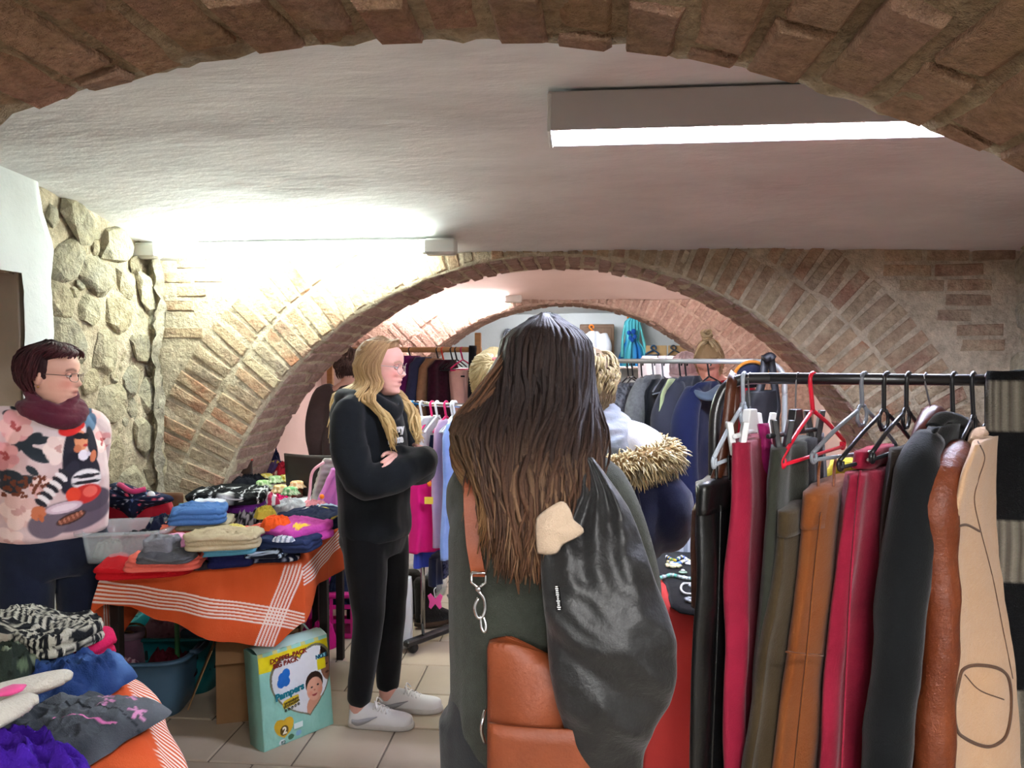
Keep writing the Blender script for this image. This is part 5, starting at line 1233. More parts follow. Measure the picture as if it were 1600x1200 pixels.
# ---- dark coats on the grey rail
def rail2(px): 
    w = (px - 955) / 240; return lerp(4.5, 3.65, w)
A, B = PD(953, 568, 4.5), PD(1178, 564, 3.72); A.z = B.z = 1.535
t = thing('clothes_rack', 'grey tubular rack of dark coats beyond the red table', 'clothes rack', (A.x, A.y, 0)); o = Vector((A.x, A.y, 0)); d = (B - A).normalized()
mb = MB(); mb.tube([A - o, B - o], .013, seg=10); mb.tube([B - o, B - o + d * .10 - Vector((0, 0, .01)), B - o + d * .16 - Vector((0, 0, .06)), B - o + d * .17 - Vector((0, 0, .16))], .013, seg=10, n=14); mb.build('rail', RAIL_W, t)
for q in (A, B + d * .17):
    mb = MB(); mb.tube([Vector((q.x, q.y, q.z - (.15 if q != A else 0))) - o, Vector((q.x, q.y, .06)) - o], .013, seg=10); mb.build('post', RAIL_W, t)
    mb = MB(); mb.box((q.x - o.x, q.y - o.y, .045), (.30, .04, .03), rot=Matrix.Rotation(math.atan2(d.y, d.x) + PI / 2, 3, 'Z'), bev=.008); mb.build('foot', RAIL_W, t, smooth=False)
for k, (hx, dx) in enumerate(((957, 14), (982, 22), (989, 18), (1003, 14), (1021, 18), (1036, 16), (1063, 18), (1072, 18), (1108, 26))):
    D = rail2(hx); hanger('black hanger of dark coats on grey rail, %s' % ('leftmost', 'second from left', 'third from left', 'fourth from left', 'fifth from left', 'sixth from left', 'seventh from left', 'eighth from left, close to the seventh', 'rightmost above navy coat')[k], hx, (hx, 588), (hx - dx, 612), (hx + dx, 604), BLACK_P if k not in (4, 5) else GREY_P, D=D, dn=-.15, df=.15, r=.0045, ring=False, rail_y=566, group='black hangers on the grey rail', rr=.018, curls=False)
def c2(name, label, cat, hx, levels, m, sleeve=None, seed=0, extra=None, dn=-.16, df=.16, th=.06, colf=None):
    D = rail2(hx); o = PD(hx, levels[0][0], D); t = thing(name, label, cat, o, 0)
    mb = drape(levels, D, dn, df, th, o, 2.2, .014, seed, tp=.4, colf=colf); mb.build('body', m, t)
    for s, r in (sleeve or []):
        mb = MB(); mb.tube([PD(x, y, D + dd) - o for x, y, dd in s], r, seg=14, n=24); mb.build('sleeve', m, t)
    return t, o, D
ASTR = mat('curly_grey', '#6f7173', .9, .9, 60, .9, 42, col2='#2b2d30', detail=2.0)
c2('jacket', 'grey curly patterned jacket at left of the coat rack', 'jacket', 985, [(598, 976, 994), (615, 964, 1004), (680, 956, 1012), (900, 952, 1014)], ASTR, [([(972, 608, -.1), (960, 640, -.2), (958, 760, -.2), (962, 800, -.18)], [.05, .06, .055, .05])], 1)
c2('coat', 'mid grey tweed coat on the grey rail', 'coat', 1012, [(586, 1010, 1028), (605, 996, 1036), (700, 988, 1040), (920, 984, 1042)], fabric('grey_tweed', '#6b6d6c', var=.6, vscale=60, col2='#4b4d4e'), [([(1004, 598, -.1), (992, 640, -.2), (988, 740, -.2), (990, 800, -.18)], [.04, .055, .055, .05])], 2)
c2('blazer', 'black blazer between grey tweed and pale green', 'blazer', 1030, [(592, 1020, 1042), (612, 1008, 1050), (700, 1002, 1052), (920, 1000, 1052)], fabric('black_suiting', '#14161a', var=.3), None, 3)
c2('jacket', 'pale green jacket showing as a narrow strip', 'jacket', 1050, [(590, 1044, 1066), (612, 1032, 1066), (690, 1019, 1056), (760, 1020, 1054), (900, 1024, 1054)], fabric('pale_green', '#a9b985', var=.2), None, 4, dn=-.36, df=.02, th=.02)
c2('coat', 'dark slate wool coat with long sleeve', 'coat', 1074, [(588, 1066, 1090), (602, 1052, 1098), (690, 1036, 1106), (950, 1030, 1106)], fabric('slate_wool', '#2f313b', var=.3), [([(1056, 600, -.1), (1040, 650, -.22), (1044, 720, -.24), (1056, 784, -.22)], [.05, .075, .07, .06])], 5)
t, o, D = c2('coat', 'navy coat with grey collar lining on grey rail', 'coat', 1108, [(596, 1092, 1122), (610, 1076, 1136), (700, 1066, 1146), (950, 1062, 1150)], fabric('navy_wool', '#161d3c', var=.3), [([(1084, 612, -.1), (1070, 660, -.18), (1070, 740, -.2), (1080, 800, -.18)], [.05, .07, .066, .06])], 6)
mb = MB(); mb.tube([PD(1082, 606, D - .12) - o, PD(1096, 618, D - .16) - o, PD(1112, 618, D - .14) - o, PD(1126, 604, D - .04) - o], [.02, .035, .035, .02], seg=10, n=16, flat=.5); mb.build('collar', fabric('collar_grey', '#4a5560'), t)
o = PD(1192, 575, 3.5); t = thing('shoulder_bag', 'black handbag with straps hanging at right end of grey rail', 'bag', o)
NYL = mat('black_nylon', '#15161b', .5, .3, 30, spec=.4)
mb = drape([(610, 1172, 1206), (640, 1168, 1212), (690, 1170, 1214), (730, 1174, 1210)], 3.5, -.04, .04, .05, o, seed=5, folds=1, amp=.01); mb.build('bag_body', NYL, t)
strip([(1196, 556, .0), (1192, 590, -.02), (1182, 630, -.04)], .018, .004, 3.5, o).build('strap', NYL, t); strip([(1204, 556, .0), (1210, 600, .0), (1214, 640, -.02), (1208, 660, -.04)], .016, .004, 3.5, o).build('strap', NYL, t)
mb = MB(); mb.tube([PD(1194, 562, 3.47) - o, PD(1203, 557, 3.47) - o, PD(1208, 561, 3.47) - o], .02, seg=10, n=10); mb.build('knot', NYL, t)
o = PD(1172, 580, 3.6); t = thing('cap', 'navy cap with orange edge hung at rail end', 'cap', o)
mb = MB(); mb.ball((0, 0, -.02), (.075, .07, .06), 18, 12); mb.build('crown', fabric('cap_navy', '#1c2033'), t)
mb = MB(); mb.tube([(math.cos(a) * .078, -.02 - .02 * math.sin(a), -.03 + math.sin(a) * .075) for a in [PI * i / 16 for i in range(17)]], .008, seg=8); mb.build('edge', fabric('edge_orange', '#b5732a'), t)

# ---- children's clothes on the chrome rack
A, B = PD(626, 624, 4.35), PD(728, 632, 4.05); A.z = B.z = 1.30
px0 = PZ(651, 1004, .03)
o = Vector((px0.x, px0.y, 0)); t = thing('clothes_rack', "chrome children's clothes rack on casters with black joints", 'clothes rack', o)
CHR = STEEL
pole = PD(661, 985, 4.22); pole.z = .08
mb = MB(); mb.tube([Vector((pole.x, pole.y, .07)) - o, Vector((pole.x, pole.y, .95)) - o], .0125, seg=12); mb.build('post', CHR, t)
mb = MB(); mb.box(Vector((pole.x, pole.y, .95)) - o, (.045, .045, .07), bev=.008); mb.box(Vector((pole.x + .10, pole.y + .01, .955)) - o, (.20, .028, .035), bev=.006); mb.build('joint', BLACK_P, t, smooth=False)
mb = MB(); mb.tube([A - o, B - o], .0125, seg=12); mb.build('rail', CHR, t)
mb = MB(); mb.tube([B - o, B - o + Vector((.10, -.02, 0))], .016, seg=12); mb.build('rail_end', BLACK_P, t)
q = B + Vector((.10, -.02, 0)); mb = MB(); mb.tube([q - o, Vector((q.x, q.y, .08)) - o], .0125, seg=12); mb.build('post', CHR, t)
q2 = A + Vector((-.18, .05, 0)); mb = MB(); mb.tube([q2 - o, Vector((q2.x, q2.y, .08)) - o], .0125, seg=12); mb.tube([q2 - o, A - o], .0125, seg=12); mb.build('post', CHR, t)
a2, b2 = PZ(645, 1003, .06), PZ(740, 968, .06)
mb = MB(); dv = b2 - a2; mb.box((a2 + b2) / 2 - o, (dv.length + .1, .045, .035), rot=Matrix.Rotation(math.atan2(dv.y, dv.x), 3, 'Z'), bev=.008); ft = mb.build('foot', BLACK_P, t, smooth=False)
for q in (a2, b2):
    mb = MB(); mb.ball((q.x - o.x, q.y - o.y, .032), (.030, .016, .032), 16, 10); mb.build('caster', BLACK_P, ft)
mb = MB(); mb.tube([Vector((a2.x + .05, a2.y + .03, .09)) - o, PZ(655, 930, .09) - o], .008, seg=8); mb.tube([PZ(720, 975, .09) - o, PZ(700, 930, .09) - o], .008, seg=8); mb.build('base_rod', BLACK_P, t)
def r3(px): return lerp(4.35, 4.05, (px - 626) / 102)
kk = 0
for hx, m, lab in ((632, YELLOW_P, "yellow child's hanger at left of the chrome rail"), (641, WHITE_P, "white child's hanger next to the yellow one"), (645, BLUE_P, "bright blue child's hanger on chrome rail"), (659, WHITE_P, "white child's hanger above the white lace blouse"), (675, PINK_P, "pink child's hanger, left of two on chrome rail"), (683, WHITE_P, "white child's hanger with round dark sticker"), (697, PINK_P, "pink child's hanger, right of two on chrome rail"), (707, WHITE_P, "white child's hanger above the lilac cardigan"), (711, WHITE_P, "white child's hanger above the pale blue dress")):
    hanger(lab, hx, (hx, 650), (hx - 20, 676), (hx + 16, 668), m, D=r3(hx), dn=-.10, df=.10, r=.006, ring=False, rail_y=630, group='hangers on the chrome rail', rr=.018, curls=False, bar=False)
def c3(name, label, cat, hx, levels, m, seed=0, dn=-.1, df=.1, th=.03, D=None, **k):
    return garment(name, label, cat, hx, levels, m, dn, df, th, 2, .01, seed, D=D or r3(hx), **k)
c3('blouse', 'white lace blouse on chrome rail', 'blouse', 668, [(650, 662, 684), (664, 654, 690), (700, 656, 690), (740, 656, 692)], fabric('white_lace', '#d3d6d4', var=.4, col2='#b5bab9', vscale=60), 1)
c3('cardigan', 'lilac cardigan beside the pale blue dress', 'cardigan', 694, [(655, 688, 706), (672, 680, 712), (760, 676, 708), (850, 678, 708)], fabric('lilac_knit', '#b89dbb', var=.2), 2, dn=-.13)
c3('dress', 'pale blue sleeveless denim dress on white hanger', 'dress', 708, [(660, 700, 726), (680, 692, 730), (740, 694, 732), (850, 688, 738), (866, 688, 738)], fabric('pale_denim', '#8aa3d6', var=.5, col2='#6d89c6', vscale=14), 3, dn=-.17, df=.02)
c3('shirt', 'black and white patterned shirt behind crossed arms on chrome rail', 'shirt', 646, [(655, 640, 656), (670, 634, 660), (760, 634, 662)], fabric('pattern_shirt', '#2b3040', var=.9, vscale=70, col2='#b9bcc4', detail=1.0), 4)
c3('dress', 'navy dress with turquoise edge behind white blouse', 'dress', 682, [(680, 674, 690), (700, 668, 696), (860, 666, 700)], fabric('navy_jersey', '#1c2846', var=.3), 5, dn=.0, df=.15)
Dl = 4.12
t, o = c3('dungarees', "bright pink children's dungarees with yellow patch below black crossbar", 'dungarees', 664, [(744, 652, 684), (760, 640, 688), (820, 640, 688), (862, 636, 688)], fabric('hot_pink', '#d11a70', var=.3, col2='#a80f56'), 6, D=Dl, dn=-.06, df=.02, th=.035)
mb = MB(); mb.box(PD(670, 782, Dl - .10) - o, (.045, .006, .036)); mb.build('patch', fabric('yellow_patch', '#dcc34a'), t, smooth=False)
mb = MB(); mb.ball(PD(671, 756, Dl - .10) - o, (.012, .006, .016), 10, 8); mb.build('button', ORANGE_P, t)
c3('skirt', 'violet blue skirt below the pink dungarees', 'skirt', 665, [(855, 648, 690), (884, 646, 690)], fabric('violet_blue', '#3d4cae', var=.3), 7, D=4.2)
c3('trousers', 'dark navy dotted leggings below pale blue dress', 'leggings', 700, [(858, 690, 712), (898, 688, 710)], fabric('navy_dots', '#1f2340', var=.8, vscale=90, col2='#5a5f86', detail=0.5), 8, D=4.3)
c3('leggings', 'dark leggings hanging lowest under the violet skirt', 'leggings', 680, [(870, 676, 688), (912, 676, 686)], fabric('dark_legging', '#1b1f36'), 9, D=4.15)

# ---- wooden rail at the back
A, B = PD(516, 548, 5.95), PD(752, 546, 5.7); A.z = B.z = 1.615
o = Vector((B.x, B.y, 0)); t = thing('clothes_rack', 'pale wooden garment rail with square post behind the girl', 'clothes rack', o)
mb = MB(); mb.tube([A - o, B - o], .020, seg=10); mb.build('rail', WOODL, t)
q = PD(747, 546, 5.7); mb = MB(); mb.box((q.x - o.x, q.y - o.y, .87), (.045, .045, 1.74), bev=.004); mb.build('post', WOODL, t, smooth=False)
mb = MB(); mb.box((A.x - o.x, A.y - o.y, .82), (.045, .045, 1.64), bev=.004); mb.build('post', WOODL, t, smooth=False)
def r4(px): return lerp(5.95, 5.7, (px - 516) / 236)
for hx, m, lab in ((641, BLACK_P, 'black hanger over the purple cardigan'), (684, BLACK_P, 'black hanger left of the orange hanger on wooden rail'), (692, mat('coral_plastic', '#d8452f', .35), 'coral orange hanger on wooden rail'), (706, BLACK_P, 'dark wire hanger, first right of coral hanger'), (713, BLACK_P, 'dark wire hanger, second right of coral hanger'), (722, PINK_P, 'pink hanger holding the blush camisole')):
    hanger(lab, hx, (hx + 1, 562), (hx - 18, 576), (hx + 16, 573), m, D=r4(hx), dn=-.12, df=.12, r=.006, ring=False, rail_y=545, group='hangers on the wooden rail', rr=.02, curls=False)
def c4(name, label, cat, hx, levels, m, seed, dn=-.15, df=.15, th=.05): return garment(name, label, cat, hx, levels, m, dn, df, th, 2, .012, seed, D=r4(hx))
c4('cardigan', 'purple cardigan nearest the girl on wooden rail', 'cardigan', 640, [(556, 634, 652), (568, 624, 660), (640, 618, 662), (760, 616, 664)], fabric('purple_knit', '#6b1d5c', var=.3), 1)
c4('jacket', 'slate blue jacket between purple and camel on wooden rail', 'jacket', 660, [(558, 654, 668), (570, 642, 676), (640, 634, 680), (760, 632, 680)], fabric('slate_blue', '#3a3d58', var=.3), 2)
c4('cardigan', 'camel knitted cardigan on wooden rail', 'cardigan', 677, [(560, 672, 684), (574, 658, 690), (640, 652, 692), (760, 650, 692)], fabric('camel_knit', '#a27a5a', var=.4, vscale=30), 3)
c4('blouse', 'burgundy lace blouse with dark pattern on wooden rail', 'blouse', 695, [(562, 684, 708), (576, 670, 714), (640, 668, 716), (740, 668, 716)], fabric('burgundy_lace', '#3d1526', var=.6, vscale=50, col2='#1c0b14'), 4)
t, o = c4('camisole', 'blush pink camisole with small black label on pink hanger', 'camisole', 722, [(578, 704, 732), (590, 704, 733), (640, 708, 732), (740, 706, 734)], fabric('blush', '#d7a899', rough=.5, var=.2), 5, dn=-.06, df=.06)
mb = MB(); mb.box(PD(723, 588, r4(722) - .12) - o, (.03, .006, .012)); mb.build('label', fabric('black_label', '#111114'), t, smooth=False)
c4('trousers', 'black trousers hung against the wooden post', 'trousers', 741, [(540, 736, 744), (600, 734, 744), (760, 732, 744)], fabric('black_suiting', '#14161a'), 6, dn=-.05, df=.05, th=.03)

# ---- far room
Yb = 11.55
p = PY(906, 508, Yb); q = PY(958, 580, Yb); hgt = p.z
o = Vector(((p.x + q.x) / 2, Yb, 0)); t = thing('wardrobe', 'brown wooden wardrobe front against the far white wall', 'wardrobe', (o.x, Yb - .15, 0))
WB_ = mat('brown_wood', '#6b4f38', .5, .15, 20, .5, 5, stretch=(6, 6, .5))
w = abs(q.x - p.x); mb = MB(); mb.box((0, 0, hgt / 2), (w, .30, hgt), bev=.01); mb.build('carcass', WB_, t, smooth=False)
mb = MB(); mb.box((-w * .0, -.16, hgt / 2), (w - .08, .02, hgt - .1), bev=.006); dr = mb.build('door', WB_, t, smooth=False)
mb = MB(); mb.tube([(w * .35, -.18, 1.2), (w * .35, -.20, 1.1), (w * .35, -.18, 1.0)], .008, n=8); mb.build('handle', STEEL, dr)
hanger('orange hanger with white jacket on the wardrobe door', 924, (926, 517), (906, 530), (944, 530), ORANGE_P, D=11.1, dn=.0, df=.0, r=.012, ring=False, rail_y=509, rr=.03, curls=False)
t, o = garment('jacket', 'white jacket on orange hanger on wardrobe door', 'jacket', 926, [(518, 920, 934), (526, 910, 942), (560, 912, 940), (600, 910, 942)], fabric('white_cotton', '#cfd2da', var=.2), .0, .0, .10, 2, .02, 3, D=11.0)
for s in (-1, 1):
    mb = MB(); mb.tube([PD(926 + s * 14, 525, 10.95) - o, PD(926 + s * 19, 540, 10.9) - o, PD(926 + s * 20, 560, 10.9) - o], [.09, .10, .08], seg=12, n=12); mb.build('sleeve', fabric('white_cotton', '#cfd2da'), t)
o = PD(987, 500, 11.25); t = thing('dress', 'turquoise to blue tulle gown hanging high in far room', 'dress', o)
def gc(u, v): return mixc(lin('#63c6cc'), lin('#2d7fc9'), clamp(sstep(.35, .6, v) * (.5 + .5 * math.sin(u * 25)) + .1))
mb = drape([(497, 982, 994), (503, 975, 1000), (533, 977, 998), (545, 970, 1006), (572, 962, 1014)], 11.25, .0, .0, .07, o, 5, .03, 4, N=80, M=30, colf=gc, tp=.6); mb.build('gown', painted('tulle', .6, .2, 20), t)
for s in (-1, 1):
    mb = MB(); mb.tube([PD(988 + s * 11, 504, 11.25) - o, PD(988 + s * (15 if s < 0 else 17), 530, 11.2) - o, PD(988 + s * (16 if s < 0 else 24), 558, 11.2) - o], [.035, .05, .07], seg=10, n=12, flat=.4, col=lin('#6cc9c9')); mb.build('sleeve', painted('tulle', .6), t)
mb = MB()
for k, (x, y, r) in enumerate(((983, 520, .03), (990, 518, .035), (985, 528, .03), (992, 526, .03), (988, 531, .03))): mb.ball(PD(x, y, 11.1) - o, (r, .012, r * 1.2), 10, 8)
mb.build('bodice_motif', fabric('motif_blue', '#1d4fa0'), t)
mb = MB(); mb.tube([PD(980, 497, 11.25) - o, PD(987, 491, 11.25) - o, PD(995, 497, 11.25) - o], .012, n=8); mb.tube([PD(987, 491, 11.25) - o, PD(986, 484, 11.25) - o], .008); mb.build('loop', ORANGE_P, t)
o = PY(1048, 560, 10.9); t = thing('screen_board', 'pale wooden folding board behind white tops in far room', 'board', (o.x, 10.9, 0)); p, q = PY(1008, 541, 10.9), PY(1078, 541, 10.9)
for i in range(2):
    mb = MB(); x = lerp(p.x, q.x, .25 + .5 * i) - o.x; mb.box((x, 0, p.z / 2 + .02), ((q.x - p.x) / 2 - .02, .04, p.z - .02), bev=.005); mb.build('panel', mat('pale_ply', '#c7a676', .6, .1, 10, .3, 4, stretch=(6, 6, .6)), t, smooth=False)
mb = MB(); x = q.x - o.x; mb.box((x, -.02, p.z / 2 + .05), (.07, .07, p.z + .1), bev=.01); mb.build('post', mat('orange_wood', '#c07f35', .5, .1, 10, .3), t, smooth=False)
A, B = PD(968, 577, 7.3), PD(1098, 577, 7.0); A.z = B.z = 1.46
o = Vector((A.x, A.y, 0)); t = thing('clothes_rack', 'chrome rack of white tops in far room', 'clothes rack', o)
mb = MB(); mb.tube([A - o, B - o], .014, seg=10); mb.build('rail', STEEL, t)
for q in (A, B):
    mb = MB(); mb.tube([q - o, Vector((q.x, q.y, .04)) - o], .014, seg=10); mb.build('post', STEEL, t)
    mb = MB(); mb.box((q.x - o.x, q.y - o.y, .03), (.05, .5, .05), bev=.01); mb.build('foot', BLACK_P, t, smooth=False)
hanger('blue hanger on the pale board in far room', 1021, (1021, 547), (1008, 554), (1030, 553), mat('petrol_plastic', '#2c4f6e', .4), D=10.72, dn=0, df=0, r=.012, ring=False, rail_y=541, rr=.035, curls=False)
hanger('grey wire hanger on the pale board in far room', 1052, (1053, 547), (1043, 556), (1064, 553), mat('dark_wire', '#4d545c', .4), D=10.70, dn=0, df=0, r=.010, ring=False, rail_y=541, rr=.035, curls=False)
for k, (x, lab, c) in enumerate(((1014, 'white smocked top, left on far chrome rack', '#cfd3dc'), (1040, 'pale grey white top, centre of far chrome rack', '#c3cbd8'), (1062, 'off-white frilled top, right on far chrome rack', '#d2ccd0'))):
    garment('top', lab, 'top', x, [(556, x - 7, x + 8), (566, x - 15, x + 14), (600, x - 14, x + 14), (650, x - 15, x + 15)], fabric('white_top_%s' % 'abc'[k], c, var=.2), -.05, .05, .06, 2, .02, k, D=7.15)
garment('blouse', 'black and white patterned blouse high on far wall', 'blouse', 793, [(514, 790, 798), (522, 786, 801), (560, 786, 802)], fabric('pattern_shirt', '#2b3040'), 0, 0, .06, 2, .02, 8, D=11.6)
# ================================================================ TABLES, PILES, BASKETS
DARK_W = mat('dark_table_wood', '#1d1613', .5, .1, 30, .3, 8)
def XD(x, d, z):      # sideways offset and distance from the viewer, as measured when surveying the room
    c, s = math.cos(R_(5.1)), math.sin(R_(5.1)); return Vector((x * c - d * s, x * s + d * c, z))
ORANGE, WHITE_S = lin('#c9572c'), lin('#e9d9cf')
TERRY = painted('orange_terry', .97, .45, 90, weave=.8, wscale=500)
def cloth_table(name, label, quad, ztop, drop, paint, m, leg_in=.06, legs=True, hem_out=.05, n=60, folds=.012, lab2='', seed=0, rows_h=60, rnd=.02, frame_col=DARK_W, legm=None):
    o = sum((XD(x, d, 0) for x, d in quad), Vector()) / 4
    t = thing('table', label, 'table', o); Q = [XD(x, d, 0) - o for x, d in quad]
    mb = MB(); mb.loft([[q * .985 + Vector((0, 0, ztop - .03)) for q in Q], [q * .985 + Vector((0, 0, ztop - .004)) for q in Q]]); mb.build('tabletop', frame_col, t, smooth=False)
    if legs:
        for qi, q in enumerate(Q):
            if qi == 1 and n == 260: q = q + Vector((.01, .42, 0))
            k = 1 - leg_in / q.length; mb = MB(); mb.box((q.x * k, q.y * k, (ztop - .03) / 2), (.035, .035, ztop - .03), bev=.003); mb.build('leg', legm or frame_col, t, smooth=False)
    per = []
    for i in range(4):
        a, b = Q[i], Q[(i + 1) % 4]
        for k in range(n): per.append((i + k / n, a.lerp(b, k / n)))
    r = random.Random(seed); rows = []; cols = []
    cen = Vector((0, 0, ztop))
    for s in (.0, .3, .6, .85, .97, 1.0): rows.append([Vector((p.x * s, p.y * s, ztop + .004 - (.004 if s == 1.0 else 0))) for _, p in per]); cols.append([paint(u, None, p) for u, p in per])
    for j in range(1, rows_h + 1):
        w = j / rows_h; row = []; cr = []
        for u, p in per:
            dr = drop(u) * w; out = p.normalized(); f = folds * sstep(0, .15, dr) * (math.sin(u * 11 + seed) + .6 * math.sin(u * 23 + 1 + dr * 6)) + hem_out * sstep(0, .10, dr) * .35
            row.append(p + out * (f + rnd * sstep(0, .02, dr)) + Vector((0, 0, ztop - dr + .003 * noise.noise(p * 9)))); cr.append(paint(u, dr, p))
        rows.append(row); cols.append(cr)
    mb = MB(); mb.loft(rows, cap0=False, cap1=False); mb.c = [c for cr in cols for c in cr]
    c = mb.build('tablecloth', m, None, solid=.006); c.location = o
    return t, c, o
def key(ks): return lambda u: curve1(ks, u)
# ---- middle table under the orange striped towel
quad = [(-1.50, 2.80), (-.855, 3.06), (-.855, 3.95), (-1.62, 3.95)]
def tpaint(u, dr, p):
    c = mixc(ORANGE, lin('#b8401a'), clamp(.5 + fbm(p * 12)) * .35)
    if dr is None: return c
    s = u; best = 0
    def line(k, n, w):
        if not -.2 < k < n: return 0
        return sstep(w * .5 + .22, w * .5 - .06, abs((k % 1) - w * .5))
    if s < 1.0:
        best = line((dr - lerp(.012, .215, s ** 1.15)) / .0135, 5.6, .42)
        best = max(best, line((s - (.92 - .55 * dr)) / .020, 5.6, .42) * sstep(.015, .03, dr))
    elif s < 2.0: best = line((dr - .035 + .02 * (s - 1)) / .0125, 5.6, .42)
    elif s > 3.0: best = line((s - 3.86) / .022, 3.6, .4)
    return mixc(c, WHITE_S, best)
tb, cl, _ = cloth_table('table', 'dark-legged table under the orange striped towel', quad, .75, key([(0, .12), (.05, .095), (.12, .11), (.3, .18), (.6, .29), (.85, .34), (1.0, .25), (1.15, .15), (1.5, .20), (2, .24), (3, .2), (3.6, .22), (3.85, .32), (3.95, .30), (4, .12)]), tpaint, TERRY, n=260, rows_h=130, seed=2, leg_in=.05)
tag(cl, 'orange towel with white stripes draped over the middle table', 'tablecloth')
# ---- second table further back, white top
wp = lambda u, dr, p: lin('#c9cbd1')
tb2, cl2, _ = cloth_table('table', 'table with white cloth beyond the orange table, under the arch', [(-1.62, 4.02), (-1.02, 4.02), (-1.02, 5.05), (-1.55, 5.05)], .75, lambda u: .16, wp, painted('white_cloth', .9), n=20, rows_h=8)
tag(cl2, 'white cloth on the back table with jars', 'tablecloth')
# ---- foreground table, left
def fpaint(u, dr, p):
    c = mixc(ORANGE, lin('#b8401a'), clamp(.5 + fbm(p * 12)) * .35)
    if dr is not None:
        k = u / .024
        if dr > .015 and 1.0 < u < 2.0: c = mixc(c, WHITE_S, sstep(.36, .12, abs((k % 1) - .25)))
    return c
tb3, cl3, _ = cloth_table('table', 'low table edge at bottom left corner under striped towel', [(-1.75, 1.15), (-.46, 1.15), (-1.045, 1.98), (-1.75, 1.98)], .74, key([(0, .2), (1, .30), (2, .16), (3, .2), (4, .2)]), fpaint, TERRY, n=380, rows_h=30, seed=5, leg_in=.08, hem_out=.22)
tag(cl3, 'orange towel with white stripes under the jeans, bottom left', 'tablecloth')
# ---- red table, right
rp = lambda u, dr, p: mixc(lin('#cb4845'), lin('#b53a38'), clamp(.5 + fbm(p * 5)))
tb4, cl4, _ = cloth_table('table', 'table in red cloth with jewellery beside the front rack', [(.49, 2.43), (1.60, 2.43), (1.60, 3.25), (.60, 3.25)], .75, lambda u: .70, rp, painted('red_cloth', .9, .2, 60), n=60, rows_h=40, seed=3, folds=.010, hem_out=.16)
tag(cl4, 'red cloth hanging to the floor from jewellery table', 'tablecloth')

# ---------------------------------------------------------------- folded and rumpled clothes
def pat_solid(c, c2=None, f=6):
    a, b = lin(c), lin(c2) if c2 else mixc(lin(c), (0, 0, 0, 1), .35)
    return lambda p, k: mixc(a, b, clamp(.4 + .8 * fbm(p * f)) * .5)
def pat_stripes(c, c2, ax=0, f=60, w=.5): a, b = lin(c), lin(c2); return lambda p, k: a if (p[ax] * f) % 1 < w else b
def pat_dots(c, cs, f=28, thr=.42):
    a = lin(c); bs = [lin(x) for x in cs]
    def g(p, k):
        q = p * f; i = Vector((math.floor(q.x), math.floor(q.y), math.floor(q.z))); h = math.sin(i.x * 12.9 + i.y * 78.2 + i.z * 37.7) * 43758.5; h -= math.floor(h)
        if h > thr: return a
        d = (q - i - Vector((.5, .5, .5))).length
        return bs[int(h * 97) % len(bs)] if d < .34 else a
    return g
def pat_check(c, c2, f=22, w=.12): a, b = lin(c), lin(c2); return lambda p, k: b if (p.x * f) % 1 < w or (p.y * f) % 1 < w else a
def pat_hound(c, c2, f=60): a, b = lin(c), lin(c2); return lambda p, k: a if (int(math.floor(p.x * f)) + int(math.floor(p.y * f))) % 2 else b
CLOTH = painted('folded_cloth', .93, .9, 17, weave=.35, wscale=350)
DENIM = painted('denim', .9, .5, 60, weave=.6, wscale=420)
def folded(name, label, cat, pos, w, d, h, rz, pat, layers=3, m=None, seed=0, n=64, sag=.25, lean=0.0, tilt=(0, 0), group=None, dens=1):
    r = random.Random(seed * 13 + 1); rows = []; per = []
    n *= dens
    for i in range(n):
        a = 2 * PI * i / n; c, s = math.cos(a), math.sin(a); per.append((math.copysign(abs(c) ** .38, c), math.copysign(abs(s) ** .38, s)))
    ph = [r.uniform(0, 6.28) for _ in range(layers + 1)]; off = [(r.uniform(-.03, .03), r.uniform(-.03, .03), r.uniform(.94, 1.03)) for _ in range(layers + 1)]
    def P(x, y, z):
        q = Vector((x * 5 + seed, y * 5, z * 3)); k = z / h
        zz = z * (1 - sag * (x / w * 2) ** 2 * .5 - sag * .4 * (y / d * 2) ** 2) + k * (.012 * noise.noise(q * 2) + .010 * noise.noise(q * 4.1) + .007 * (1 - 2 * abs(noise.noise(q * 5.3))) + .006 * (1 - 2 * abs(noise.noise(q * 9.1)))) + k * (tilt[0] * x + tilt[1] * y)
        return Vector((x + .010 * noise.noise(q * 1.7) + lean * z, y + .010 * noise.noise(q * 1.7 + Vector((7, 3, 1))), zz))
    for L in range(layers):
        z0, z1 = h * L / layers, h * (L + 1) / layers; ox, oy, sc = off[L]
        for f, ins in ((.0, .06), (.18, .015), (.5, 0), (.82, .015)):
            if L == 0 and f == 0: ins = .1
            row = []
            for cx, cy in per:
                wob = 1 + .025 * math.sin(3 * math.atan2(cy, cx) + ph[L])
                row.append(P((cx * sc * wob * (1 - ins) + ox) * w / 2, (cy * sc * wob * (1 - ins * w / d) + oy) * d / 2, lerp(z0, z1, f)))
            rows.append(row)
    ox, oy, sc = off[layers - 1]
    for s in ((.95, .88, .8, .7, .6, .5, .4, .3, .2, .1, .03) if dens == 1 else [.97 - .94 * i / 36 for i in range(37)]):
        rows.append([P((cx * sc * s + ox) * w / 2, (cy * sc * s + oy) * d / 2, h * (1.0 + .03 * (1 - s))) for cx, cy in per])
    mb = MB(); mb.loft(rows); mb.c = [pat(p, 0) for p in mb.v]
    return single(mb, name, m or CLOTH, label, cat, pos, rz, group)
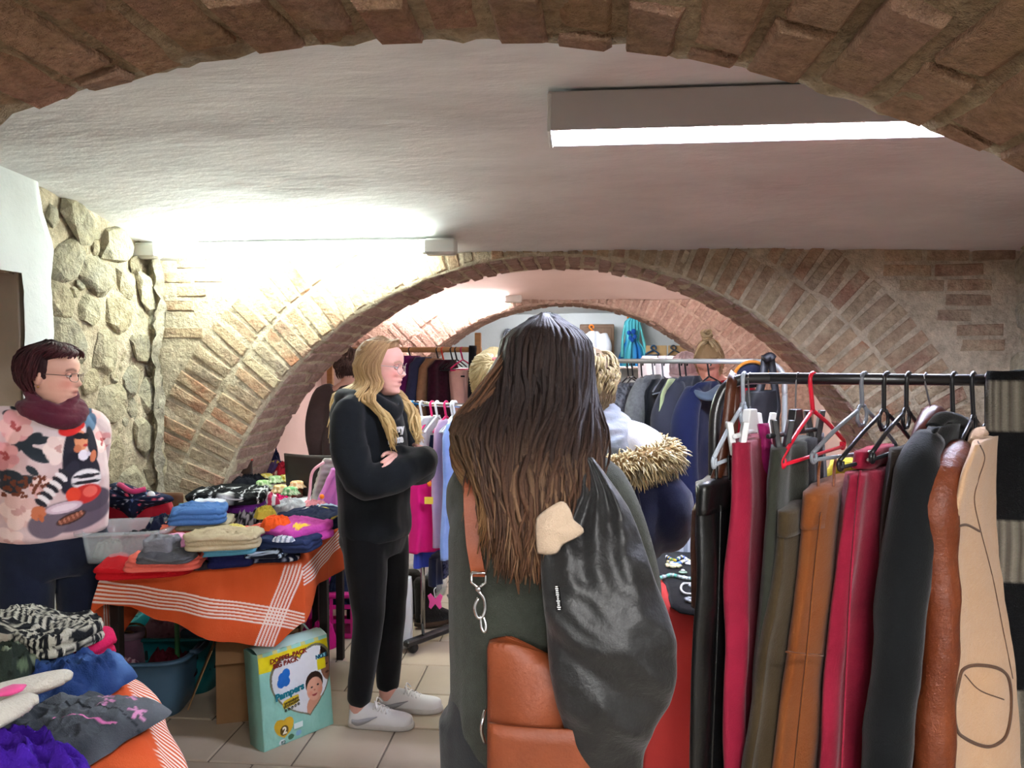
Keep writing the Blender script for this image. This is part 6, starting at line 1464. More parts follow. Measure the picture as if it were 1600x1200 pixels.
def rumpled(name, label, cat, pos, w, d, h, rz, pat, m=None, seed=0, n=84, rings=22, rough=1.0, drop=0.0, edge=None):
    rows = []
    for j in range(rings + 1):
        s = j / rings; row = []
        for i in range(n):
            a = 2 * PI * i / n; q = Vector((math.cos(a) * 1.3 + seed * 3.1, math.sin(a) * 1.3, seed)); R = 1 + .16 * noise.noise(q) + .07 * noise.noise(q * 2.7)
            if edge: R *= edge(a)
            x, y = math.cos(a) * R * w / 2 * s, math.sin(a) * R * d / 2 * s; v = Vector((x / w * 3.4 + seed * 5, y / d * 3.8, seed))
            rid = (1 - 1.9 * abs(noise.noise(v))) * .55 + .38 * (1 - 2 * abs(noise.noise(v * 2.3))) + .16 * (1 - 2 * abs(noise.noise(v * 4.7)))
            z = h * max(.05, (1 - s ** 6) * .42 + (1 - s ** 4) * .62 * rough * rid) if s < .999 else .0
            row.append(Vector((x, y, z - (drop * max(0, -y / d * 2 - .5) if drop else 0))))
        rows.append(row)
    mb = MB(); mb.loft(list(reversed(rows)), cap0=False); mb.c = [pat(p, 0) for p in mb.v]
    return single(mb, name, m or CLOTH, label, cat, pos, rz)
def at(px, py, z): return PZ(px, py, z)
Z0 = .757
S, St, Dt, Ck = pat_solid, pat_stripes, pat_dots, pat_check
items = [  # kind, name, label, px, row, height above table, w, d, h, turn, pattern, layers
 ('f', 'trousers', 'bright red folded trousers at front left edge of orange table', 'trousers', 230, 893, 0, .34, .24, .045, 12, S('#b3141c', '#8f0f18'), 2),
 ('f', 'trousers', 'coral folded trousers lying on the red ones', 'trousers', 262, 884, .046, .27, .20, .045, 10, S('#d9685a', '#bd4f48'), 3),
 ('f', 'leggings', 'dark grey folded leggings on top of the coral trousers', 'leggings', 262, 876, .092, .18, .12, .022, 5, S('#4a4a4d'), 2),
 ('f', 'socks', 'grey folded socks standing above the dark grey leggings', 'socks', 253, 862, .114, .10, .10, .055, 5, S('#6b6b70'), 2),
 ('f', 'top', 'pale pink folded top beside the grey socks', 'top', 276, 862, .09, .10, .12, .05, 20, S('#cf8fae'), 2),
 ('f', 'trousers', 'salmon folded trousers behind the pale pink top', 'trousers', 284, 838, .06, .16, .16, .06, 18, S('#d96f58'), 2),
 ('f', 'shirt', 'navy folded shirt along the front edge, right of dark socks', 'shirt', 362, 880, 0, .16, .16, .055, 16, S('#191c45', '#12142f'), 2),
 ('r', 'cardigan', 'dark cardigan with pink trim at front edge of orange table', 'cardigan', 322, 884, 0, .13, .12, .04, 10, Dt('#2b2428', ['#b04f78', '#57474c'], 40, .5), 0),
 ('f', 'sweater', 'magenta folded sweater under the light blue trousers', 'sweater', 318, 868, .03, .17, .18, .04, 22, S('#b02a7e', '#8c1f64'), 2),
 ('f', 'trousers', 'light blue folded sweatpants under the beige trousers', 'trousers', 340, 862, .07, .29, .19, .05, 14, S('#5a9db5', '#44829a'), 3),
 ('f', 'trousers', 'beige folded trousers on the light blue sweatpants', 'trousers', 350, 853, .122, .26, .17, .05, 12, S('#a89a7c', '#8f8268'), 3),
 ('f', 'shirt', 'navy shirt with white dots at front right of orange table', 'shirt', 428, 872, 0, .20, .17, .035, 8, Dt('#14182b', ['#c9ccd6', '#8b90a3'], 45, .55), 2),
 ('f', 'shirt', 'black and pale blue striped shirt folded under the denim', 'shirt', 418, 866, .036, .17, .15, .02, 2, St('#12151f', '#aebfd0', 1, 45, .75), 2),
 ('f', 'jeans', 'dark denim jeans folded on navy shirts at table front', 'jeans', 455, 856, .05, .22, .19, .05, -8, S('#26304f', '#1a2138'), 3),
 ('r', 'bib', 'small white and grey bib on the dark denim', 'bib', 443, 845, .105, .09, .06, .02, 0, St('#c7c9cf', '#77808f', 0, 50, .6), 0),
 ('f', 'sweater', 'dark olive folded sweater under the denim shorts, left', 'sweater', 288, 834, .03, .19, .19, .07, 20, S('#3f4226', '#2e311c'), 2),
 ('f', 'trousers', 'stone grey folded trousers just under the denim shorts', 'trousers', 322, 822, .10, .22, .20, .035, 14, S('#8d866f', '#77705c'), 2),
 ('f', 'jeans', 'mid blue denim shorts folded on top of stone trousers', 'jeans', 311, 815, .137, .22, .18, .06, 12, S('#456a9c', '#33547f'), 3),
 ('f', 'shirt', 'white folded shirt peeking above the denim shorts', 'shirt', 325, 797, .15, .13, .10, .035, 5, S('#c9ced8'), 1),
 ('r', 'sweater', 'raspberry sweater with white bear patch right of denim shorts', 'sweater', 350, 818, .05, .28, .20, .075, 15, lambda p, k: lin('#e3d3d8') if (p.x - .06) ** 2 + (p.y + .02) ** 2 < .0012 else S('#b01c58', '#8c1445')(p, k), 0),
 ('r', 'leggings', 'black leggings tucked under raspberry sweater', 'leggings', 372, 830, .01, .2, .2, .05, 0, S('#17181c'), 0),
 ('f', 'shirt', 'lilac checked shirt below the raspberry sweater', 'shirt', 335, 838, .06, .13, .12, .045, 10, Ck('#a05aa3', '#d8b3d6', 30, .3), 2),
 ('r', 'top', 'pale yellow top between lilac check and beige trousers', 'top', 362, 833, .09, .14, .12, .035, 10, S('#cfc06a'), 0),
 ('r', 'skirt', 'black and white houndstooth skirt at middle of pile', 'skirt', 394, 815, .06, .18, .19, .09, 25, pat_hound('#26272b', '#a9abae', 70), 0),
 ('r', 'scarf', 'yellow scarf rolled next to houndstooth skirt', 'scarf', 415, 808, .10, .10, .10, .05, 0, S('#cdb94c'), 0),
 ('r', 'top', 'pink top at left back of pile beside purple one', 'top', 366, 800, .08, .17, .18, .085, 10, S('#c8568f', '#a83f76'), 0),
 ('r', 'top', 'purple top crumpled behind houndstooth skirt', 'top', 388, 797, .11, .18, .16, .08, -10, S('#6f2f8f', '#4e2068'), 0),
 ('r', 'shirt', 'red white and blue striped shirt at back of pile', 'shirt', 410, 788, .12, .16, .12, .06, 12, St('#b8375a', '#d8d6dd', 0, 32, .55), 0),
 ('r', 'hoodie', 'raspberry pink hoodie with hood up at back of pile', 'hoodie', 430, 799, .05, .20, .18, .08, 0, S('#c01e62', '#961348'), 0),
 ('r', 'shirt', 'grey and white shirt beside raspberry hoodie', 'shirt', 450, 802, .06, .20, .16, .07, 5, Dt('#b4b6bd', ['#e2e2e6', '#7b7e88'], 40, .6), 0),
 ('r', 'top', 'salmon top in front of the orange scarf', 'top', 408, 836, .07, .20, .13, .045, 10, S('#d86a5c', '#bb5148'), 0),
 ('f', 'shirt', 'orchid pink shirt with yellow print near table corner', 'shirt', 465, 842, .07, .22, .24, .06, -32, lambda p, k: lin('#d8b43a') if (p.x - .05) ** 2 + (p.y + .03) ** 2 < .0009 else S('#b0418f', '#8f2f72')(p, k), 2),
 ('r', 'scarf', 'bright orange scarf bunched on the orchid shirt', 'scarf', 432, 825, .12, .13, .11, .05, 30, S('#d9521f'), 0),
 ('f', 'sweater', 'navy sweater with tiny butterfly print behind orchid shirt', 'sweater', 494, 822, .05, .27, .27, .06, -25, Dt('#161d38', ['#d7d2d0', '#c9b24a', '#c98a9a'], 30, .3), 2),
 ('r', 'socks', 'turquoise baby socks at right of orchid shirt', 'socks', 502, 838, .02, .05, .09, .05, 0, S('#1f8c8f'), 0),
 ('r', 'trousers', 'navy trousers bundled behind the clear plastic box', 'trousers', 258, 842, .05, .16, .2, .10, 0, S('#1a2036'), 0),
 ('r', 'trousers', 'light blue baby trousers at right back of orange table', 'trousers', 508, 805, .06, .17, .15, .05, 0, S('#a9bcd6'), 0),
 ('r', 'top', 'rosy baby top beside the light blue baby trousers', 'top', 492, 797, .07, .13, .12, .05, 0, S('#cf8791'), 0),
]
for k, it in enumerate(items):
    kd, nm, lb, ct, px, py, dz, w, d, h, tn, pt, ly = it; q = at(px, py, Z0 + dz)
    if kd == 'f': folded(nm, lb, ct, q, w, d, h, R_(5 + tn), pt, ly, seed=k + 1, m=DENIM if 'denim' in lb and 'jeans' in nm else None)
    else: rumpled(nm, lb, ct, q, w, d, h, R_(tn), pt, seed=k + 1)
# clear storage box at the left of the table
q = at(205, 868, .78); t = thing('storage_box', 'clear plastic storage box at left of orange table', 'box', q, R_(14))
CLEAR = mat('clear_plastic', '#c9d2d4', .12, alpha=.30, spec=.5)
def tray(w, d, h, th=.004, flare=1.12, rim=.018, e=.35, n=40):
    rows = []
    def ring(k, z, off=0): return [Vector((math.copysign(abs(math.cos(a)) ** e, math.cos(a)) * (w / 2 * k + off), math.copysign(abs(math.sin(a)) ** e, math.sin(a)) * (d / 2 * k + off), z)) for a in [2 * PI * i / n for i in range(n)]]
    for z in (0, h * .3, h * .7, h - .012): rows.append(ring(lerp(1, flare, z / h), z))
    rows += [ring(flare, h - .012, rim), ring(flare, h, rim), ring(flare, h, 0)]
    for z in (h - .012, h * .5, .006): rows.append(ring(lerp(1, flare, z / h), z, -th))
    mb = MB(); mb.loft(rows); return mb
tray(.27, .22, .12, rim=.022).build('tub', CLEAR, t)
rumpled('garment', 'black garment lying inside the clear plastic box', 'garment', q + Vector((.03, .02, .012)), .2, .16, .085, .3, S('#1b1c20'), seed=71)
rumpled('garment', 'grey green garment inside the clear box, front corner', 'garment', q + Vector((-.06, -.04, .012)), .13, .12, .06, .3, S('#4f5a50'), seed=72)
# ---- back table: black pile, jars, jackets
BK = [
 ('f', 'trousers', 'black folded trousers at bottom of dark pile by brick pier', 'trousers', 352, 790, 0, .34, .34, .09, 8, S('#0e0f12'), 3),
 ('f', 'sweater', 'black folded sweater in middle of dark pile by pier', 'sweater', 358, 788, .092, .33, .3, .06, 4, S('#15161a'), 2),
 ('f', 'shirt', 'black and white windowpane check shirt topping the dark pile', 'shirt', 362, 783, .155, .30, .26, .045, 12, Ck('#131417', '#c9cbcf', 15, .07), 2),
 ('r', 'jacket', 'black jacket lying right of the checked shirt', 'jacket', 392, 768, .0, .26, .3, .10, 0, S('#111218'), 0),
 ('r', 'dress', 'red patterned dress on back table behind jars', 'dress', 452, 752, .0, .24, .2, .13, 0, Dt('#a31f2e', ['#d8b9a0', '#6b1622'], 24, .5), 0),
 ('r', 'blouse', 'colourful floral blouse at rear of back table', 'blouse', 432, 742, .0, .26, .2, .10, 0, Dt('#4a3a5c', ['#c97a4a', '#c9b04a', '#a05a7a'], 26, .75), 0),
 ('r', 'jacket', 'dark navy jacket heaped at right of the jars', 'jacket', 482, 768, .0, .22, .26, .15, 0, S('#171a2c'), 0),
]
for k, it in enumerate(BK):
    kd, nm, lb, ct, px, py, dz, w, d, h, tn, pt, ly = it; q = at(px, py, Z0 + dz)
    if kd == 'f': folded(nm, lb, ct, q, w, d, h, R_(tn), pt, ly, seed=k + 51, dens=2 if 'check' in lb else 1)
    else: rumpled(nm, lb, ct, q, w, d, h, R_(tn), pt, seed=k + 51)
JARG = mat('jar_glass', '#6a2b1c', .08, alpha=.75, spec=.6); JAM = mat('jam', '#5a1a12', .3)
for k, (px, py, c, lb) in enumerate(((411, 776, '#7fa36a', 'jam jar with green cloth lid, leftmost of jar group'), (430, 768, '#8fb07a', 'jam jar with light green cloth lid, behind in jar group'), (447, 766, '#b5a13a', 'jam jar with yellow green cloth lid at back of jars'), (438, 784, '#c9a36b', 'jam jar with apricot cloth lid at front centre'), (454, 788, '#5f9a63', 'jam jar with green checked lid at front right'), (464, 777, '#cf9d6d', 'jam jar with peach lid, rightmost of jar group'), (416, 764, '#c9b548', 'jam jar with mustard lid at far left of jars'))):
    q = at(px, py, Z0); t = thing('jam_jar', lb, 'jar', q, 0, 'jam jars on the back table')
    mb = MB(); mb.loft([ellring((0, 0, z), r, r, 20) for z, r in ((0, .03), (.004, .034), (.06, .034), (.07, .030), (.078, .030))]); mb.build('jar_body', JARG, t)
    mb = MB(); mb.box((0, -.0345, .034), (.036, .003, .03), bev=.001); mb.build('paper_label', fabric('paper_label', '#d8d2c2'), t, smooth=False)
    cc = lin(c); rows = []
    for z, r, w in ((.092, .0, 0), (.092, .028, 0), (.086, .036, 0), (.074, .034, .003), (.066, .040, .006), (.056, .046, .010)): rows.append([Vector((math.cos(a) * (r + w * math.sin(a * 9)), math.sin(a) * (r + w * math.sin(a * 9)), z)) for a in [2 * PI * i / 36 for i in range(36)]])
    mb = MB(); mb.loft(rows, closed=True, cap0=False, cap1=False); mb.c = [mixc(cc, lin('#e8e2cc'), .5 if (int(p.x * 130) + int(p.y * 130)) % 2 else 0) for p in mb.v]; mb.build('cloth_lid', CLOTH, t, solid=.002)
q = at(381, 752, Z0 + .24); t = thing('boot', 'brown suede ankle boot with red lining on the dark pile', 'boot', Vector(PD(383, 741, 4.72)))
mb = MB(); mb.loft([ellring((0, y, z), rx, ry, 18) for z, y, rx, ry in ((0, 0, .04, .06), (.02, 0, .042, .06), (.045, .01, .038, .042), (.085, .01, .042, .042))]); mb.build('upper', fabric('boot_brown', '#33241c'), t)
mb = MB(); mb.loft([ellring((0, .01, z), rx, rx, 18) for z, rx in ((.083, .043), (.093, .044), (.093, .034), (.075, .03))]); mb.build('lining', fabric('boot_red', '#b53222'), t)
# chair with curved wooden back behind the back table
def wood_chair(label, loc, rz, seat_h=.45, back=.88, col='#8a4a24', metal='#1b1b1e', cat='chair'):
    t = thing('chair', label, cat, loc, rz); w = mat('chair_wood_' + col[1:], col, .45, .1, 20, .3, 6); m = mat('chair_metal_' + metal[1:], metal, .4)
    mb = MB(); mb.box((0, 0, seat_h), (.40, .40, .025), bev=.01); mb.build('seat', w, t, smooth=False)
    rows = [[Vector((x, .19 + .05 * (1 - (x / .2) ** 2) + (z - .6) * .12 + th, z)) for x, th in [(-.19 + .38 * i / 10, 0) for i in range(11)] + [(.19 - .38 * i / 10, .014) for i in range(11)]] for z in (back - .24, back - .22, back - .02, back)]
    mb = MB(); mb.loft(rows); mb.build('backrest', w, t)
    for sx in (-1, 1):
        mb = MB(); mb.tube([(sx * .18, .19, 0), (sx * .18, .19, seat_h), (sx * .18, .22, back - .05)], .011, seg=8); mb.build('leg', m, t)
        mb = MB(); mb.tube([(sx * .18, -.18, 0), (sx * .18, -.18, seat_h)], .011, seg=8); mb.build('leg', m, t)
    return t
p = PD(407, 720, 5.75); wood_chair('wooden chair with curved back behind the dark pile', (p.x, p.y, 0), R_(60))
p = PD(421, 716, 5.5); rumpled('coat', 'dark blue coat thrown over the curved chair back', 'coat', Vector((p.x, p.y, .72)), .20, .10, .2, R_(60), S('#171b33'), seed=81)
p = PD(520, 700, 4.55); wood_chair('dark chair behind the girl holding a silver vest', (p.x - .02, p.y + .1, 0), R_(170), back=1.0, col='#2a2320')
# silver quilted vest and pink cardigan over that chair
o = PD(503, 700, 4.35); t = thing('vest', 'silver quilted vest with pink inside hung by the girl', 'vest', o)
rows = []
for k in range(40):
    v = k / 39; py = lerp(716, 790, v); xl, xr = lerp(508, 484, v ** .8), lerp(530, 512, v); b = .012 * abs(math.sin(v * PI * 8))
    a, c = PD(xl, py, 4.25) - o, PD(xr, py, 4.40) - o; nn = Vector((c - a).cross(Vector((0, 0, 1)))).normalized()
    rows.append([a.lerp(c, .5 - .5 * math.cos(2 * PI * i / 30)) + nn * (.02 + b) * math.sin(2 * PI * i / 30) for i in range(30)])
mb = MB(); mb.loft(rows); mb.build('shell', mat('silver_quilt', '#a9a79f', .35, .3, 40, .3, 20, metal=.35), t)
mb = MB(); P_ = [PD(x, y, 4.21) - o for x, y in ((506, 722), (488, 738), (484, 770), (480, 790))]; mb.tube(P_, .008, seg=8, n=20); mb.build('lining_edge', fabric('pink_edge', '#c99aa3'), t)
o = PD(516, 742, 4.2); t = thing('cardigan', 'orchid pink cardigan with orange button beside silver vest', 'cardigan', o)
drape([(732, 522, 534), (750, 510, 534), (780, 496, 530), (796, 496, 530)], 4.2, -.05, .05, .03, o, seed=31).build('knit', fabric('orchid_knit', '#b36aa8'), t)
mb = MB(); mb.ball(PD(503, 776, 4.12) - o, (.014, .01, .014), 10, 8); mb.build('button', ORANGE_P, t)

# ---- chair at the left wall with red jacket and navy floral jacket
p = PD(212, 800, 3.55); pc = Vector((p.x, p.y, 0))
GREENM = '#2f6b3a'
t = wood_chair('green metal chair under red jacket beside the stone wall', pc, R_(25), back=.88, col='#6b4a30', metal=GREENM)
o = pc + Vector((0, 0, .45)); t = thing('jacket', 'red jacket draped over the green metal chair', 'jacket', o)
drape([(782, 156, 262), (800, 152, 268), (850, 154, 264), (905, 160, 258)], 3.48, -.10, .08, .06, o, folds=2, amp=.02, seed=41).build('cloth', fabric('red_fleece', '#8f1424', var=.3, bump=.4), t)
o = PD(205, 785, 3.46); t = thing('jacket', 'navy jacket with pink floral dots on top of red jacket', 'jacket', o)
rows = []
OUT = [(150, 764), (172, 757), (190, 754), (214, 762), (240, 768), (264, 774), (270, 782), (252, 788), (226, 795), (206, 812), (188, 800), (160, 790), (146, 780)]
per = crom([Vector((x, y, 0)) for x, y in OUT + [OUT[0]]], 61)[:-1]; cx = Vector((205, 780, 0))
for s, dd in ((1.0, .0), (1.02, -.03), (.9, -.07), (.7, -.10), (.4, -.12), (.05, -.125)):
    rows.append([PD(lerp(cx.x, q.x, s), lerp(cx.y, q.y, s), 3.46 + dd + .02 * noise.noise(Vector((q.x * .06, q.y * .06, s * 3)))) - o for q in per])
mb = MB(); mb.loft(rows); dp = Dt('#1a2036', ['#c9485e', '#c98a93', '#5f6f9a', '#b0b4c2'], 46, .55)
m2 = MB(); bm = bmesh.new(); me0 = mb.mesh('x'); bm.from_mesh(me0); bmesh.ops.subdivide_edges(bm, edges=bm.edges, cuts=3, use_grid_fill=True); V = [v.co.copy() for v in bm.verts]; bm.verts.index_update(); F = [tuple(v.index for v in f.verts) for f in bm.faces]; bm.free()
m2.add(V, F); m2.c = [dp(p + Vector((9, 9, 9)), 0) for p in V]; m2.build('cloth', CLOTH, t)
mb = MB(); mb.tube([PD(186, 757, 3.38) - o, PD(206, 768, 3.33) - o, PD(228, 764, 3.35) - o], .012, seg=8, n=12); mb.build('collar_trim', fabric('pink_trim', '#a82f5c'), t)
mb = MB(); mb.ball(PD(236, 773, 3.36) - o, (.02, .01, .016), 10, 8); mb.build('tag', WHITE_P, t)

# ---- under the orange table
def basket(name, label, px, py, w, d, h, rz, col, contents=None, slots=False):
    q = at(px, py, 0.0); t = thing(name, label, 'basket', q, rz); m = mat('basket_' + col[1:], col, .45, .05, 40, spec=.4)
    tray(w, d, h, .006, 1.22, .022, .42, 48).build('tub', m, t)
    for s in (-1, 1):
        mb = MB(); mb.tube([(s * w * .61, -.09, h - .004), (s * (w * .61 + .035), -.07, h + .0), (s * (w * .61 + .035), .07, h), (s * w * .61, .09, h - .004)], .012, seg=8, n=20); mb.build('handle', m, t)
    if slots:
        mb = MB(); k = 0
        for j in range(2):
            for i in range(30):
                a = 2 * PI * i / 30; z = h * (.45 + .25 * j); kk = lerp(1, 1.22, z / h)
                x = math.copysign(abs(math.cos(a)) ** .55, math.cos(a)) * w / 2 * kk; y = math.copysign(abs(math.sin(a)) ** .55, math.sin(a)) * d / 2 * kk
                mb.box((x * 1.004, y * 1.004, z), (.012, .012, h * .16), bev=.003)
        mb.build('slots', mat('slot_shade', '#0c2222', .8), t, smooth=False, kind='stuff')  # dark blocks stand for the openings, their shade put into the colour
    return q
q = basket('laundry_basket', 'blue grey plastic laundry basket under the orange table', 236, 1098, .33, .32, .26, R_(10), '#4a6a84')
rumpled('scarf', 'dark red knitted scarf lying in blue grey basket', 'scarf', q + Vector((.06, .06, .10)), .22, .2, .15, 0, S('#4a0f1c', '#2c0912'), seed=91)
rumpled('blouse', 'pink white patterned blouse at front of blue grey basket', 'blouse', q + Vector((-.06, -.09, .14)), .2, .12, .09, 0, St('#c9a9b4', '#7d4a5f', 0, 40, .6), seed=92)
o = q + Vector((-.10, .02, .13)); t = thing('boot', 'mauve knitted boot standing in the blue grey basket', 'boot', o)
mb = MB(); mb.loft([ellring((0, y, z), rx, ry, 18) for z, y, rx, ry in ((0, .02, .045, .09), (.05, .01, .048, .07), (.12, 0, .046, .05), (.17, 0, .052, .054))]); mb.build('upper', fabric('mauve_knit', '#6b4a5c', bump=.6, scale=80), t)
mb = MB(); mb.loft([ellring((0, 0, z), r, r, 18) for z, r in ((.16, .056), (.19, .058), (.19, .044), (.16, .042))]); mb.build('cuff', fabric('mauve_cuff', '#8f7482', bump=.6), t)
q = basket('laundry_basket', 'teal plastic basket with slots behind the blue grey one', 282, 1062, .40, .34, .28, R_(5), '#0f6b70', slots=True)
rumpled('garment', 'pale pink clothes heaped in the teal basket', 'garment', q + Vector((-.06, 0, .16)), .28, .24, .16, 0, S('#b88a9a', '#7d5f70'), seed=93)
o = at(203, 1085, 0.0); t = thing('tote_bag', 'small paper bag with handles in front of the table leg', 'bag', o, R_(10))
mb = MB(); mb.box((0, 0, .11), (.16, .10, .22), bev=.01); mb.build('bag_body', mat('kraft_paper', '#8a6a48', .8, .2, 40), t, smooth=False)
for y in (-.05, .05):
    mb = MB(); mb.tube([(-.05, y, .2), (-.045, y, .30), (.045, y, .30), (.05, y, .2)], .006, seg=6, n=16); mb.build('handle', mat('kraft_paper', '#8a6a48'), t)
CARD = mat('cardboard', '#8a6744', .85, .15, 40, .25, 10)
o = at(388, 1120, 0); t = thing('cardboard_box', 'brown cardboard box with hand hole behind the nappy pack', 'box', o + Vector((0, .14, 0)), R_(20))
for nm, c, s in (('side_panel', (0, -.17, .17), (.34, .006, .34)), ('side_panel', (0, .17, .17), (.34, .006, .34)), ('side_panel', (-.17, 0, .17), (.006, .34, .34)), ('side_panel', (.17, 0, .17), (.006, .34, .34)), ('bottom_panel', (0, 0, .004), (.34, .34, .006))):
    mb = MB(); mb.box(c, s); mb.build(nm, CARD, t, smooth=False)
mb = MB(); mb.box((-.235, -.03, .20), (.26, .30, .005), rot=Matrix.Rotation(R_(-68), 3, 'Y')); mb.build('flap', CARD, t, smooth=False)
mb = MB(); mb.box((0, -.22, .335), (.33, .12, .005), rot=Matrix.Rotation(R_(60), 3, 'X')); mb.build('flap', CARD, t, smooth=False)
mb = MB(); mb.box((-.03, -.1735, .22), (.028, .003, .085), bev=.002); mb.build('hand_hole', mat('hole_shade', '#0c0a08', .9), t, smooth=False)  # dark plate on the panel, the hole's inner shade given as colour
rumpled('plastic_bag', 'crumpled clear plastic wrap on the cardboard box', 'bag', o + Vector((0, .14, .20)), .3, .28, .18, 0, S('#6b6258'), seed=95, m=mat('wrap_film', '#8a8378', .2, .5, 30, alpha=.5, spec=.6))
o = at(522, 1006, 0); t = thing('crate', 'magenta plastic crate of clothes by right table leg', 'crate', o + Vector((0, .22, 0)), R_(8))
MAG = mat('magenta_plastic', '#b3146f', .4, spec=.4)
for sx, sy, w, d in ((0, -1, .36, .01), (0, 1, .36, .01), (-1, 0, .01, .30), (1, 0, .01, .30)):
    mb = MB(); x, y = sx * .18, sy * .15
    for z in (.02, .10, .18): mb.box((x, y, z), (w, d, .022))
    for k in range(7):
        u = (k / 6 - .5); mb.box((x + (u * .34 if w > .1 else 0), y + (u * .28 if d > .1 else 0), .12), (.016, .016, .22))
    mb.box((x, y, .245), (w + .03 if w > .1 else .035, d + .03 if d > .1 else .035, .035), bev=.012); mb.build('side_panel', MAG, t, smooth=False)
mb = MB(); mb.box((0, 0, .008), (.36, .30, .012)); mb.build('bottom', MAG, t, smooth=False)
rumpled('jeans', 'dark blue jeans spilling from the magenta crate', 'jeans', o + Vector((.02, .2, .16)), .26, .22, .20, 0, S('#20283f'), seed=96)
rumpled('garment', 'hot pink garment lying before the magenta crate', 'garment', at(498, 1010, .0), .2, .14, .16, 0, S('#b81c72'), seed=97)

# ---- nappy pack
a, b = PZ(413, 1176, 0), PZ(521, 1131, 0); wv = (b - a); PW = wv.length; o = (a + b) / 2; rz = math.atan2(wv.y, wv.x)
t = thing('nappy_pack', 'mint green nappy double pack with yellow band and baby photo', 'nappy pack', o, rz); PHt, PDp = .375, .10
MINT = lin('#8fc4b4'); YEL = lin('#d9c81c'); gold = lin('#c9a227')
def heart(x, y): x *= 1.0; return (x * x + y * y - 1) ** 3 - x * x * y ** 3 < 0
def pack_col(u, v):
    c = mixc(MINT, lin('#78b5a6'), clamp(.5 + fbm(Vector((u * 4, v * 4, 1)))) * .5)
    if v > .80 + .02 * u and v < .965: c = YEL
    elif v > .96: c = mixc(MINT, lin('#d9c04a'), .7 if (u * 5) % 1 < .3 else 0)
    hx, hy = (u - .60) / .385, (v - .53) / .315; ca, sa = math.cos(-.12), math.sin(-.12); hx, hy = hx * ca - hy * sa, hx * sa + hy * ca
    if heart(hx * .96, hy * .96 + .02):
        c = lin('#6d6a52')
        if heart(hx * 1.02, hy * 1.02 + .02):
            c = mixc(lin('#c9cccf'), lin('#e3e4e6'), u)
            e = lambda x, y, rx, ry: ((u - x) / rx) ** 2 + ((v - y) / ry) ** 2
            if e(.73, .28, .13, .13) < 1: c = lin('#c98f72')
            if e(.97, .73, .13, .22) < 1: c = lin('#8a5f48')
            if e(.99, .86, .12, .10) < 1: c = lin('#231813')
            if e(.94, .69, .03, .01) < 1 or e(.95, .60, .035, .012) < 1: c = lin('#4a2c22')
            if e(.735, .535, .135, .125) < 1: c = lin('#33231b')
            if e(.735, .475, .122, .122) < 1: c = mixc(lin('#d8a085'), lin('#b87a60'), clamp((u - .74) * 5))
            if e(.69, .50, .017, .010) < 1 or e(.785, .508, .017, .010) < 1: c = lin('#1c1210')
            if e(.73, .462, .014, .011) < 1: c = lin('#b87258')
            if e(.73, .417, .042, .020) < 1 and v < .421: c = lin('#8f2f30')
            if e(.665, .438, .032, .026) < 1 or e(.81, .446, .032, .026) < 1: c = mixc(c, lin('#d9826b'), .5)
    if .80 < u < .93 and .655 < v < .77: c = YEL
    if .80 < u < .96 and .775 < v < .815: c = lin('#8fc9d2')
    if ((u - .385) / .115) ** 4 + ((v - .43 - .12 * (u - .385)) / .046) ** 4 < 1: c = lin('#cdb02c')
    if heart((u - .27) / .115, (v - .165) / .095): c = gold
    if ((u - .27) / .058) ** 2 + ((v - .155) / .055) ** 2 < 1: c = lin('#5f4a1c')
    for x, y in ((.29, .70), (.345, .735), (.27, .65), (.335, .655)):
        if ((u - x) / .055) ** 2 + ((v - y) / .052) ** 2 < 1: c = lin('#1d63b0')
    if .22 < u < .235 and .02 < v < .05: c = lin('#d9e2e0')
    for x, y, k in ((.24, .035, '#d8dedc'), (.36, .06, '#3f6b4a'), (.47, .07, '#7fa9c9')):
        if ((u - x) / .042) ** 2 + ((v - y) / .030) ** 2 < 1: c = lin(k)
    return c
NX, NZ = 170, 180; V = []; C = []
def bulge(u, v): return .016 * (max(0, math.sin(PI * u)) ** .4) * (max(0, math.sin(PI * v)) ** .4)
lean = .045
for j in range(NZ + 1):
    for i in range(NX + 1):
        u, v = i / NX, j / NZ; r_ = .018
        x = (u - .5) * PW; z = v * PHt; V.append(Vector((x, -bulge(u, v) + lean * v + .002 * fbm(Vector((u * 9, v * 9, 2))), z))); C.append(pack_col(u, v))
F = [(j * (NX + 1) + i, j * (NX + 1) + i + 1, (j + 1) * (NX + 1) + i + 1, (j + 1) * (NX + 1) + i) for j in range(NZ) for i in range(NX)]
mb = MB(); mb.add(V, F); mb.c = C
rows = []
for j in range(13):
    v = j / 12; z = v * PHt; k = .006 * math.sin(v * 20)
    rows.append([Vector((-PW / 2, lean * v, z)), Vector((-PW / 2 - .006 - k * .3, .02 + lean * v, z)), Vector((-PW / 2 - .004, PDp + lean * v, z)), Vector((PW / 2 + .004, PDp + lean * v, z)), Vector((PW / 2, lean * v, z))])
mb.loft(rows, closed=False, col=mixc(MINT, lin('#6fa89b'), .4))
top = [[Vector((lerp(-PW / 2, PW / 2, i / 20), lerp(lean, lean + PDp, j / 8), PHt + .020 * math.sin(PI * j / 8) * (1 - .3 * abs(i / 10 - 1)) + .004 * noise.noise(Vector((i * .5, j * .9, 0))))) for i in range(21)] for j in range(9)]
mb.loft(top, closed=False, colf=lambda u, v: mixc(MINT, lin('#d8e6e2'), .5))
film = painted('pack_film', .28, .25, 16, weave=0, spec=.5); pk = mb.build('pack', film, t)
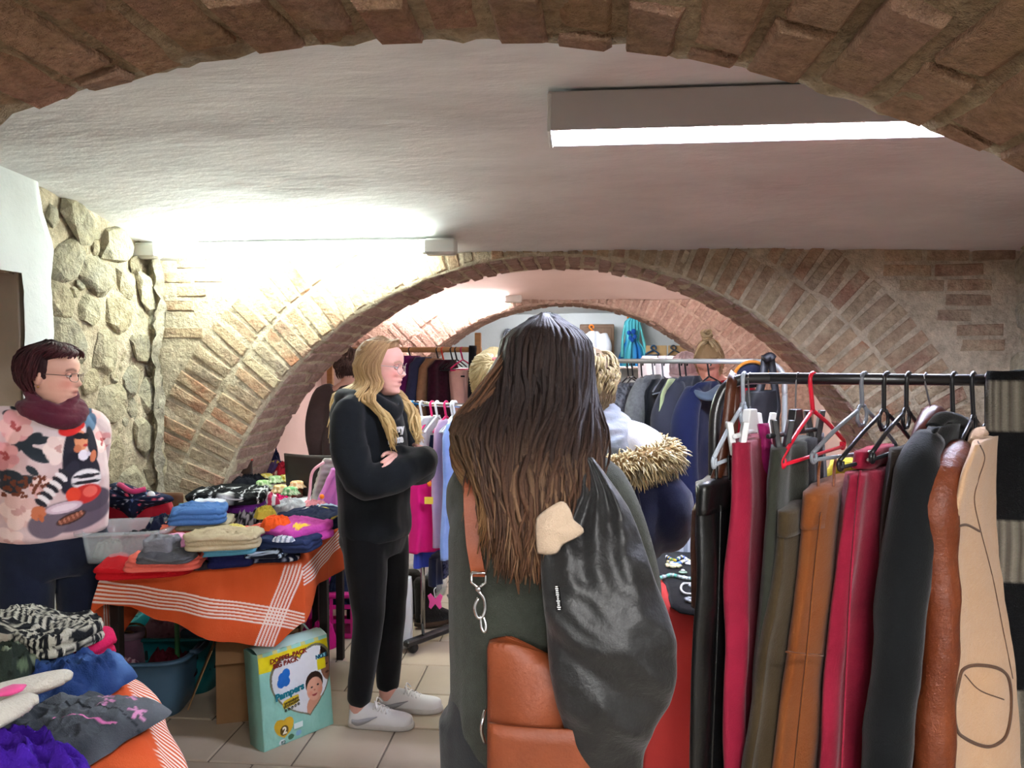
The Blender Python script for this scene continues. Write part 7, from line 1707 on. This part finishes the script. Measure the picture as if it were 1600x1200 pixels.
def ptext(s, u, v, size, col, rot=0.0, bold=.0, shear=0.0):
    M = Matrix.Translation(((u - .5) * PW, -bulge(u, v) + lean * v - .003, v * PHt)) @ Matrix.Rotation(R_(90) - math.atan(lean / PHt) * .9, 4, 'X') @ Matrix.Rotation(rot, 4, 'Z')
    put_text(s, M, size, mat('ink_' + col[1:], col, .6), pk, 'lettering', .0012, bold, shear=shear)
ptext('DOPPEL-PACK', .40, .905, .026, '#7a2418', 0.02, .0008); ptext('BIG PACK', .35, .848, .026, '#7a2418', .02, .0008)
ptext('Pampers', .37, .535, .038, '#14707f', .10, .0016, .05); ptext('premium', .385, .444, .018, '#5f5218', .12, .0003); ptext('protection', .385, .413, .017, '#5f5218', .12, .0003)
ptext('NO.1', .87, .795, .024, '#12506b', .02, .0006); ptext('2', .27, .155, .036, '#f2ead2', 0, .0012); ptext('82', .25, .032, .020, '#4a6b66', 0)
for i in range(5): ptext('*', .30 + i * .045, .345 + i * .006, .024, '#3d3a30', 0, .0006)
mb = MB(); mb.box((-.015, -.012, .062), (.040, .002, .022)); fr = mb.build('count_box', mat('count_box', '#d3e2dc', .5), pk, smooth=False)
ptext('60', .455, .165, .012, '#2e4a44')
mb = MB(); mb.tube([(-.11, .075 + lean, PHt + .01), (-.06, .07 + lean, PHt + .05), (.07, .07 + lean, PHt + .055), (.12, .075 + lean, PHt + .012)], .010, seg=8, n=24, flat=.25); mb.build('carry_handle', mat('clear_film', '#cfe0dd', .15, alpha=.45, spec=.5), t)
# second pack, behind the girl's legs
a = PZ(606, 1016, 0); b = PZ(632, 1018, 0); o = (a + b) / 2
t = thing('nappy_pack', 'white pack with sunflower and pink cup print behind the girl', 'nappy pack', o, R_(8))
def pc2(p):
    c = lin('#d3d6d3'); x, z = p.x, p.z
    for (cx, cz, r, k) in ((-.03, .16, .035, '#d9b52a'), (-.03, .16, .016, '#6b4a1c'), (-.02, .05, .03, '#b52a6b'), (.01, .055, .02, '#c9356f'), (-.04, .02, .022, '#d9b52a'), (-.03, .23, .025, '#b9b2a0'), (-.02, .31, .02, '#b9c23a'), (-.01, .115, .014, '#5f8f3a'), (-.05, .112, .014, '#5f8f3a')):
        if (x - cx) ** 2 + (z - cz) ** 2 < r * r: c = lin(k)
    return c
rows = []
for j in range(60):
    z = j / 59 * .38; k = math.sin(PI * clamp(j / 59, .02, .98)) ** .25
    rows.append([Vector((math.copysign(abs(math.cos(q)) ** .45, math.cos(q)) * .085 * (.85 + .15 * k), math.copysign(abs(math.sin(q)) ** .6, math.sin(q)) * .06 * k + .05, z)) for q in [2 * PI * i / 72 for i in range(72)]])
mb = MB(); mb.loft(rows); mb.c = [pc2(p) if p.y < .05 else lin('#d3d6d3') for p in mb.v]; mb.build('pack', film, t)
# boots with a pink butterfly tag on the rack base
FURB = fabric('dark_shearling', '#17130f', bump=.8, scale=60, var=.5)
for k, (px, py, lb) in enumerate(((672, 975, 'dark lined boot with pink butterfly tag beside the rack post'), (648, 962, 'dark lined boot left of the tagged boot'))):
    o = PZ(px, py, .02); t = thing('boot', lb, 'boot', o, R_(-60))
    mb = MB(); mb.loft([ellring((0, y, z), rx, ry, 20) for z, y, rx, ry in ((.02, .03, .05, .12), (.06, .02, .052, .11), (.10, -.02, .050, .07), (.16, -.03, .054, .062), (.25, -.03, .060, .068), (.27, -.03, .05, .055))]); mb.build('upper', FURB, t)
    mb = MB(); mb.loft([ellring((0, .03, z), rx, ry, 20) for z, rx, ry in ((0, .050, .122), (.005, .054, .126), (.026, .054, .126))]); mb.build('sole', fabric('boot_sole', '#3a2a1e'), t)
    if k == 0:
        c = PD(680, 940, 4.0) - o; c = Matrix.Rotation(R_(60), 3, 'Z') @ c; V = []
        loop = [(0, -.012), (.022, -.04), (.034, -.03), (.030, 0), (.040, .03), (.024, .042), (0, .014), (-.024, .042), (-.040, .03), (-.030, 0), (-.034, -.03), (-.022, -.04)]
        Rb = Matrix.Rotation(R_(60), 3, 'Z'); mb = MB(); mb.loft([[c + Rb @ Vector((x, y, z)) for x, z in loop] for y in (0, .004)]); tg = mb.build('butterfly_tag', fabric('tag_pink', '#d8508f'), t, smooth=False)
        mb = MB(); mb.tube([c + Rb @ Vector((0, 0, .02)), c + Rb @ Vector((-.006, 0, .06)), c + Rb @ Vector((.004, .0, .075))], .002, seg=6, n=8); mb.build('tag_string', WHITE_P, tg)
o = PZ(655, 935, .0); t = thing('shoe_box', 'clear lidded box with dark shoes under the chrome rack', 'box', o + Vector((0, .15, 0)), R_(5))
tray(.30, .24, .22, rim=.015).build('tub', CLEAR, t)
for k in range(2): rumpled('shoe', 'dark shoe inside the clear box, %s side' % ('left', 'right')[k], 'shoe', o + Vector((-.07 + .13 * k, .15, .02)), .12, .2, .12, .2, S('#26202a' if k else '#3a1420'), seed=110 + k)

# ---- red table: jewellery and striped box
o = at(1064, 862, Z0); t = thing('gift_box', 'grey striped cardboard box on the red table', 'box', o + Vector((.02, .06, 0)), R_(2))
GS = painted('striped_card', .7, .05)
for c, s in (((0, -.085, .05), (.20, .004, .10)), ((0, .085, .05), (.20, .004, .10)), ((-.10, 0, .05), (.004, .17, .10)), ((.10, 0, .05), (.004, .17, .10)), ((0, 0, .003), (.20, .17, .005))):
    mb = MB()
    if s[1] < .01 and s[2] > .05:
        for k in range(12): mb.box((c[0] - .10 + (k + .5) * .2 / 12, c[1], c[2]), (.2 / 12, s[1], s[2]), col=lin('#8f9aa3') if k % 2 else lin('#bcc4ca'))
    else: mb.box(c, s, col=lin('#aab2b9'))
    mb.build('side_panel' if s[2] > .05 else 'bottom', GS, t, smooth=False)
for k in range(4): single(MB().box((0, 0, .045), (.022, .11, .09), bev=.002), 'jewellery_case', BLACK_P, 'black jewellery case in striped box, %s' % ('leftmost', 'second', 'third', 'rightmost')[k], 'case', o + Vector((-.055 + .027 * k, .07, .008)), R_(2 + 3 * k), 'black cases in the striped box', smooth=False)
mb = MB(); mb.ball((0, 0, .05), (.035, .035, .05), 16, 12); single(mb, 'pouch', fabric('pouch_pink', '#c99a92'), 'dusty pink pouch at right in the striped box', 'pouch', o + Vector((.075, .05, .008)))
p4 = [at(1012, 868, Z0), at(1075, 862, Z0), at(1180, 890, Z0), at(1180, 958, Z0), at(1062, 957, Z0), at(1040, 915, Z0)]
c = sum(p4, Vector()) / 6; rows = []
P_ = crom(p4 + [p4[0]], 61)[:-1]
for s, z in ((1, -.001), (1, .004), (.9, .006), (.5, .007), (.05, .007)): rows.append([(q - c) * s * (1 + .012 * math.sin(i * 2.1)) + Vector((0, 0, z + .002 * noise.noise(q * 20))) for i, q in enumerate(P_)])
mb = MB(); mb.loft(rows); single(mb, 'velvet_cloth', fabric('black_velvet', '#0d0d10', var=.2), 'black velvet cloth under the jewellery on red table', 'cloth', c)
def beads(name, label, pts, r, cols, n, m=None, closed=False):
    P_ = crom([at(x, y, Z0 + .014) for x, y in pts], n); o = P_[0].copy(); t = thing(name, label, 'jewellery', o); rn = random.Random(n)
    mb = MB(); mb.tube([p - o for p in P_], r * .25, seg=5); mb.build('string', m or BLACK_P, t)
    mb = MB()
    for p in P_: mb.ball(p - o, r * rn.uniform(.85, 1.15), 8, 6, col=lin(rn.choice(cols)))
    mb.build('beads', painted('bead_gloss', .2, 0, weave=0, spec=.6), t, kind='stuff')
beads('necklace', 'necklace of turquoise and clear beads across black velvet', [(1032, 903), (1048, 899), (1064, 902), (1082, 905), (1100, 902)], .008, ['#c9d6d2', '#6fb8a3', '#e2e6e4', '#9aa3a0'], 26)
beads('necklace', 'multicoloured bead necklace at rear of black velvet', [(1042, 870), (1054, 876), (1066, 870), (1078, 877), (1092, 872)], .007, ['#3f62a8', '#c9b23a', '#d8d8dc', '#5f8f4a', '#2b3f78'], 30)
beads('necklace', 'second multicoloured bead string in front of first one', [(1044, 878), (1058, 881), (1072, 876), (1090, 882)], .007, ['#4a6bb0', '#d9cf9a', '#e2e2e4', '#6f9ab5'], 24)
beads('necklace', 'white pearl bracelet loop near front of black velvet', [(1082, 912), (1068, 912), (1064, 920), (1070, 927), (1084, 928)], .0042, ['#d8d6d2', '#e8e6e2'], 34)
def brooch(name, label, px, py, r, col, petals=0, rough=.3):
    o = at(px, py, Z0 + .008); t = thing(name, label, 'jewellery', o); m = mat('brooch_' + col[1:], col, rough, spec=.6)
    mb = MB(); mb.ball((0, 0, .004), (r, r * .8, .006), 16, 8)
    for k in range(petals): mb.ball((math.cos(k * 6.283 / petals) * r, math.sin(k * 6.283 / petals) * r * .85, .006), (r * .38, r * .34, .006), 10, 6)
    mb.build('setting', m, t); mb = MB(); mb.ball((0, 0, .011), (r * .5, r * .42, .005), 12, 8); mb.build('stone', mat('stone_' + col[1:], '#d9dcdc', .15, spec=.7), t)
brooch('brooch', 'cream shell brooch at left of black velvet', 1052, 886, .024, '#c9c39a', 7)
brooch('brooch', 'white oval brooch behind rack skirts on velvet', 1078, 882, .020, '#d3cfd4', 0)
brooch('pendant', 'pale green oval pendant between necklaces', 1067, 896, .016, '#8fa98f', 0)
brooch('brooch', 'silver filigree brooch at front right of black velvet', 1082, 940, .020, '#b5b8bb', 9)
brooch('brooch', 'small crystal flower brooch above the filigree one', 1084, 918, .014, '#c3c6c8', 6)

# ---------------------------------------------------------------- foreground pile, bottom left
ZF = .748
def nordic(p, k):
    u, v = p.x * 120, p.y * 120; b = int(math.floor(p.y * 36)) % 4; w = lin('#a9a697'); d = lin('#17191c')
    if b == 0: return w if (math.floor(u) + math.floor(v)) % 2 else d
    if b == 1: return w if abs((u * .5) % 2 - 1) < ((v * .5) % 1) else d
    if b == 2: return d if (math.floor(u * .5) % 3) else w
    return w if (math.floor(u * .7 + v * .7) % 2) else d
SQ = lambda a: 1.12 / (abs(math.cos(a)) ** 5 + abs(math.sin(a)) ** 5) ** .2
folded('sweater', 'hot pink folded sweater under the black white knit, bottom left', 'sweater', at(70, 1034, ZF + .02), .33, .20, .07, R_(-10), S('#b01848', '#8c1038'), 2, seed=201)
folded('sweater', 'black and white nordic knit sweater topping foreground pile', 'sweater', at(52, 1003, ZF + .092), .34, .18, .055, R_(-14), nordic, 2, seed=202, dens=5, m=painted('nordic_knit', .95, .7, 120, weave=.8))
rumpled('trousers', 'dark green camouflage trousers at left edge of foreground pile', 'trousers', at(8, 1072, ZF + .04), .18, .20, .10, 0, Dt('#1f2620', ['#47543f', '#6b7560', '#10140f'], 24, .85), seed=203)
def jeans_blue(p, k): return mixc(lin('#1c315c'), lin('#4f6f9c'), clamp(.35 + 1.3 * fbm(p * 9)))
rumpled('jeans', 'mid blue denim jeans in middle of foreground pile', 'jeans', at(98, 1076, ZF + .015), .25, .24, .085, R_(-15), jeans_blue, seed=204, m=DENIM, n=120, rings=26, edge=SQ)
o = at(150, 1052, ZF + .14); 
def jeans_grey(p, k):
    c = mixc(lin('#2b2f33'), lin('#5c6064'), clamp(.35 + 1.0 * fbm(p * 6)))
    for fx, fy in ((.02, .12), (.07, .13), (.12, .10), (.05, .09)):
        d = math.hypot(p.x - fx, p.y - fy); a = math.atan2(p.y - fy, p.x - fx)
        if d < .020 * (.55 + .45 * math.cos(5 * a)): c = lin('#b57a9c')
    if abs(p.y - (.0 + .35 * p.x)) < .003 and .0 < p.x < .12: c = lin('#b5608c')
    if abs(math.hypot(p.x + .12, p.y + .02) - .055) < .003 and p.x > -.13: c = lin('#c9a3b5')
    if abs(math.hypot(p.x + .12, p.y + .02) - .048) < .0022 and p.x > -.13: c = lin('#16181a')
    if abs(p.y - .065 - .1 * p.x) < .0022: c = lin('#1d2023')
    return c
rumpled('jeans', 'washed black jeans with pink flower embroidery over table edge', 'jeans', at(84, 1158, ZF + .01), .27, .34, .08, R_(-12), jeans_grey, seed=205, m=DENIM, n=200, rings=70, rough=.5, edge=SQ)
rumpled('hoodie', 'violet hoodie at bottom edge in front of black jeans', 'hoodie', at(35, 1222, ZF + .05), .30, .15, .085, R_(-12), S('#34137a', '#230c55'), seed=206)
WOOL = fabric('cream_wool', '#b8b3a3', var=.2, bump=.6, scale=120)
for k, (pts, lb) in enumerate((([(-20, 1092), (20, 1080), (60, 1068), (96, 1058), (112, 1056)], 'cream baby sock lying upper of the pair on jeans'), ([(-30, 1128), (0, 1116), (36, 1098), (60, 1092)], 'cream baby sock lying lower of the pair on jeans'))):
    P_ = [at(x, y, ZF + .155) for x, y in pts]; o = P_[0].copy(); t = thing('sock', lb, 'sock', o, 0, 'pair of baby socks on the jeans')
    mb = MB(); mb.tube([p - o for p in P_], [.034, .036, .033, .030, .024, .012], seg=18, n=26, flat=.55); mb.build('knit', WOOL, t)
    if k == 0:
        mb = MB(); mb.tube([at(x, y, ZF + .176) - o for x, y in ((-10, 1088), (18, 1078), (40, 1070))], [.004, .02, .02, .004], seg=10, n=14, flat=.35); mb.build('motif', fabric('motif_pink', '#c9487c'), t)
